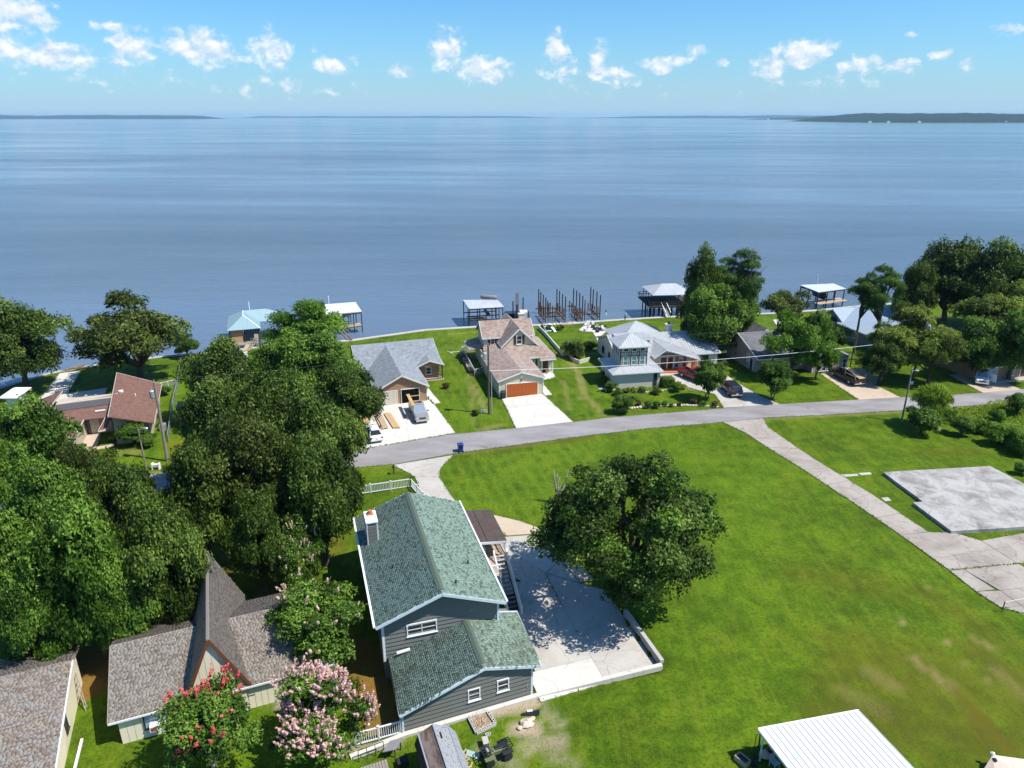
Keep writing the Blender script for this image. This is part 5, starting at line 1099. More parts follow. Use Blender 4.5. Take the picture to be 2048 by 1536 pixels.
H.plane([(-11.7, 7.1, 4.05), (-4.7, 8.2, 4.3), (-6.2, 12.2, 2.9), (-11.6, 11.4, 3.2)], fascia=(0,)); H.plane([(-12.3, 5.2, 4.2), (-12.3, 12.2, 4.1), (-16.5, 12.5, 2.7), (-16.6, 5.6, 2.7)], fascia=(0, 2))
H.walls([(-12.0, 6.9), (-5.0, 7.6), (-5.0, 9), (-12.0, 9)], -.2, 4.0); H.walls([(-11.9, -.2), (-8.5, -1.3), (-8.5, 6), (-11.9, 6)], -.2, 2.5); H.walls([(-8.5, 5.0), (-5.4, 5.0), (-5.4, 7), (-8.5, 7)], -.2, 2.5); H.walls([(-16, 6), (-12.3, 5.6), (-12.3, 11.5), (-16, 11.8)], -.2, 2.8)
H.finish(); R_ = H.root
MB().prism([f(-11.95, 6.86, 3.08), f(-5.0, 7.56, 3.08), f(-5.0, 7.56, 3.95), f(-11.95, 6.86, 3.95)], f(0, -.03) - f(0, 0)).build('clerestory_cladding', grey_panel, R_)
H.door('F', -7.4, 4.96, .05, .9, 2.1, door_beige, 'front_door', 2, rows=3); H.window('F', -8.2, 4.97, .1, .4, 2.0, 0, 0, dark_wood, glass, .05)
H.window('F', -2.2, .17, .8, 1.4, 1.1, 1, 0, white)
mb = MB(); mb.tube([f(-4.5, 9.3, 3.95), f(-4.5, 9.3, 4.25)], .32, 10); mb.build('roof_vent', white, R_); H.vent(f(-2.6, 8.3, 3.5), .08, .45, white)
mb = MB(); mb.bar(f(-7.2, 5.6, 2.95), f(-6.0, 5.7, 2.95), .3, .12); mb.build('skylight', white, R_); mb = MB(); mb.bar(f(-13.6, 7.2, 3.75), f(-13.2, 7.6, 3.88), .3, .12); mb.build('skylight', white, R_)
tag(MB().box(f(1.0, 3.4, 0), (.8, .8, .9), f.a).build('air_conditioner', galv, None), 'grey air conditioner unit beside the red brown roofed house', 'air conditioner')
c = V(38, 815, 0); mb = MB(); mb.box(c, (1.9, 2.4, 1.9), .3); sh = thing('storage_shed', 'small white storage shed at the left edge behind the round tree', 'shed', c, .3)
mb.build('wall', white, sh); MB().prism([c + Vector((-1.3, -1.8, 2.1)), c + Vector((1.3, -1.8, 2.1)), c + Vector((1.3, 1.8, 2.4)), c + Vector((-1.3, 1.8, 2.4))], (0, 0, .1)).build('roof', white, sh)
c = V(388, 842, 0); sh = thing('storage_shed', 'dark timber shed half buried in the trees left of the brick house', 'shed', c, .3); MB().box(c, (3.2, 3, 2.3), .3).build('wall', grey_wood, sh); MB().box(c + Z3 * 2.3, (3.8, 3.6, .12), .3).build('roof', tarp_grey, sh); MB().box(c + Vector((.3, -1.55, 0)), (.9, .08, 1.9), .3).build('door', dark_wood, sh)

# ------------------------------------------------------------------ boathouses
def piles(root, pts, z1, r=.11, mat=None, z0=-2.6, name='piling'):
    for p in pts: MB().tube([Vector((p.x, p.y, z0)), Vector((p.x, p.y, z1))], r, 7).build(name, mat or dark_wood, root)
def deck(root, P, z, mat=grey_wood, n=None, t=.1):
    a, b, c, d = [Vector((p.x, p.y, z)) for p in P]; n = n or max(3, int((d - a).length / .6))
    for i in range(n): MB().prism([a.lerp(d, i / n), b.lerp(c, i / n), b.lerp(c, (i + .95) / n), a.lerp(d, (i + .95) / n)], (0, 0, -t)).build('deck_board', mat, root)
# teal hipped
zR = 3.0; q = [V(453, 659, zR), V(517, 653, zR), V(551, 617.5, zR), V(448, 627, zR)]
B = thing('boathouse', 'boathouse with a teal metal hip roof over the water', 'boathouse', q[0].lerp(q[2], .5) * 1.0, R(20)); B.location.z = WATER_Z
fB = Fr(q[0].x, q[0].y, 19); w_ = (q[1] - q[0]).length
rf = MB(); L = 11.2; W2 = 11.5
e = [fB(0, 0, 2.7), fB(5.9, 0, 2.7), fB(5.9, 4.8, 2.7), fB(9.9, 4.8, 2.7), fB(9.9, L, 2.7), fB(0, L, 2.7)]
r0, r1, r2 = fB(2.95, 4.2, 4.4), fB(2.95, 7.8, 4.4), fB(7.2, 8.0, 4.4)
for P_ in ([e[0], e[1], r0], [e[1], e[2], r1, r0], [e[2], e[3], r2, r1], [e[3], e[4], r2], [e[4], e[5], r1, r2], [e[5], e[0], r0, r1]): rf.slab(P_, .1)
ro = rf.build('roof', mr_teal, B); mb = MB(); mb.bar(r0, e[1], .22, .1); mb.bar(r0, r1, .2, .08); mb.each('ridge_cap', mr_white, B)
for P_ in ([e[0], e[1], r0], [e[5], e[0], r0, r1], [e[1], e[2], r1, r0]): seams(ro, P_, mr_teal, .5, 'seams', .04)
mb = MB(); mb.prism([fB(.5, .6, -.1), fB(2.6, .6, -.1), fB(2.6, 5, -.1), fB(.5, 5, -.1)], (0, 0, 2.8)); mb.build('wall', lumber_new, B)
for k in range(7): MB().bar(fB(.5, .56, .1 + k * .38), fB(2.6, .56, .1 + k * .38), .04, .34).build('siding_board', lumber_new, B)
piles(B, [fB(a, b) for a, b in ((.4, .5), (5.5, .5), (.4, 5), (.4, 10.7), (5.5, 5.2), (9.5, 5.2), (9.5, 10.7), (5.5, 10.7), (3, .5))], 2.75)
deck(B, [fB(.3, -1.2), fB(5.3, -1.2), fB(5.3, .8), fB(.3, .8)], .1); deck(B, [fB(2.6, .8), fB(5.4, .8), fB(5.4, 10), fB(2.6, 10)], .1)
gw = [V(484, 702, .1), V(501, 700, .1)]; deck(B, [gw[0], gw[1], fB(4.6, -1.2), fB(3.0, -1.2)], .12, tan_wood)
for a, b in ((gw[1], fB(4.7, -1.1)), (fB(4.0, -1.1), fB(5.4, -1.1))):
    mb = MB()
    for k in range(4): c = a.lerp(b, k / 3); mb.bar(Vector((c.x, c.y, .1)), Vector((c.x, c.y, 1.15)), .09)
    mb.bar(Vector((a.x, a.y, 1.1)), Vector((b.x, b.y, 1.1)), .08); mb.each('railing', grey_wood, B)
# white mono pitch boathouse
zR = 3.3; q = [V(642, 635, zR - .3), V(725, 625, zR - .3), V(711, 604, zR), V(620, 611, zR)]
B = thing('boathouse', 'boathouse with a bright white flat roof and timber stair', 'boathouse', (q[0] + q[2]) / 2); B.location.z = WATER_Z
P_ = [q[0], q[0].lerp(q[1], .5), q[0].lerp(q[1], .5) + (q[3] - q[0]) * .14, q[1] + (q[2] - q[1]) * .1, q[2], q[3]]
rf = MB(); rf.slab(P_, .14); ro = rf.build('roof', mr_white, B); seams(ro, P_, mr_white, .5, 'seams', .035)
u, v = (q[1] - q[0]) * .97, (q[3] - q[0]) * .95; g = lambda a, b: q[0] + u * (a + .015) + v * (b + .03)
piles(B, [g(a, b) for a in (0, .33, .55, .8, 1) for b in (0.03, .5, 1)], 3.0, .10)
def at0(p, z): return Vector((p.x, p.y, z))
mb = MB(); mb.prism([at0(g(.05, .1), .2), at0(g(.48, .1), .2), at0(g(.48, .6), .2), at0(g(.05, .6), .2)], (0, 0, 2.3)); mb.build('wall', dark_wood, B)
for k in range(6): a, b = g(.05, .085), g(.48, .085); MB().bar(at0(a, .4 + k * .4), at0(b, .4 + k * .4), .04, .36).build('siding_board', grey_wood, B)
mb = MB()
for b in (0.03, 1): mb.bar(at0(g(0, b), 2.85), at0(g(1, b), 2.85), .12, .25); mb.bar(at0(g(0, b), .1), at0(g(1, b), .1), .14, .2)
mb.each('beam', dark_wood, B); deck(B, [g(.5, .02), g(1, .02), g(1, .25), g(.5, .25)], .25, tan_wood)
bt = thing('boat', 'pale green boat hanging in the white roofed boathouse', 'boat', at0(g(.75, .6), 1.3), math.atan2(v.y, v.x))
mb = MB(); sec = [(-2.4, .75, .3), (-1, .95, .1), (.8, .85, .12), (2.0, .5, .3), (2.7, .05, .5)]
k = 0
for x_, hw, zb in sec: mb.v += [(x_, -hw, .75), (x_, -hw * .6, zb), (x_, hw * .6, zb), (x_, hw, .75)]
for i in range(4):
    for j in range(3): mb.f.append((4 * i + j, 4 * i + 4 + j, 4 * i + 5 + j, 4 * i + 1 + j)); mb.m.append(0)
    mb.f.append((4 * i + 3, 4 * i + 7, 4 * i + 4, 4 * i)); mb.m.append(1)
mb.f.append((0, 1, 2, 3)); mb.m.append(0); mb.build('hull', [teal_boat, white], bt, local=True); MB().box((-.3, 0, .75), (.7, 1.2, .5)).build('console', black, bt, local=True)
st = [V(700, 680, .15), V(676, 655, 2.0)]
for s_ in (-.45, .45): mb = MB(); o_ = Vector((s_, 0, 0)); mb.bar(st[0] + o_, st[1] + o_, .08, .25); mb.bar(st[0] + o_ + Z3, st[1] + o_ + Z3, .08, .08); mb.each('stringer', grey_wood, B)
for k in range(8): c = st[0].lerp(st[1], (k + .5) / 8); MB().bar(c + Vector((-.45, 0, 0)), c + Vector((.45, 0, 0)), .28, .05).build('tread', grey_wood, B)
# grey boathouse with the bundle on its roof
zR = 3.1; q = [V(938, 618, zR - .35), V(1008, 614, zR - .35), V(994, 599, zR), V(925, 599, zR)]
B = thing('boathouse', 'open boathouse with a curved pale roof and dark posts behind the cream house', 'boathouse', (q[0] + q[2]) / 2); B.location.z = WATER_Z
rows = 6; ro = thing
for k in range(rows):
    a, b = k / rows, (k + 1) / rows; zz = lambda t_: .38 * math.sin(math.pi * (.25 + .6 * t_)) - .25
    MB().slab([q[0].lerp(q[3], a) + Z3 * zz(a), q[1].lerp(q[2], a) + Z3 * zz(a), q[1].lerp(q[2], b) + Z3 * zz(b), q[0].lerp(q[3], b) + Z3 * zz(b)], .08).build('roof_panel', mr_dull, B)
u, v = (q[1] - q[0]) * .95, (q[3] - q[0]) * .93; g = lambda a, b: q[0] + u * (a + .02) + v * (b + .03)
piles(B, [g(a, b) for a, b in ((0, 0), (.02, .35), (.0, 1), (.3, 0), (.33, .5), (.5, 0), (.8, 0), (.78, .5), (1, 0), (1, .5), (1, 1), (.5, 1))], 2.8, .10)
mb = MB()
for b in (0, .5, 1): mb.bar(at0(g(0, b), .2), at0(g(1, b), .2), .12, .2); mb.bar(at0(g(0, b), 2.55), at0(g(1, b), 2.55), .1, .18)
mb.each('beam', dark_wood, B); deck(B, [g(0, 0), g(.5, 0), g(.5, .25), g(0, .25)], .3, rust_wood)
mb = MB(); mb.tube([at0(g(.62, .25), .9 + k * .0) for k in (0,)] + [at0(g(.62, .75), .9)], .35, 8); tag(mb.build('jet_ski', black, None), 'dark covered craft hanging under the curved pale boathouse roof', 'boat')
b0, b1 = V(961, 593, 3.5), V(994, 595, 3.5); d_ = b1 - b0; mb = MB(); mb.tube([b0, b0 + d_ * .03, b0 + d_ * .12, b0 + d_ * .5, b0 + d_ * .9, b1], [.1, .38, .45, .47, .44, .2], 10); tag(mb.build('rolled_cover', tarp_grey, None, smooth=True), 'long grey rounded bundle lying on the curved boathouse roof', 'bundle')
# hip roofed boathouse with gangway
q = [V(1306, 590, 4.6), V(1363, 589, 4.6), V(1385, 571, 4.6), V(1281, 572, 4.6)]; fB = Fr(q[0].x, q[0].y, 6)
B = thing('boathouse', 'two level boathouse with a pale hip roof and a long white railed gangway', 'boathouse', (q[0] + q[2]) / 2); B.location.z = WATER_Z
L, W_ = 8.8, 9.2; e = [fB(0, 0, 4.5), fB(W_, 0, 4.5), fB(W_, L, 4.5), fB(0, L, 4.5)]; r0, r1 = fB(3.2, 4.4, 6.0), fB(6.2, 4.4, 6.0); rf = MB(); PL = ([e[0], e[1], r1, r0], [e[1], e[2], r1], [e[2], e[3], r0, r1], [e[3], e[0], r0])
for P_ in PL: rf.slab(P_, .1)
ro = rf.build('roof', mr_dull, B)
for P_ in PL: seams(ro, P_, mr_dull, .5, 'seams', .035)
piles(B, [fB(a, b) for a in (.4, 2.4, 4.4, 6.4, 8.6) for b in (.4, 3, 5.8, 8.4)], 2.0, .13); piles(B, [fB(a, b) for a, b in ((.4, .4), (3, .4), (5.8, .4), (8.8, .4), (.4, 4.4), (8.8, 4.4), (.4, 8.4), (4.4, 8.4), (8.8, 8.4), (.4, 6.4), (.4, 2.4))], 4.45, .08, name='post')
deck(B, [fB(-.6, -.5), fB(9.4, -.5), fB(9.4, 9.2), fB(-.6, 9.2)], 2.1, dark_wood, 12, .25)
for a, b in ((fB(-.6, -.5), fB(9.4, -.5)), (fB(-.6, 9.2), fB(9.4, 9.2)), (fB(-.6, -.5), fB(-.6, 9.2))):
    for zz in (2.7, 3.15): MB().bar(at0(a, zz), at0(b, zz), .08, .12).build('railing', dark_wood, B)
g0, g1 = V(1336, 634, .15), fB(2.4, -.4, 2.0)
for k in range(14): c0_, c1_ = g0.lerp(g1, k / 14), g0.lerp(g1, (k + .9) / 14); MB().bar(c0_, c1_, 1.1, .08).build('deck_board', conc_pale, B)
for s_ in (-.55, .55):
    o_ = Vector((s_, .1, 0)); mb = MB(); mb.bar(g0 + o_ + Z3 * .95, g1 + o_ + Z3 * .95, .12, .1); mb.build('rail', white, B)
    for k in range(6): c = g0.lerp(g1, k / 5) + o_; MB().bar(c, c + Z3 * .95, .08).build('post', dark_wood, B)
# flat roofed boathouse at right
zR = 3.2; q = [V(1637, 584, zR - .2), V(1692, 577, zR - .2), V(1667, 567, zR), V(1600, 570, zR)]
B = thing('boathouse', 'boathouse with a flat white roof and tan deck right of the shade tree', 'boathouse', (q[0] + q[2]) / 2); B.location.z = WATER_Z
P_ = [q[0], q[0].lerp(q[1], .62), q[0].lerp(q[1], .5) + (q[3] - q[0]) * .3, q[1], q[2], q[3]]; rf = MB(); rf.slab([q[0], q[1], q[2], q[3]], .14); ro = rf.build('roof', mr_white, B); seams(ro, q, mr_white, .5, 'seams', .03)
u, v = (q[1] - q[0]) * .95, (q[3] - q[0]) * .95; g = lambda a, b: q[0] + u * (a + .02) + v * (b + .02)
piles(B, [g(a, b) for a in (0, .35, .65, 1) for b in (0, .5, 1)], 2.9, .13); deck(B, [g(0, -.12), g(1.1, -.12), g(1.1, .35), g(0, .35)], .3, tan_wood)
mb = MB(); mb.bar(at0(g(0, 0), 2.75), at0(g(1, 0), 2.75), .14, .3); mb.bar(at0(g(0, 0), 2.8), at0(g(0, 1), 2.8), .14, .3); mb.each('beam', dark_wood, B)
bt = thing('boat', 'dark boat stored under the flat white boathouse roof', 'boat', at0(g(.45, .55), 1.0)); mb = MB(); mb.tube([g(.45, .2) * 1 - Z3 * 1.9, g(.45, .3) - Z3 * 1.9, g(.45, .8) - Z3 * 1.9, g(.45, .98) - Z3 * 1.7], [.3, .8, .75, .1], 8); mb.build('hull', black, bt); MB().box(at0(g(.45, .5), 1.8), (1.2, 1.6, .5)).build('console', white, bt)
# white poles standing in the water behind the boathouses
for (a, b, lab) in (((502, 617), (498, 604), 'white pole behind the teal roofed boathouse'), ((660, 608), (656, 592), 'white pole behind the bright white flat roof'), ((1363, 567), (1360, 554), 'white pole behind the hip roofed boathouse'), ((1629, 567), (1625, 549), 'white pole behind the flat white roof at right')):
    g_ = V(a[0], a[1] + 26, WATER_Z); top = V(b[0], b[1], 4.0); mb = MB(); hgt = 0
    lo_, hi_ = 0, 14
    for _ in range(30):
        md = (lo_ + hi_) / 2; zc = g_.y * CP - (md - CAM_H) * SP; py = 768 + FPX * -(g_.y * SP + (md - CAM_H) * CP) / zc
        lo_, hi_ = (md, hi_) if py > b[1] else (lo_, md)
    mb.tube([g_ - Z3 * 1.2, Vector((g_.x, g_.y, lo_))], .13, 7); tag(mb.build('mooring_pole', white, None), lab, 'pole', 'white mooring poles')
# unfinished dock frames: rows of tall pilings with cross beams
def top_z(p, py):
    lo_, hi_ = -2, 14
    for _ in range(30):
        md = (lo_ + hi_) / 2; zc = p.y * CP - (md - CAM_H) * SP; yy = 768 + FPX * -(p.y * SP + (md - CAM_H) * CP) / zc
        lo_, hi_ = (md, hi_) if yy > py else (lo_, md)
    return lo_
for lab, tall, short, beams in (('left dock frame of bare pilings and cross beams in the lake', [(1077, 626, 578), (1081, 633, 584), (1086, 638, 589), (1091, 644, 595), (1113, 626, 578), (1118, 632, 582), (1124, 638, 588), (1130, 644, 593)], [(1079, 628, 604), (1083, 634, 612), (1088, 640, 614), (1095, 630, 602), (1097, 632, 606), (1100, 634, 605), (1115, 629, 606), (1120, 634, 612), (1127, 640, 616), (1105, 636, 612), (1110, 640, 615)], [((1071, 617), (1117, 616)), ((1091, 626), (1124, 625)), ((1093, 633), (1130, 631)), ((1077, 622), (1091, 640)), ((1113, 622), (1130, 640))]),
                                ('right dock frame of bare pilings and cross beams in the lake', [(1146, 624, 577), (1152, 630, 581), (1158, 636, 586), (1164, 642, 592), (1180, 622, 574), (1185, 628, 579), (1192, 634, 583), (1199, 640, 590)], [(1139, 620, 601), (1143, 624, 606), (1150, 628, 612), (1155, 634, 616), (1161, 638, 616), (1169, 640, 600), (1176, 622, 606), (1183, 628, 608), (1188, 632, 612), (1195, 638, 613), (1149, 634, 614), (1153, 640, 620)], [((1135, 612), (1150, 612)), ((1144, 625), (1172, 624)), ((1149, 636), (1164, 635)), ((1164, 629), (1199, 627)), ((1146, 618), (1164, 636)), ((1180, 616), (1199, 634))])):
    ctr = V(tall[0][0], 635, WATER_Z); D_ = thing('piling_dock', lab, 'dock', ctr, group='unfinished dock frames in the lake')
    for lst, r_, mt_ in ((tall, .13, pile_wood), (short, .13, rust_wood)):
        for px, pb, pt in lst:
            p = V(px, pb, WATER_Z); MB().tube([p - Z3 * 1.2, Vector((p.x, p.y, top_z(p, pt)))], r_, 7).build('piling', mt_, D_)
    for a, b in beams: MB().bar(V(*a, -.6 + .5), V(*b, -.6 + .5), .18, .26).build('beam', rust_wood, D_)
# pile driving barge behind the cream house
p = V(1034, 640, WATER_Z); Bg = thing('work_barge', 'pile driving barge with a red lattice mast behind the cream house', 'barge', p)
MB().box(p + Vector((0, 1, -.4)), (5.5, 9, .9)).build('hull', black, Bg); MB().box(p + Vector((1.4, 0, .5)), (1.6, 2.2, 1.5)).build('cab', paint_white, Bg); MB().box(p + Vector((-1.2, 1.2, .5)), (1.5, 2.4, .9)).build('engine', paint_dark, Bg)
zt = top_z(p, 575); mb = MB()
for dx_ in (-.28, .28):
    for dy_ in (-.28, .28): mb.bar(p + Vector((dx_, dy_, .5)), p + Vector((dx_, dy_, zt + .0)), .08)
mb.each('mast_leg', red_iron, Bg); n_ = 12
for k in range(n_):
    z0, z1 = .5 + (zt - .5) * k / n_, .5 + (zt - .5) * (k + 1) / n_
    for dy_ in (-.28, .28): MB().bar(p + Vector((-.28, dy_, z0)), p + Vector((.28, dy_, z1)), .07).build('lattice_brace', red_iron, Bg)
mb = MB(); mb.bar(p + Vector((0, -.35, .5)), p + Vector((0, -.35, zt * .6)), .3, .3); mb.build('hammer_rail', black, Bg)
for px, pt in ((1026, 602), (1046, 595)): c = V(px, 636, WATER_Z); MB().tube([c - Z3, at0(c, top_z(c, pt))], .13, 7).build('spud_pole', black, Bg)
# ------------------------------------------------------------------ trees
def unit(r, n):
    v = r.normal(size=(n, 3)); return v / np.linalg.norm(v, axis=1, keepdims=True)
def leaf_quads(r, pos, nrm, size, aspect=.55, droop=.0):
    n = len(pos); nrm = nrm / np.linalg.norm(nrm, axis=1, keepdims=True); a = unit(r, n); a = a - (a * nrm).sum(1, keepdims=True) * nrm; a[:, 2] -= droop
    a /= np.linalg.norm(a, axis=1, keepdims=True); b = np.cross(nrm, a); s = size * r.uniform(.65, 1.4, n)[:, None]; a *= s; b *= s * aspect
    mid = nrm * s * .12
    v = np.stack([pos - a * .5, pos + b * .5 - mid, pos + a * .5, pos - b * .5 - mid], 1).reshape(-1, 3)
    return v, np.arange(n * 4).reshape(-1, 4)
def crown_mesh(name, seed, mats, rad=(5, 5, 3.6), cz=6.0, nclump=46, per=520, leafs=.30, crad=.30, shell=.55, hollow=.25, flat=1.0, lean=(0, 0), mi_fn=None, aspect=.55, droop=0, cutlow=-.75, jag=.18, clump_flat=.8):
    r = np.random.default_rng(seed); rad = np.array(rad, float)
    d = unit(r, nclump * 3); d = d[d[:, 2] > cutlow][:nclump]; q = r.uniform(shell, 1.0, len(d)) ** .8 * (1 + r.normal(0, jag, len(d))).clip(.6, 1.25)
    C = d * q[:, None] * rad * (1 - crad * .75); C[:, 0] += lean[0] * C[:, 2]; C[:, 2] += cz
    cr = rad.mean() * crad * r.uniform(.6, 1.35, len(C)); D_ = np.linalg.norm(C[:, None] - C[None], axis=2) - cr[None] * .9 + np.eye(len(C)) * 99; ok = (np.sort(D_, 1)[:, :2] < cr[:, None] * .9).all(1); C, cr, d = C[ok], cr[ok], d[ok]; P, Nn, Tn, Cl = [], [], [], []
    for i in range(len(C)):
        n = int(per * (cr[i] / (rad.mean() * crad)) ** 2); u = unit(r, n); u[:, 2] = np.where(u[:, 2] < -.35, -u[:, 2] * .5, u[:, 2])
        rr = cr[i] * r.uniform(.45, 1.0, n)[:, None] ** .5; sub = 1 + .28 * np.sin(u[:, :1] * 5 + i) * np.cos(u[:, 1:2] * 6 + i * 2)
        p = C[i] + u * rr * sub * np.array([1, 1, clump_flat]); P.append(p); out = u * .55 + d[i] * .35 + np.array([0, 0, .45]) + r.normal(0, .6, (n, 3)); Nn.append(out)
        Tn.append(np.full(n, r.uniform(0, 1))); Cl.append(np.full(n, i))
    P, Nn, Tn, Cl = map(np.concatenate, (P, Nn, Tn, Cl)); v, f = leaf_quads(r, P, Nn, leafs, aspect, droop)
    mi = mi_fn(r, P, Cl, C) if mi_fn else None
    me = np_mesh(name, v, f, mats, {'tint': ('FACE', Tn)}, mi); return me, C, cr
def trunk_mesh(C, base_r, cz, mat, seed, fork=.35, nl=9, height0=0, multi=1, spread=.4, thin=.35):
    rd = random.Random(seed); mb = MB(); Cs = sorted(range(len(C)), key=lambda i: rd.random())[:nl]
    for k in range(multi):
        ang = 2 * math.pi * k / multi + rd.uniform(-.4, .4); o = Vector((math.cos(ang), math.sin(ang), 0)) * (spread if multi > 1 else 0)
        fk = Vector((o.x * 1.6 + rd.uniform(-.2, .2), o.y * 1.6 + rd.uniform(-.2, .2), cz * fork)); r0 = base_r * (1 if multi == 1 else .6)
        mb.tube([o * .25 - Z3 * .2, o * .3 + Z3 * .15, o * .7 + Vector((rd.uniform(-.1, .1), 0, fk.z * .5)), fk], [r0 * 1.35, r0, r0 * .85, r0 * .72], 8)
        for j, i in enumerate(Cs):
            if j % multi != k: continue
            e = Vector(C[i]); m1 = fk.lerp(e, .4) + Vector((rd.uniform(-.3, .3), rd.uniform(-.3, .3), rd.uniform(0, .5))); m2 = fk.lerp(e, .75) + Vector((rd.uniform(-.3, .3), rd.uniform(-.3, .3), .1))
            mb.tube([fk - Z3 * .1, m1, m2, e], [r0 * .55, r0 * .38, r0 * .22, r0 * .06], 6)
            for _ in range(2):
                e2 = m2 + Vector((rd.uniform(-1, 1), rd.uniform(-1, 1), rd.uniform(.1, 1))) * (e - fk).length * .3; mb.tube([m1.lerp(m2, rd.random()), e2], [r0 * .18, r0 * .04], 5)
    return mb.mesh('trunk', mat, smooth=True)
v, f = leaf_quads(np.random.default_rng(2), GRASS_EDGE, np.array([0, -.2, 1]) + np.random.default_rng(3).normal(0, .5, (len(GRASS_EDGE), 3)), .17, .5)
edge_m, t = newmat('edge_grass'); t.out(t.bsdf(t.ramp(t.n('NewGeometry').outputs['Random Per Island'], [(0, (.035, .080, .004)), (.6, (.085, .155, .006)), (1, (.20, .20, .06))]), .8, 0, None, .1))
tag(link(bpy.data.objects.new('grass_fringe', np_mesh('grass_fringe', v, f, [edge_m]))), 'ragged grass growing over the edges of the street and drives', 'grass', kind='stuff')
KIND = {}
def kind(key, base_r, lf, bk=bark, seed=0, cz=4.6, fork=.35, multi=1, nl=9, spread=.4, extra=None, **kw):
    me, C, cr = crown_mesh('crown', seed, lf if isinstance(lf, list) else [lf], cz=cz, **kw)
    KIND[key] = dict(crown=me, trunk=trunk_mesh(C, base_r, cz, bk, seed, fork, nl, multi=multi, spread=spread), cz=cz, rad=kw.get('rad', (5, 5, 3.6)), C=C, cr=cr)
kind('oak1', .38, lf_oak, seed=1, per=760, leafs=.27, rad=(5, 5, 4.0), nclump=56, cutlow=-.85); kind('oak2', .38, lf_oak, seed=2, per=760, leafs=.27, rad=(5, 5, 4.3), nclump=56, cutlow=-.85, jag=.24); kind('oak3', .35, lf_mid, seed=3, per=760, leafs=.28, rad=(5, 5, 4.1), nclump=56, cutlow=-.85)
kind('olive', .35, lf_olive, seed=4, per=620, leafs=.26, shell=.5, jag=.25, rad=(5, 5, 4.1), nclump=52, cutlow=-.85); kind('mid1', .33, lf_mid, seed=5, per=700, leafs=.28, rad=(4.6, 4.6, 4.2)); kind('bright', .26, lf_bright, seed=6, per=480, leafs=.30, rad=(4.5, 4.5, 4.0), jag=.26, crad=.28)
kind('shore', .36, lf_olive, seed=27, per=430, leafs=.27, rad=(5, 4.6, 3.6), cz=4.2, shell=.4, jag=.28, nclump=64, cutlow=-.8, crad=.24, nl=16)
kind('bush', .10, lf_mid, seed=8, per=420, leafs=.16, rad=(1.6, 1.6, 1.4), cz=1.5, cutlow=-1, nclump=26, crad=.36, fork=.2); kind('bush_dark', .10, lf_oak, seed=9, per=460, leafs=.15, rad=(1.6, 1.6, 1.2), cz=1.25, cutlow=-1, nclump=26, crad=.36, fork=.2)
kind('bush_lt', .08, lf_bright, seed=10, per=340, leafs=.17, rad=(1.5, 1.5, 1.2), cz=1.2, cutlow=-1, nclump=22, crad=.38, fork=.2); kind('bush_yel', .06, lf_yellow, seed=12, per=300, leafs=.15, rad=(1.4, 1.4, .9), cz=.95, cutlow=-1, nclump=20, crad=.38, fork=.2); kind('bush_red', .06, lf_red, seed=13, per=300, leafs=.13, rad=(1.3, 1.3, 1.0), cz=1.0, cutlow=-1, nclump=20, crad=.38, fork=.2)
kind('round', .22, lf_mid, seed=14, per=720, leafs=.22, rad=(3.2, 3.2, 3.2), cz=3.9, shell=.7, jag=.08, crad=.30, fork=.25, multi=2); kind('airy', .22, lf_olive, seed=15, per=420, leafs=.24, rad=(4.2, 4.0, 2.6), cz=5.2, shell=.45, jag=.25, nclump=44, crad=.24, multi=3, fork=.45, nl=14)
kind('ygreen', .22, lf_ygreen, seed=19, per=420, leafs=.26, rad=(4.2, 4.0, 4.2), cz=5.4, shell=.45, jag=.28, nclump=50, crad=.25, nl=14); kind('feather', .08, [lf_yellow], seed=20, per=300, leafs=.5, aspect=.14, droop=.9, jag=.3, rad=(1.5, 1.5, 2.2), cz=2.7, cutlow=-1, nclump=30, crad=.36, fork=.2)
def needles(r, P, Cl, C): return np.zeros(len(P), int)
kind('pine1', .34, lf_pine, seed=16, per=900, leafs=.40, aspect=.16, rad=(4.9, 4.5, 5.2), cz=13.2, nclump=24, crad=.27, shell=.62, jag=.22, fork=.62, nl=20, cutlow=-1, clump_flat=.58)
kind('pine2', .32, lf_pine_lt, seed=17, per=1050, leafs=.42, aspect=.16, rad=(4.4, 4.2, 3.9), cz=11.3, nclump=30, crad=.27, shell=.6, jag=.2, fork=.6, nl=12, clump_flat=.7)
VARIANTS = {}
def tree(key, px, py, rpx, label, cz=None, group='leafy trees in the neighbourhood', name='tree', sq=1.0, cat='tree', at=None, rz=None, base=None, sz=1.0):
    K = KIND[key]
    if base is not None:                                # stand it on a picture point of the ground
        b = VG(*base); zc = b.y * CP + CAM_H * SP; s = rpx * zc / FPX / K['rad'][0]
    else:
        b = None
        for _ in range(4):
            z = K['cz'] * (1.0 if b is None else s); z = cz if cz else z; b = V(px, py, z); zc = b.y * CP - (z - CAM_H) * SP; s = rpx * zc / FPX / K['rad'][0]
        b = Vector((b.x, b.y, float(gh(b.x, b.y))))
    if cz: sz = cz / (K['cz'] * s)
    rz = random.uniform(0, 6.28) if rz is None else rz
    t = thing(name, label, cat, b, rz, group); t.scale = (s, s, s * sz)
    for part in ('trunk', 'crown'):
        o = link(bpy.data.objects.new(part, K[part])); o.parent = t
    return t
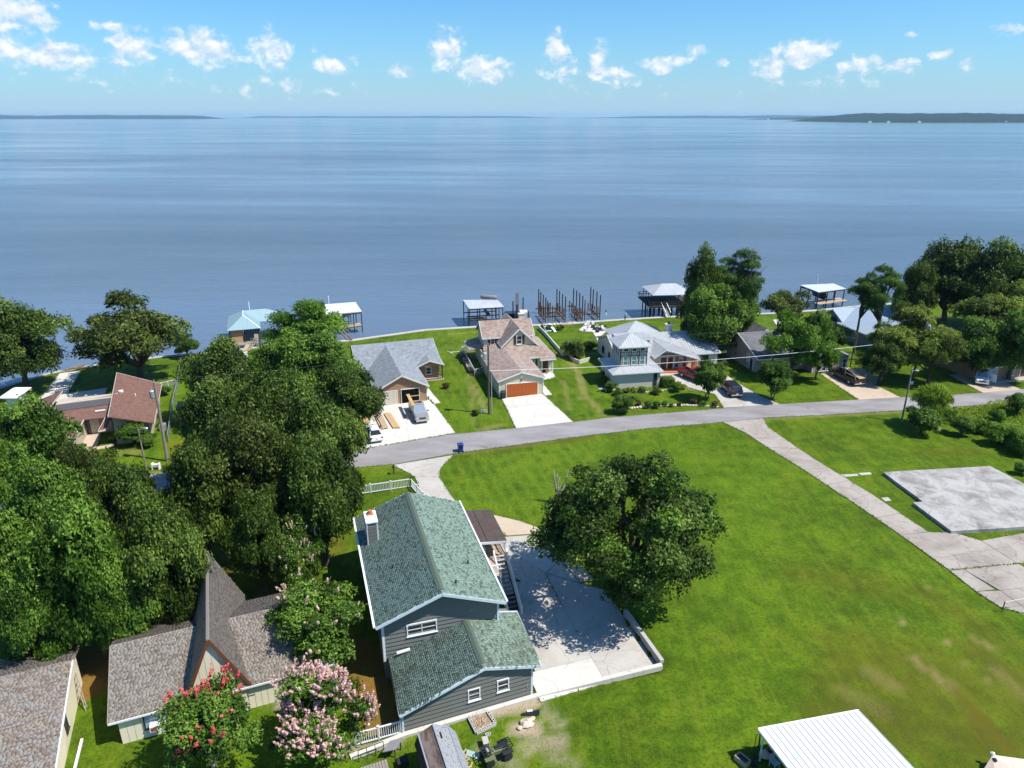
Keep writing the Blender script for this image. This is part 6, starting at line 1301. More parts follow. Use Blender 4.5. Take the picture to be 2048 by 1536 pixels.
# trees named in the order they stand, lake side first
for a in [('oak2', 32, 690, 88, 'large green tree leaning in at the far left lake edge', 7.5), ('shore', 265, 668, 118, 'wide sparse brown green tree on the shore behind the red brown roof', None), ('mid1', 370, 686, 27, 'small round tree at the seawall right of the wide sparse shore tree', 2.6),
          ('bright', 608, 658, 72, 'bright green tree in front of the white roofed boathouse', 5.6), ('oak2', 440, 762, 80, 'dark tree between the teal boathouse walk and the red brown house', 6.2), ('mid1', 545, 745, 62, 'mid green tree behind the pale walk to the teal boathouse', 5.8), ('oak3', 628, 745, 90, 'broad green tree against the left end of the grey shingle roof', 6.5),
          ('oak1', 700, 800, 76, 'dark green tree beside the brick garage door', 5.5), ('oak1', 545, 845, 95, 'dark oak at the back of the grove left of the street', 7.0), ('oak2', 430, 868, 84, 'dark oak standing left of the grove by the wooden utility pole', 6.8), ('oak2', 640, 902, 88, 'wide dark oak overhanging the street by the white sedan', 7.2), ('olive', 505, 960, 105, 'big dull green oak in the middle of the grove', 8.0), ('oak1', 640, 1000, 95, 'dark oak behind the chimney side of the green roof', 7.0), ('oak1', 400, 1000, 80, 'dense oak behind the tip of the steep brown gable', 7.0),
          ('mid1', 55, 880, 88, 'round dense green tree in front of the white storage shed', 6.5), ('olive', 180, 975, 66, 'dull green tree in front of the entry walk of the red brown house', 5.5), ('bright', 20, 990, 60, 'light green tree at the left edge of the picture', 5.6), ('oak3', 100, 1050, 90, 'green tree below the light green one at the left edge', 7.0), ('oak1', 265, 1050, 88, 'dark green tree in the middle of the left grove', 7.2), ('oak3', 175, 1150, 105, 'big glossy green tree above the cottage and the outbuilding', 7.8), ('oak3', 20, 1170, 90, 'glossy green tree at the left edge above the outbuilding', 7.2), ('oak2', 330, 1140, 85, 'dark tree just left of the steep brown gable', 7.0), ('mid1', 80, 1235, 75, 'leafy tree touching the outbuilding roof', 5.5), ('oak3', 250, 1215, 70, 'leafy tree overhanging the left wing of the cottage roof', 5.2), ('oak1', 520, 1085, 66, 'dark shaded tree behind the right wing of the cottage', 5.5),
          ('oak3', 1425, 640, 68, 'big round oak right of the hip roofed boathouse', 6.8), ('oak2', 1400, 596, 44, 'dark oak top behind the round oak left of the pines', 9.5), ('oak3', 1478, 622, 40, 'leafy oak under the tallest pine right of the round oak', 7.0), ('airy', 1570, 615, 60, 'spreading many stemmed shade tree over the oval shore patio', None), ('mid1', 1650, 665, 52, 'loose green tree behind the slate grey roof', 4.6), ('bright', 1590, 690, 58, 'bright leafy tree in front of the slate grey house', 5.6), ('bright', 1640, 702, 38, 'smaller bright leafy tree by the grey wing windows', 5.0),
          ('round', 1550, 757, 34, 'round dense small tree on the lawn in front of the slate grey house', 3.5), ('round', 1418, 758, 32, 'round topped tree beside the red pickup and the dark suv', 3.4), ('oak1', 1905, 560, 78, 'tall dark oak rising at the right lake edge', 9.2), ('oak2', 1990, 570, 82, 'wide dark oak at the right edge of the lake shore', 9.0), ('oak1', 1830, 590, 42, 'small dark oak left of the tall dark oak', 7.5), ('oak1', 2060, 600, 80, 'dark oak cut by the right edge of the picture', 8.5),
          ('ygreen', 1830, 650, 52, 'thin yellow green tree behind the utility pole with two transformers', 6.0), ('ygreen', 1980, 640, 78, 'large yellow green tree at the right above the brick house', 7.5), ('ygreen', 2030, 615, 60, 'yellow green tree top at the right edge', 8.5), ('ygreen', 1790, 690, 60, 'dull green tree beside the pole with transformers', 5.5), ('ygreen', 1870, 700, 62, 'dull green tree hiding the brick house gable', 5.6), ('mid1', 1960, 690, 54, 'broad shade tree over the white suv', 5.6), ('oak3', 2035, 690, 62, 'green tree at the right edge beside the white suv', 6.0), ('bush_lt', 1885, 652, 17, 'small bright round tree behind the brick house', None), ('oak1', 1765, 722, 40, 'low dark tree between the gravel pad and the pole', 3.8)]:
    tree(*a)
tree('pine1', 0, 0, 48, 'tall pine with dark open crown beside the round oak', base=(1428, 688), name='pine_tree', group='pines', sz=.98); tree('pine1', 0, 0, 52, 'tallest pine with a bulging right crown over the lake', base=(1486, 692), name='pine_tree', group='pines', sz=1.02, rz=2.0)
tree('pine2', 0, 0, 58, 'broad light green pine in front of the light blue roof', base=(1745, 722), name='pine_tree', group='pines', sz=.92); tree('pine2', 0, 0, 36, 'slim pine left of the light blue roof', base=(1707, 706), name='pine_tree', group='pines', sz=1.28)

# the big oak over the court: its own crown and limbs
b = VG(1256, 1192); me, C, cr = crown_mesh('crown', 51, [lf_oak, lf_mid], rad=(8.7, 8.3, 6.9), cz=7.7, nclump=122, per=540, leafs=.29, crad=.175, shell=.45, jag=.09, cutlow=-.9, lean=(.24, 0), mi_fn=lambda r, P, Cl, C: (r.random(len(C))[Cl] < .28).astype(int))
t = thing('oak_tree', 'great spreading oak on the lawn beside the concrete court', 'tree', b)
link(bpy.data.objects.new('crown', me)).parent = t
rd = random.Random(5); mb = MB(); fk = Vector((.2, .2, 3.2)); mb.tube([(0, 0, -.3), (0, 0, .2), (.15, .1, 1.8), fk], [.75, .52, .45, .42], 10); mb.build('trunk', bark, t, local=True, smooth=True)
mains = sorted(range(len(C)), key=lambda i: rd.random())
used_dir = []
for i in mains:
    a = math.atan2(C[i][1], C[i][0])
    if all(abs((a - u + math.pi) % (2 * math.pi) - math.pi) > .62 for u in used_dir):
        used_dir.append(a); e = Vector(C[i]); m1 = fk.lerp(e, .35) + Vector((rd.uniform(-.6, .6), rd.uniform(-.6, .6), rd.uniform(.2, .9))); m2 = fk.lerp(e, .72) + Vector((rd.uniform(-.6, .6), rd.uniform(-.6, .6), .3))
        mb = MB(); mb.tube([fk - Z3 * .3, m1, m2, e], [.30, .21, .13, .03], 8)
        for j in sorted(range(len(C)), key=lambda j: (Vector(C[j]) - m2).length)[:7]:
            e2 = Vector(C[j]); s0 = m1.lerp(m2, rd.uniform(.2, 1)); md = s0.lerp(e2, .5) + Vector((rd.uniform(-.5, .5), rd.uniform(-.5, .5), .2)); mb.tube([s0, md, e2], [.09, .06, .02], 6)
        mb.build('limb', bark, t, local=True, smooth=True)

# crape myrtles in flower
def crape(label, px, py, rpx, cz, seed, bl, nb, group='flowering crape myrtles', rad=(3, 3, 3.2), bsize=.15, tk=pale_bark, lfm=lf_mid, bl2=None):
    K = 'crape%d' % seed; kind(K, .2, lfm, tk, seed=seed, per=520, leafs=.20, rad=rad, cz=cz, nclump=40, crad=.30, shell=.5, jag=.2, fork=.42, multi=3, spread=.25, cutlow=-.9)
    t = tree(K, px, py, rpx, label, cz, group, 'crape_myrtle'); r = np.random.default_rng(seed + 100); C, cr = KIND[K]['C'], KIND[K]['cr']; P, Nn = [], []; pick = [i for i in range(len(C)) if C[i][2] > cz * .75 and r.random() < .72]
    for i in range(nb):
        k = pick[r.integers(len(pick))]; u = unit(r, 1)[0]; u[2] = abs(u[2]) * .9 + .25; u[:2] += .35 * C[k][:2] / max(.5, np.linalg.norm(C[k][:2])); c = C[k] + u / np.linalg.norm(u) * cr[k] * r.uniform(.85, 1.12); n = int(r.integers(14, 42))
        q = unit(r, n); hh = q[:, 2:] * .5 + .5; ax_ = (u / np.linalg.norm(u) + np.array([0, 0, .7])) * .30; P.append(c + ax_ * hh * r.uniform(.7, 1.6) + q * np.array([.19, .19, .12]) * (1.15 - hh) * r.uniform(.4, 1.1, (n, 1))); Nn.append(q + np.array([0, 0, .3]))
    P, Nn = np.concatenate(P), np.concatenate(Nn); v, f = leaf_quads(r, P, Nn, bsize, .8); mi = (r.random(len(f)) < .25).astype(int) if bl2 else None
    me = np_mesh('blossom', v, f, [bl] + ([bl2] if bl2 else []), {'tint': ('FACE', r.random(len(f)))}, mi); o = link(bpy.data.objects.new('blossom', me)); o.parent = t; o['kind'] = 'stuff'
    return t
crape('tall crape myrtle with faded cream pink flowers against the green roof eave', 637, 1238, 100, 4.3, 61, bl_cream, 45, bl2=bl_pink, rad=(3.2, 3.2, 3.6)); crape('pale pink crape myrtle in full flower below the cottage wall', 636, 1425, 104, 3.3, 62, bl_pink, 420, rad=(3.1, 3.1, 2.9), bl2=bl_cream); crape('coral red crape myrtle in front of the cottage gable', 413, 1458, 100, 3.2, 63, bl_coral, 90, rad=(3, 3, 2.8)); crape('small faded crape myrtle between the grove and the green roof', 590, 1120, 48, 3.8, 64, bl_cream, 60, rad=(3, 3, 3))
# dead tree on the front lawn
b = VG(1117, 1006); t = thing('dead_tree', 'bare dead multi stemmed tree on the front lawn', 'dead tree', b); rd = random.Random(3)
for k, (dx_, dy_, h_) in enumerate(((-.35, 0, 4.3), (-.1, .1, 3.6), (.25, 0, 3.9), (.1, -.2, 2.2), (-.2, -.1, 1.6), (.35, .2, 1.8))):
    e = Vector((dx_ * (1.8 if k != 2 else 5), dy_ * 2, h_)); m1 = Vector((dx_ * .9, dy_, h_ * .45)); mb = MB(); mb.tube([(dx_ * .4, dy_ * .4, -.1), m1, m1.lerp(e, .5) + Vector((rd.uniform(-.1, .1), 0, 0)), e], [.17, .11, .07, .025], 6)
    for _ in range(3):
        s0 = m1.lerp(e, rd.uniform(.1, .9)); mb.tube([s0, s0 + Vector((rd.uniform(-.6, .6), rd.uniform(-.4, .4), rd.uniform(.3, .8)))], [.04, .015], 5)
    mb.build('stem', dead_bark, t, local=True, smooth=True)
# shrubs
for a in [('bush_dark', 1150, 696, 26, 'large dark round bush beside the boat shaped planter'), ('bush_dark', 1217, 708, 9, 'dark low shrub by the left wall of the tower house'), ('bush_dark', 1212, 745, 13, 'dark shrub in the shade left of the pale studio wall'), ('bush', 1207, 758, 11, 'shrub beside the shaded path left of the studio'), ('bush', 1222, 772, 13, 'rounded green shrub at the left corner of the studio wall'), ('bush_dark', 1236, 783, 11, 'dark green shrub below the studio corner'),
          ('bush_yel', 1253, 779, 9, 'leftmost yellow shrub along the studio wall'), ('bush_yel', 1268, 779, 8, 'yellow shrub in the middle of the studio wall bed'), ('bush_yel', 1285, 777, 11, 'widest yellow shrub along the studio wall'), ('bush_dark', 1312, 780, 11, 'low dark shrub under the narrow studio window'), ('bush_lt', 1355, 772, 15, 'loose light green shrub right of the clipped hedge'), ('bush_yel', 1366, 772, 9, 'small yellow shrub at the edge of the forecourt'),
          ('bush', 1247, 805, 24, 'big dark green bush on the lawn corner by the street'), ('bush_red', 1276, 806, 8, 'reddish shrub at the left end of the gravel bed by the street'), ('bush', 1297, 808, 9, 'first green shrub in the gravel bed right of the reddish one'), ('bush', 1314, 808, 9, 'second green shrub in the gravel bed by the street'), ('bush_lt', 1329, 805, 8, 'taller pale green shrub in the gravel bed by the street'), ('bush_red', 1342, 810, 5, 'tiny red shrub in the gravel bed by the street'), ('bush_red', 1358, 808, 5, 'small rusty plant right of the tiny red shrub'), ('bush_red', 1386, 802, 10, 'large pink red shrub near the tree by the dark suv'), ('bush_lt', 1406, 806, 8, 'rounded light shrub at the right end of the gravel bed'), ('bush_red', 1431, 808, 8, 'brownish red shrub at the tip of the bed by the grey driveway'),
          ('bush_dark', 1446, 728, 11, 'dark round shrub at the right corner of the metal roofed house'), ('bush_red', 892, 770, 9, 'young reddish shrub on the lawn right of the brick porch'), ('bush', 856, 795, 3, 'small potted green shrub by the brick garage corner'), ('bush', 265, 865, 30, 'big leafy bush against the front of the red brown house'), ('bush_yel', 230, 872, 14, 'orange yellow bush left of the leafy bush by the red brown house'), ('bush', 295, 878, 18, 'green bush at the right corner of the red brown house'), ('bush_lt', 155, 900, 20, 'loose shrub left of the tan entry court'), ('bush', 330, 780, 12, 'low plants behind the red brown house'),
          ('bush', 1847, 838, 34, 'dark base bush around the yellow green clump by the lamp pole'), ('bush', 1925, 850, 24, 'round green bush right of the feathery yellow green one'), ('bush_lt', 1962, 850, 22, 'light green weeds right of the round bush'), ('bush_lt', 2000, 865, 30, 'bright weedy clump at the right edge above the foundation slab'), ('bush_lt', 2040, 880, 34, 'bright weedy clump cut by the right edge'), ('bush', 2040, 805, 26, 'dark bush at the right end of the street'), ('bush_lt', 2000, 830, 20, 'light green weeds by the street at the right edge'), ('bush_lt', 1900, 826, 16, 'low bright weeds between the feathery bush and the street'), ('bush', 2046, 935, 16, 'dark low bush by the far corner of the foundation slab'), ('bush_dark', 1180, 690, 14, 'dark shrub behind the large round bush'), ('bush', 1205, 652, 6, 'small plants beside the white patio'), ('bush_dark', 1098, 654, 7, 'small dark plants along the seawall by the bench'), ('bush_dark', 1120, 654, 8, 'small dark bush among the seawall rocks'), ('bush', 300, 975, 10, 'weeds at the foot of the curved lamp pole'), ('bush_lt', 700, 1440, 16, 'green foliage around the white picket gate'), ('bush_lt', 790, 1440, 0, '')]:
    if a[2] and a[3]: tree(*a, group='shrubs in the yards', name='bush', cat='bush')
mb = MB(); c = VG(1333, 772)
def hedge(c, sx, sy, sz, label):
    r = np.random.default_rng(77); n = 5200; P = r.uniform(-1, 1, (n, 3)); ax = np.argmax(np.abs(P) ** .5 + r.uniform(0, .6, (n, 3)), 1); P[np.arange(n), ax] = np.sign(P[np.arange(n), ax]) * r.uniform(.88, 1.03, n); N_ = P ** 5 + r.normal(0, .35, (n, 3))
    v, f = leaf_quads(r, P * np.array([sx / 2, sy / 2, sz / 2]) + np.array([0, 0, sz / 2]), N_, .13); h = thing('hedge', label, 'hedge', c, R(10)); o = link(bpy.data.objects.new('foliage', np_mesh('foliage', v, f, [lf_mid], {'tint': ('FACE', r.random(n))}))); o.parent = h
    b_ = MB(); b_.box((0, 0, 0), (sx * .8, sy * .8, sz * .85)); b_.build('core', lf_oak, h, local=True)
hedge(c, 2.1, 1.7, 1.5, 'clipped boxy hedge at the right end of the studio wall')
tree('feather', 0, 0, 34, 'tall yellow green feathery bush beside the lamp pole', base=(1851, 852), name='bush', cat='bush', group='shrubs in the yards', sz=.9)
r = np.random.default_rng(31); PP = []
for poly, n in (([(1890, 822), (1960, 812), (2060, 800), (2080, 900), (2060, 930), (1985, 872), (1930, 860), (1880, 845)], 9000), ([(1940, 860), (2000, 850), (2060, 870), (2060, 925), (2000, 885)], 6000)):
    Q = [VG(*p) for p in poly]; x0, x1 = min(p.x for p in Q), max(p.x for p in Q); y0, y1 = min(p.y for p in Q), max(p.y for p in Q); a, b = r.uniform(x0, x1, n * 2), r.uniform(y0, y1, n * 2); c = np.zeros(n * 2, bool)
    for i in range(len(Q)):
        p, q = Q[i], Q[i - 1]; c ^= ((p.y > b) != (q.y > b)) & (a < (q.x - p.x) * (b - p.y) / (q.y - p.y + 1e-12) + p.x)
    a, b = a[c], b[c]; hh_ = (fbm(a, b, .35, 8) * 1.9 - .5).clip(.08, 1.2); PP.append(np.stack([a, b, r.uniform(.2, 1, len(a)) * hh_], 1))
PP = np.concatenate(PP); v, f = leaf_quads(r, PP, r.normal(0, .8, (len(PP), 3)) + np.array([.3, -.3, .9]), .34, .4)
tag(link(bpy.data.objects.new('tall_weeds', np_mesh('tall_weeds', v, f, [lf_yellow], {'tint': ('FACE', fbm(PP[:, 0], PP[:, 1], .5, 4))}))), 'rank bright green weeds between the street and the foundation slab', 'weeds', kind='stuff')
# weeds and low plants under the picture's right edge
# ------------------------------------------------------------------ vehicles
def ring(x, w_, z0, z1, ch=.12):
    c = min(ch, (z1 - z0) * .35)
    return [(x, -w_ + c * .4, z0), (x, -w_, z0 + c), (x, -w_, z1 - c), (x, -w_ + c, z1), (x, w_ - c, z1), (x, w_, z1 - c), (x, w_, z0 + c), (x, w_ - c * .4, z0)]
def loft(mb, rings, mat=0):
    k = len(mb.v); n = len(rings[0]); mb.ch.append((k, len(mb.f)))
    for r_ in rings: mb.v += r_
    for i in range(len(rings) - 1):
        for j in range(n): j2 = (j + 1) % n; mb.f.append((k + i * n + j, k + i * n + j2, k + (i + 1) * n + j2, k + (i + 1) * n + j)); mb.m.append(mat)
    mb.f.append(tuple(range(k, k + n))); mb.m.append(mat); e = k + (len(rings) - 1) * n; mb.f.append(tuple(range(e, e + n))[::-1]); mb.m.append(mat)
    return mb
def vehicle(name, label, cat, rear, front, paint, spec, L=None, group='parked vehicles', zoff=.07):
    d = front - rear; c = (front + rear) / 2; t = thing(name, label, cat, Vector((c.x, c.y, float(gh(c.x, c.y)) + zoff)), math.atan2(d.y, d.x), group)
    L = L or d.length; W, st, cab, bed, wr = spec['w'] / 2, spec['st'], spec['cab'], spec.get('bed'), spec['wr']
    X = lambda u: (u - .5) * L
    mb = MB(); loft(mb, [ring(X(u), W * wf, z0, z1) for u, wf, z0, z1 in st]); mb.build('body', paint, t, local=True, smooth=False)
    xa, xb, xc, xd, zb, zr, wt = X(cab[0]), X(cab[1]), X(cab[2]), X(cab[3]), cab[4], cab[5], cab[6]; wb = W * .95
    lo = [(xa, wb), (xd, wb)]; P = lambda x_, w_, z_, s_: Vector((x_, s_ * w_, z_))
    mb = MB(); q = [P(xa, wb, zb, -1), P(xd, wb, zb, -1), P(xd, wb, zb, 1), P(xa, wb, zb, 1), P(xb, wt, zr, -1), P(xc, wt, zr, -1), P(xc, wt, zr, 1), P(xb, wt, zr, 1)]
    mb.add(q, [(4, 5, 6, 7), (0, 1, 5, 4), (1, 2, 6, 5), (2, 3, 7, 6), (3, 0, 4, 7)]); mb.build('cabin', paint, t, local=True, bevel=.04)
    def pane(nm, a, b, c_, d_, m_, k=.11, off=.012):
        ctr = (a + b + c_ + d_) / 4; n = (b - a).cross(d_ - a).normalized(); n = n if n.dot(ctr - Vector(((xa + xd) / 2, 0, (zb + zr) / 2))) > 0 else -n
        MB().prism([p.lerp(ctr, k) + n * off for p in (a, b, c_, d_)], -n * .02).build(nm, m_, t, local=True)
    gw_ = spec.get('ws', screen); pane('windscreen', q[1], q[2], q[6], q[5], gw_); pane('rear_window', q[3], q[0], q[4], q[7], car_glass)
    for s0, s1, s2, s3 in ((0, 1, 5, 4), (2, 3, 7, 6)):
        for k in range(2):
            a, b = q[s0].lerp(q[s1], k / 2), q[s0].lerp(q[s1], (k + 1) / 2); c_, e_ = q[s3].lerp(q[s2], (k + 1) / 2), q[s3].lerp(q[s2], k / 2); pane('side_window', a, b, c_, e_, car_glass, .13)
    if bed:
        b0, b1, bz0, bz1 = X(bed[0]), X(bed[1]), bed[2], bed[3]; wi = W * .97
        mb = MB()
        for s_ in (-1, 1): mb.bar((b0, s_ * (wi - .05), (bz0 + bz1) / 2), (b1, s_ * (wi - .05), (bz0 + bz1) / 2), .1, bz1 - bz0)
        mb.bar((b0 + .04, -wi, (bz0 + bz1) / 2), (b0 + .04, wi, (bz0 + bz1) / 2), .08, bz1 - bz0); mb.bar((b1 - .04, -wi, (bz0 + bz1) / 2), (b1 - .04, wi, (bz0 + bz1) / 2), .08, bz1 - bz0); mb.each('bed_side', paint, t, local=True)
        MB().prism([(b0 + .1, -wi + .1, bz0 + .02), (b1 - .1, -wi + .1, bz0 + .02), (b1 - .1, wi - .1, bz0 + .02), (b0 + .1, wi - .1, bz0 + .02)], (0, 0, .02)).build('bed_floor', black, t, local=True)
    for u in spec['ax']:
        for s_ in (-1, 1):
            mb = MB(); mb.tube([(X(u), s_ * (W - .2), wr), (X(u), s_ * (W + .02), wr)], wr, 14); wo = mb.build('wheel', rubber, t, local=True)
            mb = MB(); mb.tube([(X(u), s_ * (W - .02), wr), (X(u), s_ * (W + .035), wr)], wr * .6, 10); o_ = mb.build('rim', galv, wo, local=True)
            mb = MB(); mb.prism([(X(u) - wr * 1.25, s_ * (W + .005), wr * .8), (X(u) + wr * 1.25, s_ * (W + .005), wr * .8), (X(u) + wr * .9, s_ * (W + .005), wr * 2.15), (X(u) - wr * .9, s_ * (W + .005), wr * 2.15)], (0, -s_ * .03, 0)); mb.build('wheel_arch', black, t, local=True)
    zf, zrr = spec['hl'], spec['tl']
    for s_ in (-1, 1):
        MB().box((X(1) - .04, s_ * W * .74, zf), (.12, W * .36, .16)).build('headlight', chrome, t, local=True); MB().box((X(0) + .03, s_ * W * .78, zrr), (.1, W * .3, .18)).build('tail_light', red_flag, t, local=True)
        MB().box((X(cab[3]) - .25, s_ * (W + .1), zb - .02), (.12, .22, .16)).build('mirror', black, t, local=True)
    MB().box((X(1) - .02, 0, zf - .04), (.1, W * .9, .2)).build('grille', black, t, local=True)
    MB().box((X(1) + .02, 0, .42), (.14, W * 1.85, .17)).build('bumper', spec.get('bp', chrome), t, local=True); MB().box((X(0) - .02, 0, .42), (.14, W * 1.85, .17)).build('bumper', spec.get('bp', chrome), t, local=True)
    MB().box((X(0) - .1, 0, .62), (.02, .32, .15)).build('number_plate', white, t, local=True)
    return t
SEDAN = dict(w=1.78, wr=.32, st=[(0, .86, .32, .84), (.06, .96, .24, .95), (.3, 1, .22, .93), (.72, 1, .22, .88), (.93, .95, .24, .76), (1, .84, .32, .66)], cab=(.12, .27, .56, .74, .90, 1.40, .60), ax=(.19, .80), hl=.56, tl=.70, bp=paint_white)
PICK = dict(w=1.98, wr=.39, st=[(0, .95, .45, .82), (.03, 1, .42, .84), (.40, 1, .42, .84), (.41, 1, .42, 1.14), (.72, 1, .42, 1.14), (.95, .98, .42, 1.06), (1, .88, .5, .98)], cab=(.40, .44, .62, .74, 1.12, 1.86, .74), bed=(.0, .40, .82, 1.22), ax=(.2, .82), hl=.78, tl=.85)
SUV = dict(w=1.95, wr=.37, st=[(0, .9, .42, 1.08), (.04, 1, .38, 1.12), (.5, 1, .36, 1.10), (.74, 1, .36, 1.06), (.95, .96, .40, .98), (1, .86, .48, .88)], cab=(.015, .07, .62, .76, 1.08, 1.78, .74), ax=(.2, .81), hl=.72, tl=1.0)
vehicle('sedan', 'white sedan parked tail to the street at the left of the brick house driveway', 'car', V(755, 889), V(742, 859), paint_white, SEDAN, 4.7)
pk = vehicle('pickup_truck', 'pewter grey pickup with a timber rack facing the street', 'pickup', V(829, 815), V(847, 851), paint_grey, PICK, 5.9)
rk = MB()
for x_ in (-2.7, -.6):
    for s_ in (-.8, .8): rk.bar((x_, s_, 1.2), (x_, s_, 2.05), .09)
    rk.bar((x_, -.85, 2.05), (x_, .85, 2.05), .1)
rk.each('rack', lumber_new, pk, local=True); lp = thing('lumber', 'long pale boards on the rack of the grey pickup', 'lumber', pk.location, pk.rotation_euler.z)
for k in range(3): MB().bar((-3.4, -.72 - .16 * k, 2.13), (1.2, -.72 - .16 * k, 2.13), .14, .06).build('plank', lumber_new, lp, local=True)
vehicle('pickup_truck', 'dark red pickup parked beside the tower house porch', 'pickup', V(1370, 752), V(1403, 766), paint_red, PICK, 5.5)
vehicle('suv', 'charcoal suv parked on the curving grey driveway', 'suv', V(1473, 797), V(1449, 774), paint_dark, dict(SUV, ws=car_glass), 5.0)
fb = vehicle('pickup_truck', 'black work truck loaded with long boards on the tan driveway', 'pickup', V(1722, 776), V(1662, 745), paint_black, dict(PICK, ws=car_glass), 6.6)
ld_ = thing('lumber', 'bundle of tan boards on the bed of the black work truck', 'lumber', fb.location, fb.rotation_euler.z)
for k in range(6): MB().bar((-3.6, -.55 + .2 * k, 1.42 + .05 * (k % 2)), (.1, -.5 + .18 * k, 1.98 + .04 * (k % 3)), .16, .06).build('plank', tan_wood if k % 2 else lumber_new, ld_, local=True)
mb = MB()
for s_ in (-.9, .9): mb.bar((-3.2, s_, 1.2), (-3.2, s_, 1.95), .07); mb.bar((-.7, s_, 1.2), (-.7, s_, 2.0), .07); mb.bar((-3.2, s_, 1.62), (-.7, s_, 1.62), .06)
mb.each('rack', galv, fb, local=True)
sv = vehicle('suv', 'white suv with an open door and things piled on its roof', 'suv', V(1955, 748), V(1964, 778), paint_white, SUV, 5.2)
MB().prism([(.55, 1.0, .45), (1.25, 1.95, .45), (1.25, 1.95, 1.1), (1.2, 1.9, 1.7), (.55, 1.0, 1.7), (.55, 1.0, 1.1)], (.05, -.05, 0)).build('door', paint_white, sv, local=True)
MB().prism([(.64, 1.16, 1.15), (1.18, 1.88, 1.15), (1.15, 1.85, 1.62), (.64, 1.16, 1.62)], (.09, .02, 0)).build('side_window', car_glass, sv, local=True)
rp = thing('roof_load', 'heap of tan brush and boxes on the roof of the white suv', 'load', sv.location + Z3 * 1.75, sv.rotation_euler.z)
for k in range(7): MB().lump((-1.6 + .38 * k, .3 * math.sin(k * 2), .18), (.32, .55, .22), 0, k, 7, 4, .3).build('bundle', tan_wood if k % 2 else bark, rp, local=True)
# lumber piles on the driveway
def pile(label, a, b, n, w_=.14, m_=lumber_new, layers=2):
    p, q = VG(*a), VG(*b); d = (q - p).normalized(); sd = Vector((-d.y, d.x, 0)); t = thing('lumber_stack', label, 'lumber', (p + q) / 2, 0, 'lumber stacks on the driveway')
    for l in range(layers):
        for k in range(n): e = random.uniform(-.3, .3); MB().bar(p + sd * (k - n / 2) * (w_ + .02) + d * e + Z3 * (.12 + .1 * l), q + sd * (k - n / 2) * (w_ + .02) + d * e + Z3 * (.12 + .1 * l), w_, .09).build('plank', m_ if (k + l) % 3 else tan_wood, t)
pile('brown lumber stack nearest the grey pickup', (776, 829), (795, 858), 5, .17); pile('tan lumber stack between two others on the driveway', (759, 832), (771, 858), 5, .17, tan_wood); pile('thin boards lying left of the lumber stacks', (752, 834), (764, 858), 2, .12); pile('short lumber pile under the tree edge behind the white sedan', (729, 838), (738, 849), 4, .2)
mb = MB(); mb.bar(VG(808, 827, .12), VG(816, 838, .12), .12, .08); tag(mb.build('plank', grey_wood), 'single loose board on the driveway left of the grey pickup', 'plank')

# ------------------------------------------------------------------ poles and wires
def pole(label, base, h, r=.16, mat=pole_wood, tf=None, arm=None, lean=(0, 0), cat='utility pole', name='utility_pole', group='poles along the street'):
    b = VG(*base) if not isinstance(base, Vector) else base; t = thing(name, label, cat, b, 0, group)
    mb = MB(); mb.tube([b - Z3 * .5, b + Z3 * h * .5 + Vector((lean[0] * .5, lean[1] * .5, 0)), b + Z3 * h + Vector((lean[0], lean[1], 0))], [r, r * .85, r * .68], 9); mb.build('shaft', mat, t)
    top = b + Z3 * h + Vector((lean[0], lean[1], 0))
    mb = MB(); mb.tube([top, top + Z3 * .35], [.05, .07], 6); mb.build('insulator', galv, t)
    for dx_, dz_ in (tf or []):
        c = top + Vector((dx_, -.15, -dz_)); mb = MB(); mb.tube([c, c + Z3 * .15, c + Z3 * .95, c + Z3 * 1.08], [.24, .30, .30, .22], 10); tr = mb.build('transformer', galv, t); mb = MB(); mb.tube([c + Z3 * 1.05, c + Z3 * 1.35], .05, 6); mb.build('bushing', tan_wood, tr); MB().bar(c + Z3 * .5, Vector((top.x, top.y, c.z + .5)), .08).build('bracket', galv, t)
    if arm: mb = MB(); mb.tube([top - Z3 * .2] + [top + Vector(a) for a in arm], .055, 6); mb.build('arm', galv, t); e = top + Vector(arm[-1]); MB().lump(e - Z3 * .05, (.26, .16, .1), 0, 1, 8, 4, 0).build('lamp_head', galv, t)
    return t, top
_, t1 = pole('tall weathered wooden utility pole beside the red brown house', (335, 922), 10.4, .2, grey_wood, [(-.45, 2.0)], lean=(.2, 0))
pole('curved arm lamp pole standing in the left lawn', (300, 975), 7.0, .11, grey_wood, None, [(.15, 0, .3), (.6, -.1, .55), (.95, -.15, .6)], cat='lamp pole', name='lamp_pole')
_, t2 = pole('dark utility pole with transformer left of the orange garage door', (978, 828), 10.3, .17, pole_wood, [(-.5, 2.0)]); pole('thin grey service pole touching the dark utility pole', VG(983, 828) + Vector((.05, -.1, 0)), 5.6, .07, galv)
_, t3 = pole('utility pole with transformer in front of the slate grey roof', (1540, 757), 8.4, .16, pole_wood, [(.5, 2.0)]); _, t4 = pole('dark utility pole with two transformers at the right among trees', (1826, 752), 9.6, .17, pole_wood, [(.5, 1.9), (.85, 2.6)], lean=(.3, 0))
pole('slim grey street lamp pole in the grass by the street', (1803, 842), 7.5, .13, grey_wood, None, [(.35, -.1, .1), (.6, -.15, .12)], cat='lamp pole', name='lamp_pole'); pole('pale bare pole poking out of the dark grove', (640, 925), 5.9, .08, galv); _, t5 = pole('short dark pole left of the pine pair by the wire', VG(1700, 735), 5.8, .1, pole_wood, None)
def wire(label, pts, sag=.5, r=.022, mat=galv):
    t = []
    for a, b in zip(pts[:-1], pts[1:]):
        for k in range(13): u = k / 12; t.append(a.lerp(b, u) - Z3 * sag * 4 * u * (1 - u))
    mb = MB(); mb.tube(t, r, 5); tag(mb.build('overhead_wire', mat), label, 'wire', 'overhead wires along the street')
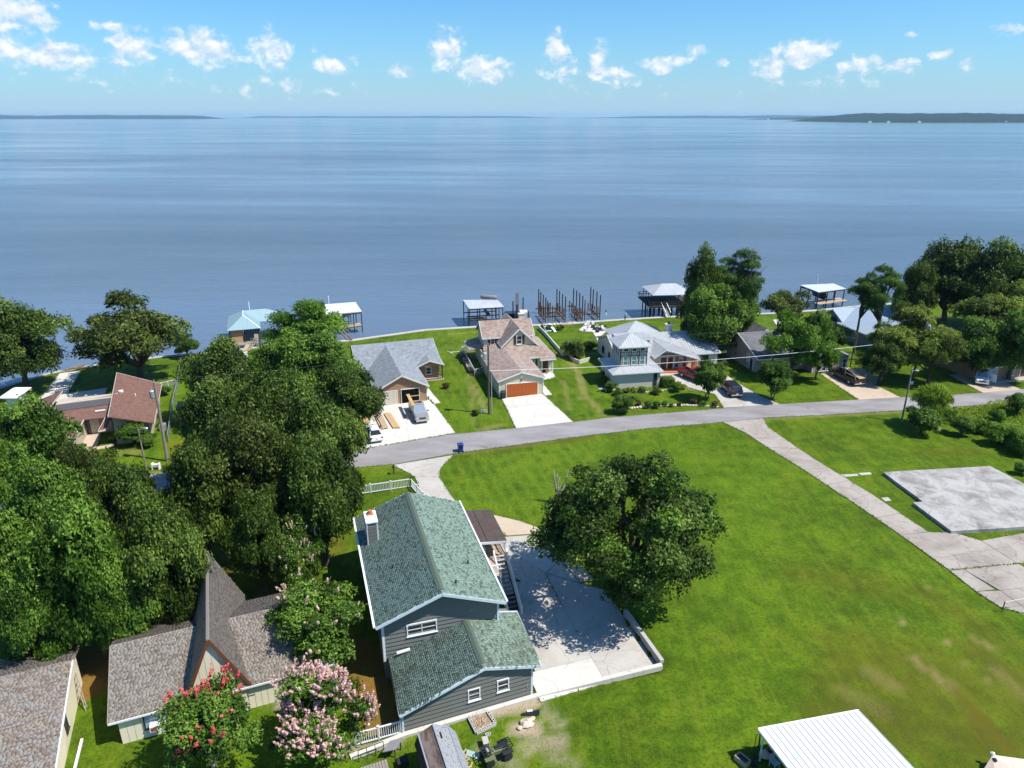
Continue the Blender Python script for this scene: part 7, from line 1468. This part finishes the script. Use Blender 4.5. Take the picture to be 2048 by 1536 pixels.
off = Vector((85, 28, 6.2))
wire('thick pale overhead cable crossing in front of the houses', [t2 - Z3 * 3.7, t4 - Z3 * 3.2, Vector((130, 122, 6.0))], .9, .032, mat=white); wire('thin top wire between the street poles', [t1 + Z3 * .3, t2 + Z3 * .3, t3 + Z3 * .3, t4 + Z3 * .3, Vector((130, 124, 9))], .5, .006, tarp_grey)
wire('thin lower wire running from pole to pole', [t2 - Z3 * 1.6, t3 - Z3 * 1.6, t4 - Z3 * 1.6, Vector((130, 123, 7.5))], .6, .005, tarp_grey); wire('thin service wire from the dark pole to the cream roof', [t2 - Z3 * 2.5, V(1012, 700, 3.9)], .2, .012)

# ------------------------------------------------------------------ fences
F_ = thing('picket_fence', 'white picket fence beside the pale driveway behind the green roof', 'fence', VG(822, 974)); picket_run(F_, VG(700, 992), VG(822, 974), 1.05, .17); picket_run(F_, VG(822, 974), VG(847, 1003), 1.05, .17)
F_ = thing('picket_fence', 'white picket fence and gate at the lower left corner of the garage', 'fence', VG(785, 1474)); picket_run(F_, VG(712, 1492), VG(803, 1467), 1.1, .15, post_step=1.3)
F_ = thing('wire_fence', 'white framed wire fence round the yard left of the cream house', 'fence', VG(923, 704))
def mesh_fence(F_, p, q, h, mat=white, n=3, r=.04):
    for k in range(n + 1): c = p.lerp(q, k / n); MB().tube([c - Z3 * .1, c + Z3 * h], r, 6).build('post', mat, F_)
    MB().bar(p + Z3 * h, q + Z3 * h, .06, .06).build('rail', mat, F_); nn = (q - p).normalized().cross(Z3) * .012
    MB().prism([p + Z3 * .08, q + Z3 * .08, q + Z3 * h, p + Z3 * h], nn).build('mesh_panel', chain, F_)
mesh_fence(F_, VG(924, 705), VG(955, 701), 1.15); mesh_fence(F_, VG(924, 705), VG(949, 752), 1.15, n=5); mesh_fence(F_, VG(949, 752), VG(970, 745), 1.1, n=2)
dk = thing('raised_deck', 'dark raised timber deck edge outside the wire fence', 'deck', VG(920, 712))
for k in range(6): a = VG(919, 708).lerp(VG(938, 748), k / 6); b = VG(919, 708).lerp(VG(938, 748), (k + .92) / 6); MB().prism([a + Z3 * .55, b + Z3 * .55, b + Vector((.8, .1, .55)), a + Vector((.8, .1, .55))], (0, 0, -.5)).build('deck_board', dark_wood if k % 2 else grey_wood, dk)
mb = MB(); a, b = VG(901, 708), VG(919, 707); mb.tube([a + Z3 * .35, b + Z3 * .35], .05, 6); mb.tube([a, a + Z3 * .4], .04, 6); mb.tube([a + Vector((-.6, .6, .35)), a + Vector((.5, -.7, .35))], .05, 6); tag(mb.build('pipe_frame', white), 'low white pipe frame on the lawn left of the wire fence', 'frame')
F_ = thing('wire_fence', 'pale wire fence running from the left lawn up to the lake', 'fence', VG(345, 850)); pts_ = [VG(*p) for p in ((338, 885), (343, 845), (350, 800), (356, 780), (361, 745), (364, 728))]
for a, b in zip(pts_[:-1], pts_[1:]): mesh_fence(F_, a, b, 1.2, galv, 2, .035)
F_ = thing('wire_fence', 'thin white rail fence behind the red brown house', 'fence', VG(330, 776)); mesh_fence(F_, VG(322, 778), VG(352, 771), 1.0, white, 2)
F_ = thing('wire_fence', 'rusty post and white wires at the right edge of the big lawn', 'fence', VG(2003, 1222)); p = VG(2004, 1224); MB().tube([p - Z3 * .2, p + Z3 * 1.1], .05, 7).build('post', red_iron, F_)
for e in (VG(2130, 1200) + Z3 * 1.0, VG(2100, 1290) + Z3 * 1.0): mb = MB(); mb.tube([p + Z3 * 1.05, e], .018, 5); mb.build('wire', white, F_)
for k, e in enumerate((VG(2130, 1200), VG(2100, 1290))): MB().tube([e, e + Z3 * 1.1], .05, 7).build('post', red_iron, F_)

# ------------------------------------------------------------------ yard things near the garage
pl = thing('block_planter', 'square planter of hollow concrete blocks filled with wood chips', 'planter', VG(965, 1450)); c4 = [VG(937, 1437), VG(973, 1424), VG(991, 1450), VG(953, 1469)]
hb = MB()
def block_mesh():
    mb = MB(); l, w_, h = .39, .19, .19
    for s_ in (-1, 1): mb.prism([(-l / 2, s_ * w_ / 2 - (.03 if s_ > 0 else 0), 0), (l / 2, s_ * w_ / 2 - (.03 if s_ > 0 else 0), 0), (l / 2, s_ * w_ / 2 + (0 if s_ > 0 else .03), 0), (-l / 2, s_ * w_ / 2 + (0 if s_ > 0 else .03), 0)], (0, 0, h))
    for x_ in (-l / 2, -.018, l / 2 - .036): mb.prism([(x_, -w_ / 2 + .03, 0), (x_ + .036, -w_ / 2 + .03, 0), (x_ + .036, w_ / 2 - .03, 0), (x_, w_ / 2 - .03, 0)], (0, 0, h))
    mb.prism([(-l / 2 + .036, -w_ / 2 + .03, .02), (l / 2 - .036, -w_ / 2 + .03, .02), (l / 2 - .036, w_ / 2 - .03, .02), (-l / 2 + .036, w_ / 2 - .03, .02)], (0, 0, .03), 1); return mb.mesh('block', [cmu, dark])
BM_ = block_mesh()
for a, b in zip(c4, c4[1:] + c4[:1]):
    L_ = (b - a).length; n = max(3, round(L_ / .4)); d = (b - a) / L_
    for k in range(n): inst(BM_, 'block', pl, a.lerp(b, (k + .5) / n) + Z3 * .02 + Vector((-d.y, d.x, 0)) * .0, math.atan2(d.y, d.x), (L_ / n / .40, 1, 1.15))
cc = sum(c4, Vector()) / 4; r_ = np.random.default_rng(4); n = 900; uu, vv = r_.uniform(.1, .9, (2, n)); A4 = [np.array(p) for p in c4]; PP = (A4[0] * (1 - uu)[:, None] + A4[1] * uu[:, None]) * (1 - vv)[:, None] + (A4[3] * (1 - uu)[:, None] + A4[2] * uu[:, None]) * vv[:, None]; PP[:, 2] = cc.z + r_.uniform(.03, .12, n)
v_, f_ = leaf_quads(r_, PP - np.array(pl.location), np.array([0, 0, 1]) + r_.normal(0, .4, (n, 3)), .14, .35); o = link(bpy.data.objects.new('wood_chips', np_mesh('wood_chips', v_, f_, [tan_wood]))); o.parent = pl; o['kind'] = 'stuff'
b_ = thing('concrete_block', 'single pale concrete block lying below the planter', 'block', VG(976, 1471), .3); inst(BM_, 'block', b_, VG(976, 1471), .3)
mb = MB(); mb.lump(VG(1053, 1449) + Z3 * .12, (.50, .40, .28), 0, 5, 9, 6, .22); mb.lump(VG(1040, 1458) + Z3 * .08, (.22, .18, .16), 0, 6, 8, 5, .2); mb.lump(VG(1064, 1440) + Z3 * .1, (.25, .2, .2), 0, 7, 8, 5, .2); tag(mb.build('boulder', rock), 'large pale pinkish rock on the bare soil', 'rock')
tb = thing('tube_bundle', 'bundle of dark tubes lying behind the pale rock', 'tubes', VG(1060, 1428))
for k in range(4): MB().tube([VG(1043, 1429 + k) + Z3 * (.07 + .03 * (k % 2)), VG(1079, 1421 + k * 3.2) + Z3 * .07], .045, 6).build('tube', black, tb)
MB().bar(VG(1054, 1425) + Z3 * .14, VG(1065, 1424) + Z3 * .14, .16, .05).build('strap', white, tb)
# quad bike
q0, q1 = VG(962, 1527), VG(1024, 1502); dq = q1 - q0; qb = thing('quad_bike', 'olive and black quad bike at the bottom edge by the shed', 'quad bike', (q0 + q1) / 2, math.atan2(-dq.y, -dq.x))
mb = MB(); loft(mb, [ring(-.75, .28, .45, .78, .08), ring(-.3, .24, .42, .82, .08), ring(.2, .22, .42, .86, .08), ring(.75, .30, .45, .80, .08)]); mb.build('body', olive, qb, local=True)
mb = MB(); loft(mb, [ring(-.72, .22, .78, .90, .04), ring(-.35, .2, .80, .95, .05), ring(.15, .15, .80, .92, .05)]); mb.build('seat', black, qb, local=True)
for x_ in (-.62, .68):
    for s_ in (-1, 1):
        mb = MB(); mb.tube([(x_, s_ * .36, .3), (x_, s_ * .62, .3)], .31, 14); wo = mb.build('wheel', rubber, qb, local=True); mb = MB(); mb.tube([(x_, s_ * .5, .3), (x_, s_ * .635, .3)], .15, 9); mb.build('rim', black, wo, local=True)
        mb = MB(); mb.prism([(x_ - .38, s_ * .30, .66), (x_ + .38, s_ * .30, .66), (x_ + .36, s_ * .62, .62), (x_ - .36, s_ * .62, .62)], (0, 0, .05)); mb.build('fender', olive if x_ > 0 else black, qb, local=True)
for x0, x1, nm in ((-1.05, -.45, 'rear_rack'), (.55, 1.05, 'front_rack')):
    mb = MB()
    for k in range(5): y_ = -.4 + .2 * k; mb.bar((x0, y_, .93), (x1, y_, .93), .05)
    for x_ in (x0, (x0 + x1) / 2, x1): mb.bar((x_, -.42, .92), (x_, .42, .92), .05)
    mb.each(nm, black, qb, local=True)
mb = MB(); mb.tube([(.42, -.42, 1.08), (.5, -.2, 1.06), (.55, 0, 1.0), (.5, .2, 1.06), (.42, .42, 1.08)], .025, 6); mb.build('handlebar', black, qb, local=True); MB().box((.66, 0, .82), (.16, .3, .16)).build('headlight', galv, qb, local=True)
p = VG(971, 1492); bx = thing('tin_box', 'pale grey box standing behind the quad bike', 'box', p, .25); MB().box(p, (.36, .62, .5), .25).build('body', galv, bx); MB().box(p + Z3 * .5, (.40, .66, .05), .25).build('lid', conc_pale, bx)
p = VG(947, 1511); mb = MB(); mb.prism([p + Vector((-.45, .25, .25)), p + Vector((.45, -.05, .2)), p + Vector((.35, -.35, .02)), p + Vector((-.5, -.05, .05))], (0, 0, .04)); tag(mb.build('panel_board', teal_boat), 'pale green flat board lying beside the quad bike', 'board')
ch_ = thing('chip_pile', 'scatter of pale wood scraps along the shed wall', 'wood scraps', VG(932, 1515))
for k in range(16): p = VG(926 + k * 1.0, 1500 + k * 2.4); MB().bar(p + Vector((random.uniform(-.15, .15), random.uniform(-.15, .15), .05)), p + Vector((random.uniform(-.2, .2), random.uniform(-.2, .2), .1)), .09, .05).build('scrap', tan_wood, ch_)
# black trailer railing and grey panel left of the shed
tr_ = thing('railing_frame', 'black tubular railing frame left of the shed', 'railing', VG(740, 1515)); a, b = VG(718, 1524), VG(768, 1505); mb = MB()
for k in range(4): c = a.lerp(b, k / 3); mb.tube([c, c + Z3 * 1.0], .025, 6)
mb.tube([a + Z3, b + Z3], .03, 6); mb.tube([a + Z3 * .55, b + Z3 * .55], .02, 6); mb.each('tube', black, tr_)
gt = thing('utility_trailer', 'grey slatted trailer bed under the pink crape myrtle', 'trailer', VG(735, 1535)); a, b = VG(722, 1545), VG(775, 1528); dv_ = Vector((.35, -.95, 0))
for k in range(9): c = a.lerp(b, k / 9); e = a.lerp(b, (k + .85) / 9); MB().prism([c + Z3 * .45, e + Z3 * .45, e + dv_ * 2 + Z3 * .45, c + dv_ * 2 + Z3 * .45], (0, 0, -.05)).build('plank', grey_wood, gt)
for s_ in (0, 1): c = a.lerp(b, s_) + dv_; mb = MB(); mb.tube([c + Z3 * .28, c + Z3 * .28 + (b - a).normalized() * .2], .28, 12); mb.build('wheel', rubber, gt)
gp = thing('work_table', 'dark table with a tilted grey top left of the shed', 'table', VG(787, 1508)); p = VG(787, 1508); MB().prism([p + Vector((-.65, -.45, .62)), p + Vector((.25, -.35, .75)), p + Vector((.65, .45, .95)), p + Vector((-.25, .3, .8))], (0, 0, .05)).build('top', tarp_grey, gp)
mb = MB()
for dx_, dy_ in ((-.45, -.3), (.15, -.25), (.45, .35), (-.15, .25)): mb.bar(p + Vector((dx_, dy_, 0)), p + Vector((dx_, dy_, .66)), .07)
mb.each('leg', black, gp); tx = thing('tool_box', 'black crate at the foot of the shed wall', 'crate', VG(806, 1530)); p = VG(806, 1530); MB().box(p, (.7, .5, .4), .3).build('body', black, tx); MB().box(p + Z3 * .4, (.74, .54, .06), .3).build('lid', rubber, tx)
# things by the carport
p = VG(1484, 1525); cr_ = thing('wooden_box', 'open wooden box in the grass at the left carport post', 'box', p, -.9)
for dx_, dy_, sx2, sy2 in ((-.42, 0, .06, .5), (.42, 0, .06, .5), (0, -.25, .9, .06), (0, .25, .9, .06)): MB().box((dx_, dy_, 0), (sx2, sy2, .42)).build('side', tan_wood, cr_, local=True)
MB().box((.05, 0, .3), (.7, .42, .03)).build('filling', black, cr_, local=True)
p = VG(1508, 1530); bq = thing('plant_pot', 'dark potted plant beside the wooden box at the carport', 'pot', p); mb = MB(); mb.tube([p, p + Z3 * .4], [.2, .28], 10); mb.build('pot', black, bq)
for k in range(7): a_ = k * .9; MB().tube([p + Z3 * .4, p + Vector((math.cos(a_) * .15, math.sin(a_) * .15, .8)), p + Vector((math.cos(a_) * .35, math.sin(a_) * .35, .9 + .1 * (k % 3)))], .02, 5).build('stem', lf_oak, bq)
p = VG(1508, 1500); hk = thing('plant_hook', 'thin black garden hook by the carport post', 'hook', p); MB().tube([p, p + Z3 * 1.2, p + Vector((.1, 0, 1.4)), p + Vector((.25, 0, 1.35))], .025, 6).build('stem', black, hk); MB().tube([p + Vector((.25, 0, 1.35)), p + Vector((.3, .05, .5)), p + Vector((.3, .1, .1))], .05, 6).build('vine', lf_oak, hk)
p = VG(1530, 1516); mb = MB(); mb.lump(p + Z3 * .3, (.45, .3, .3), 0, 3); tag(mb.build('sack', rock), 'pale sack under the left edge of the carport', 'sack'); p = VG(1540, 1512); tr2 = thing('motor', 'dark round motor with pulleys under the carport edge', 'machine', p); MB().lump(p + Z3 * .45, (.35, .3, .35), 0, 4).build('body', black, tr2); mb = MB(); mb.tube([p + Vector((-.1, -.2, .8)), p + Vector((.2, .2, 1.0))], .08, 8); mb.build('pipe', galv, tr2)
p = VG(1548, 1534); gc = thing('garden_chair', 'light blue garden chair under the carport roof edge', 'chair', p, .5); MB().box((0, 0, .4), (.5, .5, .05)).build('seat', mr_blue, gc, local=True)
for k in range(4): MB().box((-.2 + .13 * k, .25, .42), (.09, .05, .55)).build('slat', mr_blue, gc, local=True)
for x_ in (-.22, .22):
    for y_ in (-.22, .22): MB().box((x_, y_, 0), (.05, .05, .4)).build('leg', mr_blue, gc, local=True)
p = VG(2010, 1552); cvr = thing('tan_canopy', 'tan cloth canopy peak with a white knot at the bottom right corner', 'canopy', p); ap2 = VG(1979, 1530) + Z3 * .9
for a_, b_2 in (((-.6, -1.5), (1.3, -1.2)), ((1.3, -1.2), (2.6, .1)), ((-1.1, -.8), (-.6, -1.5))): MB().slab([ap2, ap2 + Vector((*a_, -.7)), ap2 + Vector((*b_2, -.55))], .03).build('cloth', rock, cvr)
MB().lump(ap2 + Vector((.02, .05, .05)), (.16, .12, .12), 0, 8, 8, 5, .25).build('knot', white, cvr); MB().lump(ap2 + Vector((-.02, -.3, -.12)), (.14, .16, .12), 0, 9).build('opening', black, cvr)
# ------------------------------------------------------------------ lakeside yards
for k, (px, py, a_, lab) in enumerate([(1197, 657, 2.4, 'white garden chair at the back of the white patio'), (1207, 661, .6, 'white garden chair at the right end of the white patio'), (1172, 661, -1.2, 'white garden chair at the left side of the white patio'), (1184, 648, 2.0, 'white garden chair on the patio nearest the seawall')]):
    gc = thing('garden_chair', lab, 'chair', V(px, py, .08), a_, 'white chairs on the patio'); 
    for j in range(3): MB().box((-.2 + .2 * j, -.05, .32), (.17, .55, .04)).build('slat', white, gc, local=True)
    for j in range(3): MB().prism([(-.28 + .2 * j, .2, .34), (-.12 + .2 * j, .2, .34), (-.13 + .2 * j, .48, 1.0), (-.27 + .2 * j, .48, 1.0)], (0, .04, 0)).build('slat', white, gc, local=True)
    for x_ in (-.3, .3): MB().box((x_, -.05, 0), (.08, .65, .55)).build('arm', white, gc, local=True)
for px, py, lab in ((1190, 659, 'dark fire pit in the middle of the white patio'), (1200, 660, 'dark low stool right of the fire pit'), (1186, 655, 'small dark stool behind the fire pit'), (1209, 655, 'dark pot at the right end of the white patio'), (1195, 664, 'dark cushion at the front of the white patio')):
    mb = MB(); p = V(px, py, .08); mb.tube([p, p + Z3 * .2, p + Z3 * .45], [.32, .45, .40], 9); tag(mb.build('fire_pit' if 'pit' in lab else 'stool', dark_wood), lab, 'fire pit' if 'pit' in lab else 'stool')
bn = thing('dock_steps', 'pale green slatted steps at the seawall right of the cream house', 'steps', V(1092, 657, 0))
for k in range(4): a, b = V(1086 + k * 1.2, 650 + k * 4.2, .2), V(1097 + k * 2.6, 649 + k * 4, .2); MB().bar(a, b, .7, .08).build('tread', teal_boat, bn)
mb = MB(); mb.bar(V(1084, 648, .3), V(1091, 666, .3), .12, .3); mb.bar(V(1096, 647, .3), V(1106, 662, .3), .12, .3); mb.each('stringer', dark_wood, bn)
mb = MB(); mb.bar(V(1098, 647, .9), V(1111, 664, .1), .5, .08); tag(mb.build('white_ramp', white), 'narrow white ramp leaning from the seawall onto the lawn', 'ramp')
rk_ = thing('rock_pile', 'row of pale rocks along the seawall behind the lawn', 'rocks', V(1120, 651, 0))
for k in range(16): p = V(1086 + k * 4.6 + random.uniform(-1, 1), 652 - k * .35, .0); s_ = random.uniform(.22, .5); MB().lump(p + Z3 * .15, (s_, s_ * .8, s_ * .7), 0, k, 7, 4, .2).build('rock', rock, rk_)
rk_ = thing('edging_stones', 'row of pale edging stones round the bed by the street', 'stones', VG(1340, 812))
for k in range(30): p = VG(1262 + k * 5.9, 817 - 4 * math.sin(k / 29 * 3.1) - k * .1); s_ = random.uniform(.2, .34); MB().lump(p + Z3 * .08, (s_, s_ * .8, s_ * .6), 0, 50 + k, 7, 4, .2).build('stone', rock, rk_)
rk_ = thing('edging_stones', 'pale edging stones along the studio wall bed', 'stones', VG(1280, 786))
for k in range(24): p = VG(1203 + k * 6.4, 776 + 9 * math.sin(k / 23 * 3.0)); s_ = random.uniform(.18, .3); MB().lump(p + Z3 * .06, (s_, s_ * .8, s_ * .5), 0, 90 + k, 7, 4, .2).build('stone', rock, rk_)
dw = thing('driftwood_pile', 'heap of driftwood and boards at the top of the boat ramp', 'driftwood', V(142, 738))
for k in range(16): p = V(122 + k * 2.6, 742 - k * .5 + random.uniform(-3, 3), .1); a_ = random.uniform(-.5, .6); MB().bar(p, p + Vector((math.cos(a_) * 2.2, math.sin(a_) * 1.2, random.uniform(.1, .6))), .16, .1).build('log', tan_wood if k % 3 else grey_wood, dw)
p = V(1822, 771, 0); sg = thing('yard_sign', 'small white yard sign on the right lawn', 'sign', p); MB().bar(p + Vector((-.3, 0, .45)), p + Vector((.3, 0, .45)), .04, .5).build('board', white, sg); MB().box(p, (.04, .04, .3)).build('stake', galv, sg)
p = VG(313, 938); wt = thing('white_frame_stand', 'small white frame stand on the left lawn', 'stand', p)
for dx_ in (-.4, .4): MB().box(p + Vector((dx_, 0, 0)), (.12, .5, .8)).build('leg', white, wt)
MB().box(p + Vector((0, 0, .35)), (.7, .4, .3)).build('body', white, wt)
p = VG(788, 949); mbx = thing('mailbox', 'dark mailbox on a post beside the pale driveway', 'mailbox', p); MB().box(p, (.1, .1, 1.0)).build('post', dark_wood, mbx); mb = MB(); mb.tube([p + Vector((0, -.25, 1.08)), p + Vector((0, .25, 1.08))], .13, 8); mb.build('box', black, mbx)
p = FA(10.9, 16.4, 0); gl_ = thing('garden_lamp', 'black garden lamp post behind the brown porch roof', 'lamp', p); MB().tube([p, p + Z3 * 1.9], .05, 7).build('post', black, gl_); MB().box(p + Z3 * 1.9, (.28, .28, .38)).build('lantern', black, gl_)
st_ = thing('stakes', 'low white stakes beside the dark utility pole', 'stakes', VG(968, 826))
for k in range(5): MB().box(VG(961 + k * 2.5, 826 - (k % 2)), (.1, .1, .5)).build('stake', white, st_)
tree('bush_dark', 952, 824, 9, 'low dark weeds beside the white stakes', group='shrubs in the yards', name='bush', cat='bush')
for px, py, lab in ((1090, 743, 'small dark pot left of the dark red front door'), (1094, 746, 'small brown bag by the front walk of the cream house')):
    p = V(px, py, .1); mb = MB(); mb.tube([p, p + Z3 * .4], [.16, .22], 8); tag(mb.build('plant_pot', terracotta if 'brown' in lab else black), lab, 'pot')
p = V(1220, 779, 0); bnch = thing('stone_bench', 'small pale stone bench by the studio corner bed', 'bench', V(1206, 782)); c = V(1206, 783, 0); MB().box(c + Z3 * .4, (1.3, .45, .1)).build('seat', conc_pale, bnch)
for s_ in (-.45, .45): MB().box(c + Vector((s_, 0, 0)), (.15, .35, .4)).build('leg', conc_pale, bnch)
p = V(1211, 642, 0); fp = thing('flag_pole', 'thin pole with a furled white and blue cloth at the seawall', 'pole', p); MB().tube([p, p + Z3 * 2.4], .035, 6).build('shaft', galv, fp); mb = MB(); mb.tube([p + Z3 * 1.0, p + Z3 * 1.3, p + Z3 * 1.9], [.07, .14, .10], 7); mb.build('cloth', white, fp); mb = MB(); mb.tube([p + Z3 * 1.9, p + Z3 * 2.2, p + Z3 * 2.45], [.10, .13, .04], 7); mb.build('cloth', flag_blue, fp)
# the person on the seawall: one skinned body
def person(label, p, rz):
    vs = [(0, 0, .92), (.10, 0, .90), (.11, .03, .50), (.12, 0, .08), (.12, -.14, .04), (-.10, 0, .90), (-.13, -.05, .50), (-.13, .05, .08), (-.13, -.09, .04), (0, .01, 1.15), (0, .01, 1.42), (.19, .01, 1.42), (.25, .02, 1.14), (.18, -.16, 1.0), (.15, -.22, .97), (-.19, .01, 1.42), (-.26, .03, 1.14), (-.22, -.12, .92), (-.21, -.17, .86), (0, 0, 1.52), (0, -.015, 1.60), (0, -.01, 1.70), (0, -.085, 1.63)]
    es = [(0, 1), (1, 2), (2, 3), (3, 4), (0, 5), (5, 6), (6, 7), (7, 8), (0, 9), (9, 10), (10, 11), (11, 12), (12, 13), (13, 14), (10, 15), (15, 16), (16, 17), (17, 18), (10, 19), (19, 20), (20, 21), (20, 22)]
    ra = [.14, .105, .075, .05, .045, .105, .075, .05, .045, .135, .14, .07, .05, .038, .035, .07, .05, .038, .035, .055, .085, .085, .03]
    me = bpy.data.meshes.new('person'); me.from_pydata(vs, es, []); o = link(bpy.data.objects.new('person_rig', me)); sk = o.modifiers.new('skin', 'SKIN'); o.modifiers.new('sub', 'SUBSURF').levels = 1
    for i, r_ in enumerate(ra): me.skin_vertices[0].data[i].radius = (r_, r_ * (.8 if i in (0, 9, 10) else 1)); me.skin_vertices[0].data[i].use_root = i == 0
    dg = bpy.context.evaluated_depsgraph_get(); dg.update(); m2 = bpy.data.meshes.new_from_object(o.evaluated_get(dg)); bpy.data.objects.remove(o); m2.name = 'person'
    m2.materials.clear()
    for m_ in (skin, cloth_white, cloth_dark, bark): m2.materials.append(m_)
    for f in m2.polygons:
        c = f.center; f.material_index = 3 if c.z > 1.67 or (c.z > 1.58 and c.y > .03) else (0 if c.z > 1.49 or (abs(c.x) > .17 and c.z < 1.12 and c.z > .8) else (1 if c.z > .93 else (2 if c.z > .09 else 3))); f.use_smooth = True
    t = link(bpy.data.objects.new('person', m2)); t.location = p; t.rotation_euler = (0, 0, rz); return tag(t, label, 'person')
person('person in a white shirt and dark trousers standing on the seawall', V(1250, 641, .1), R(150))
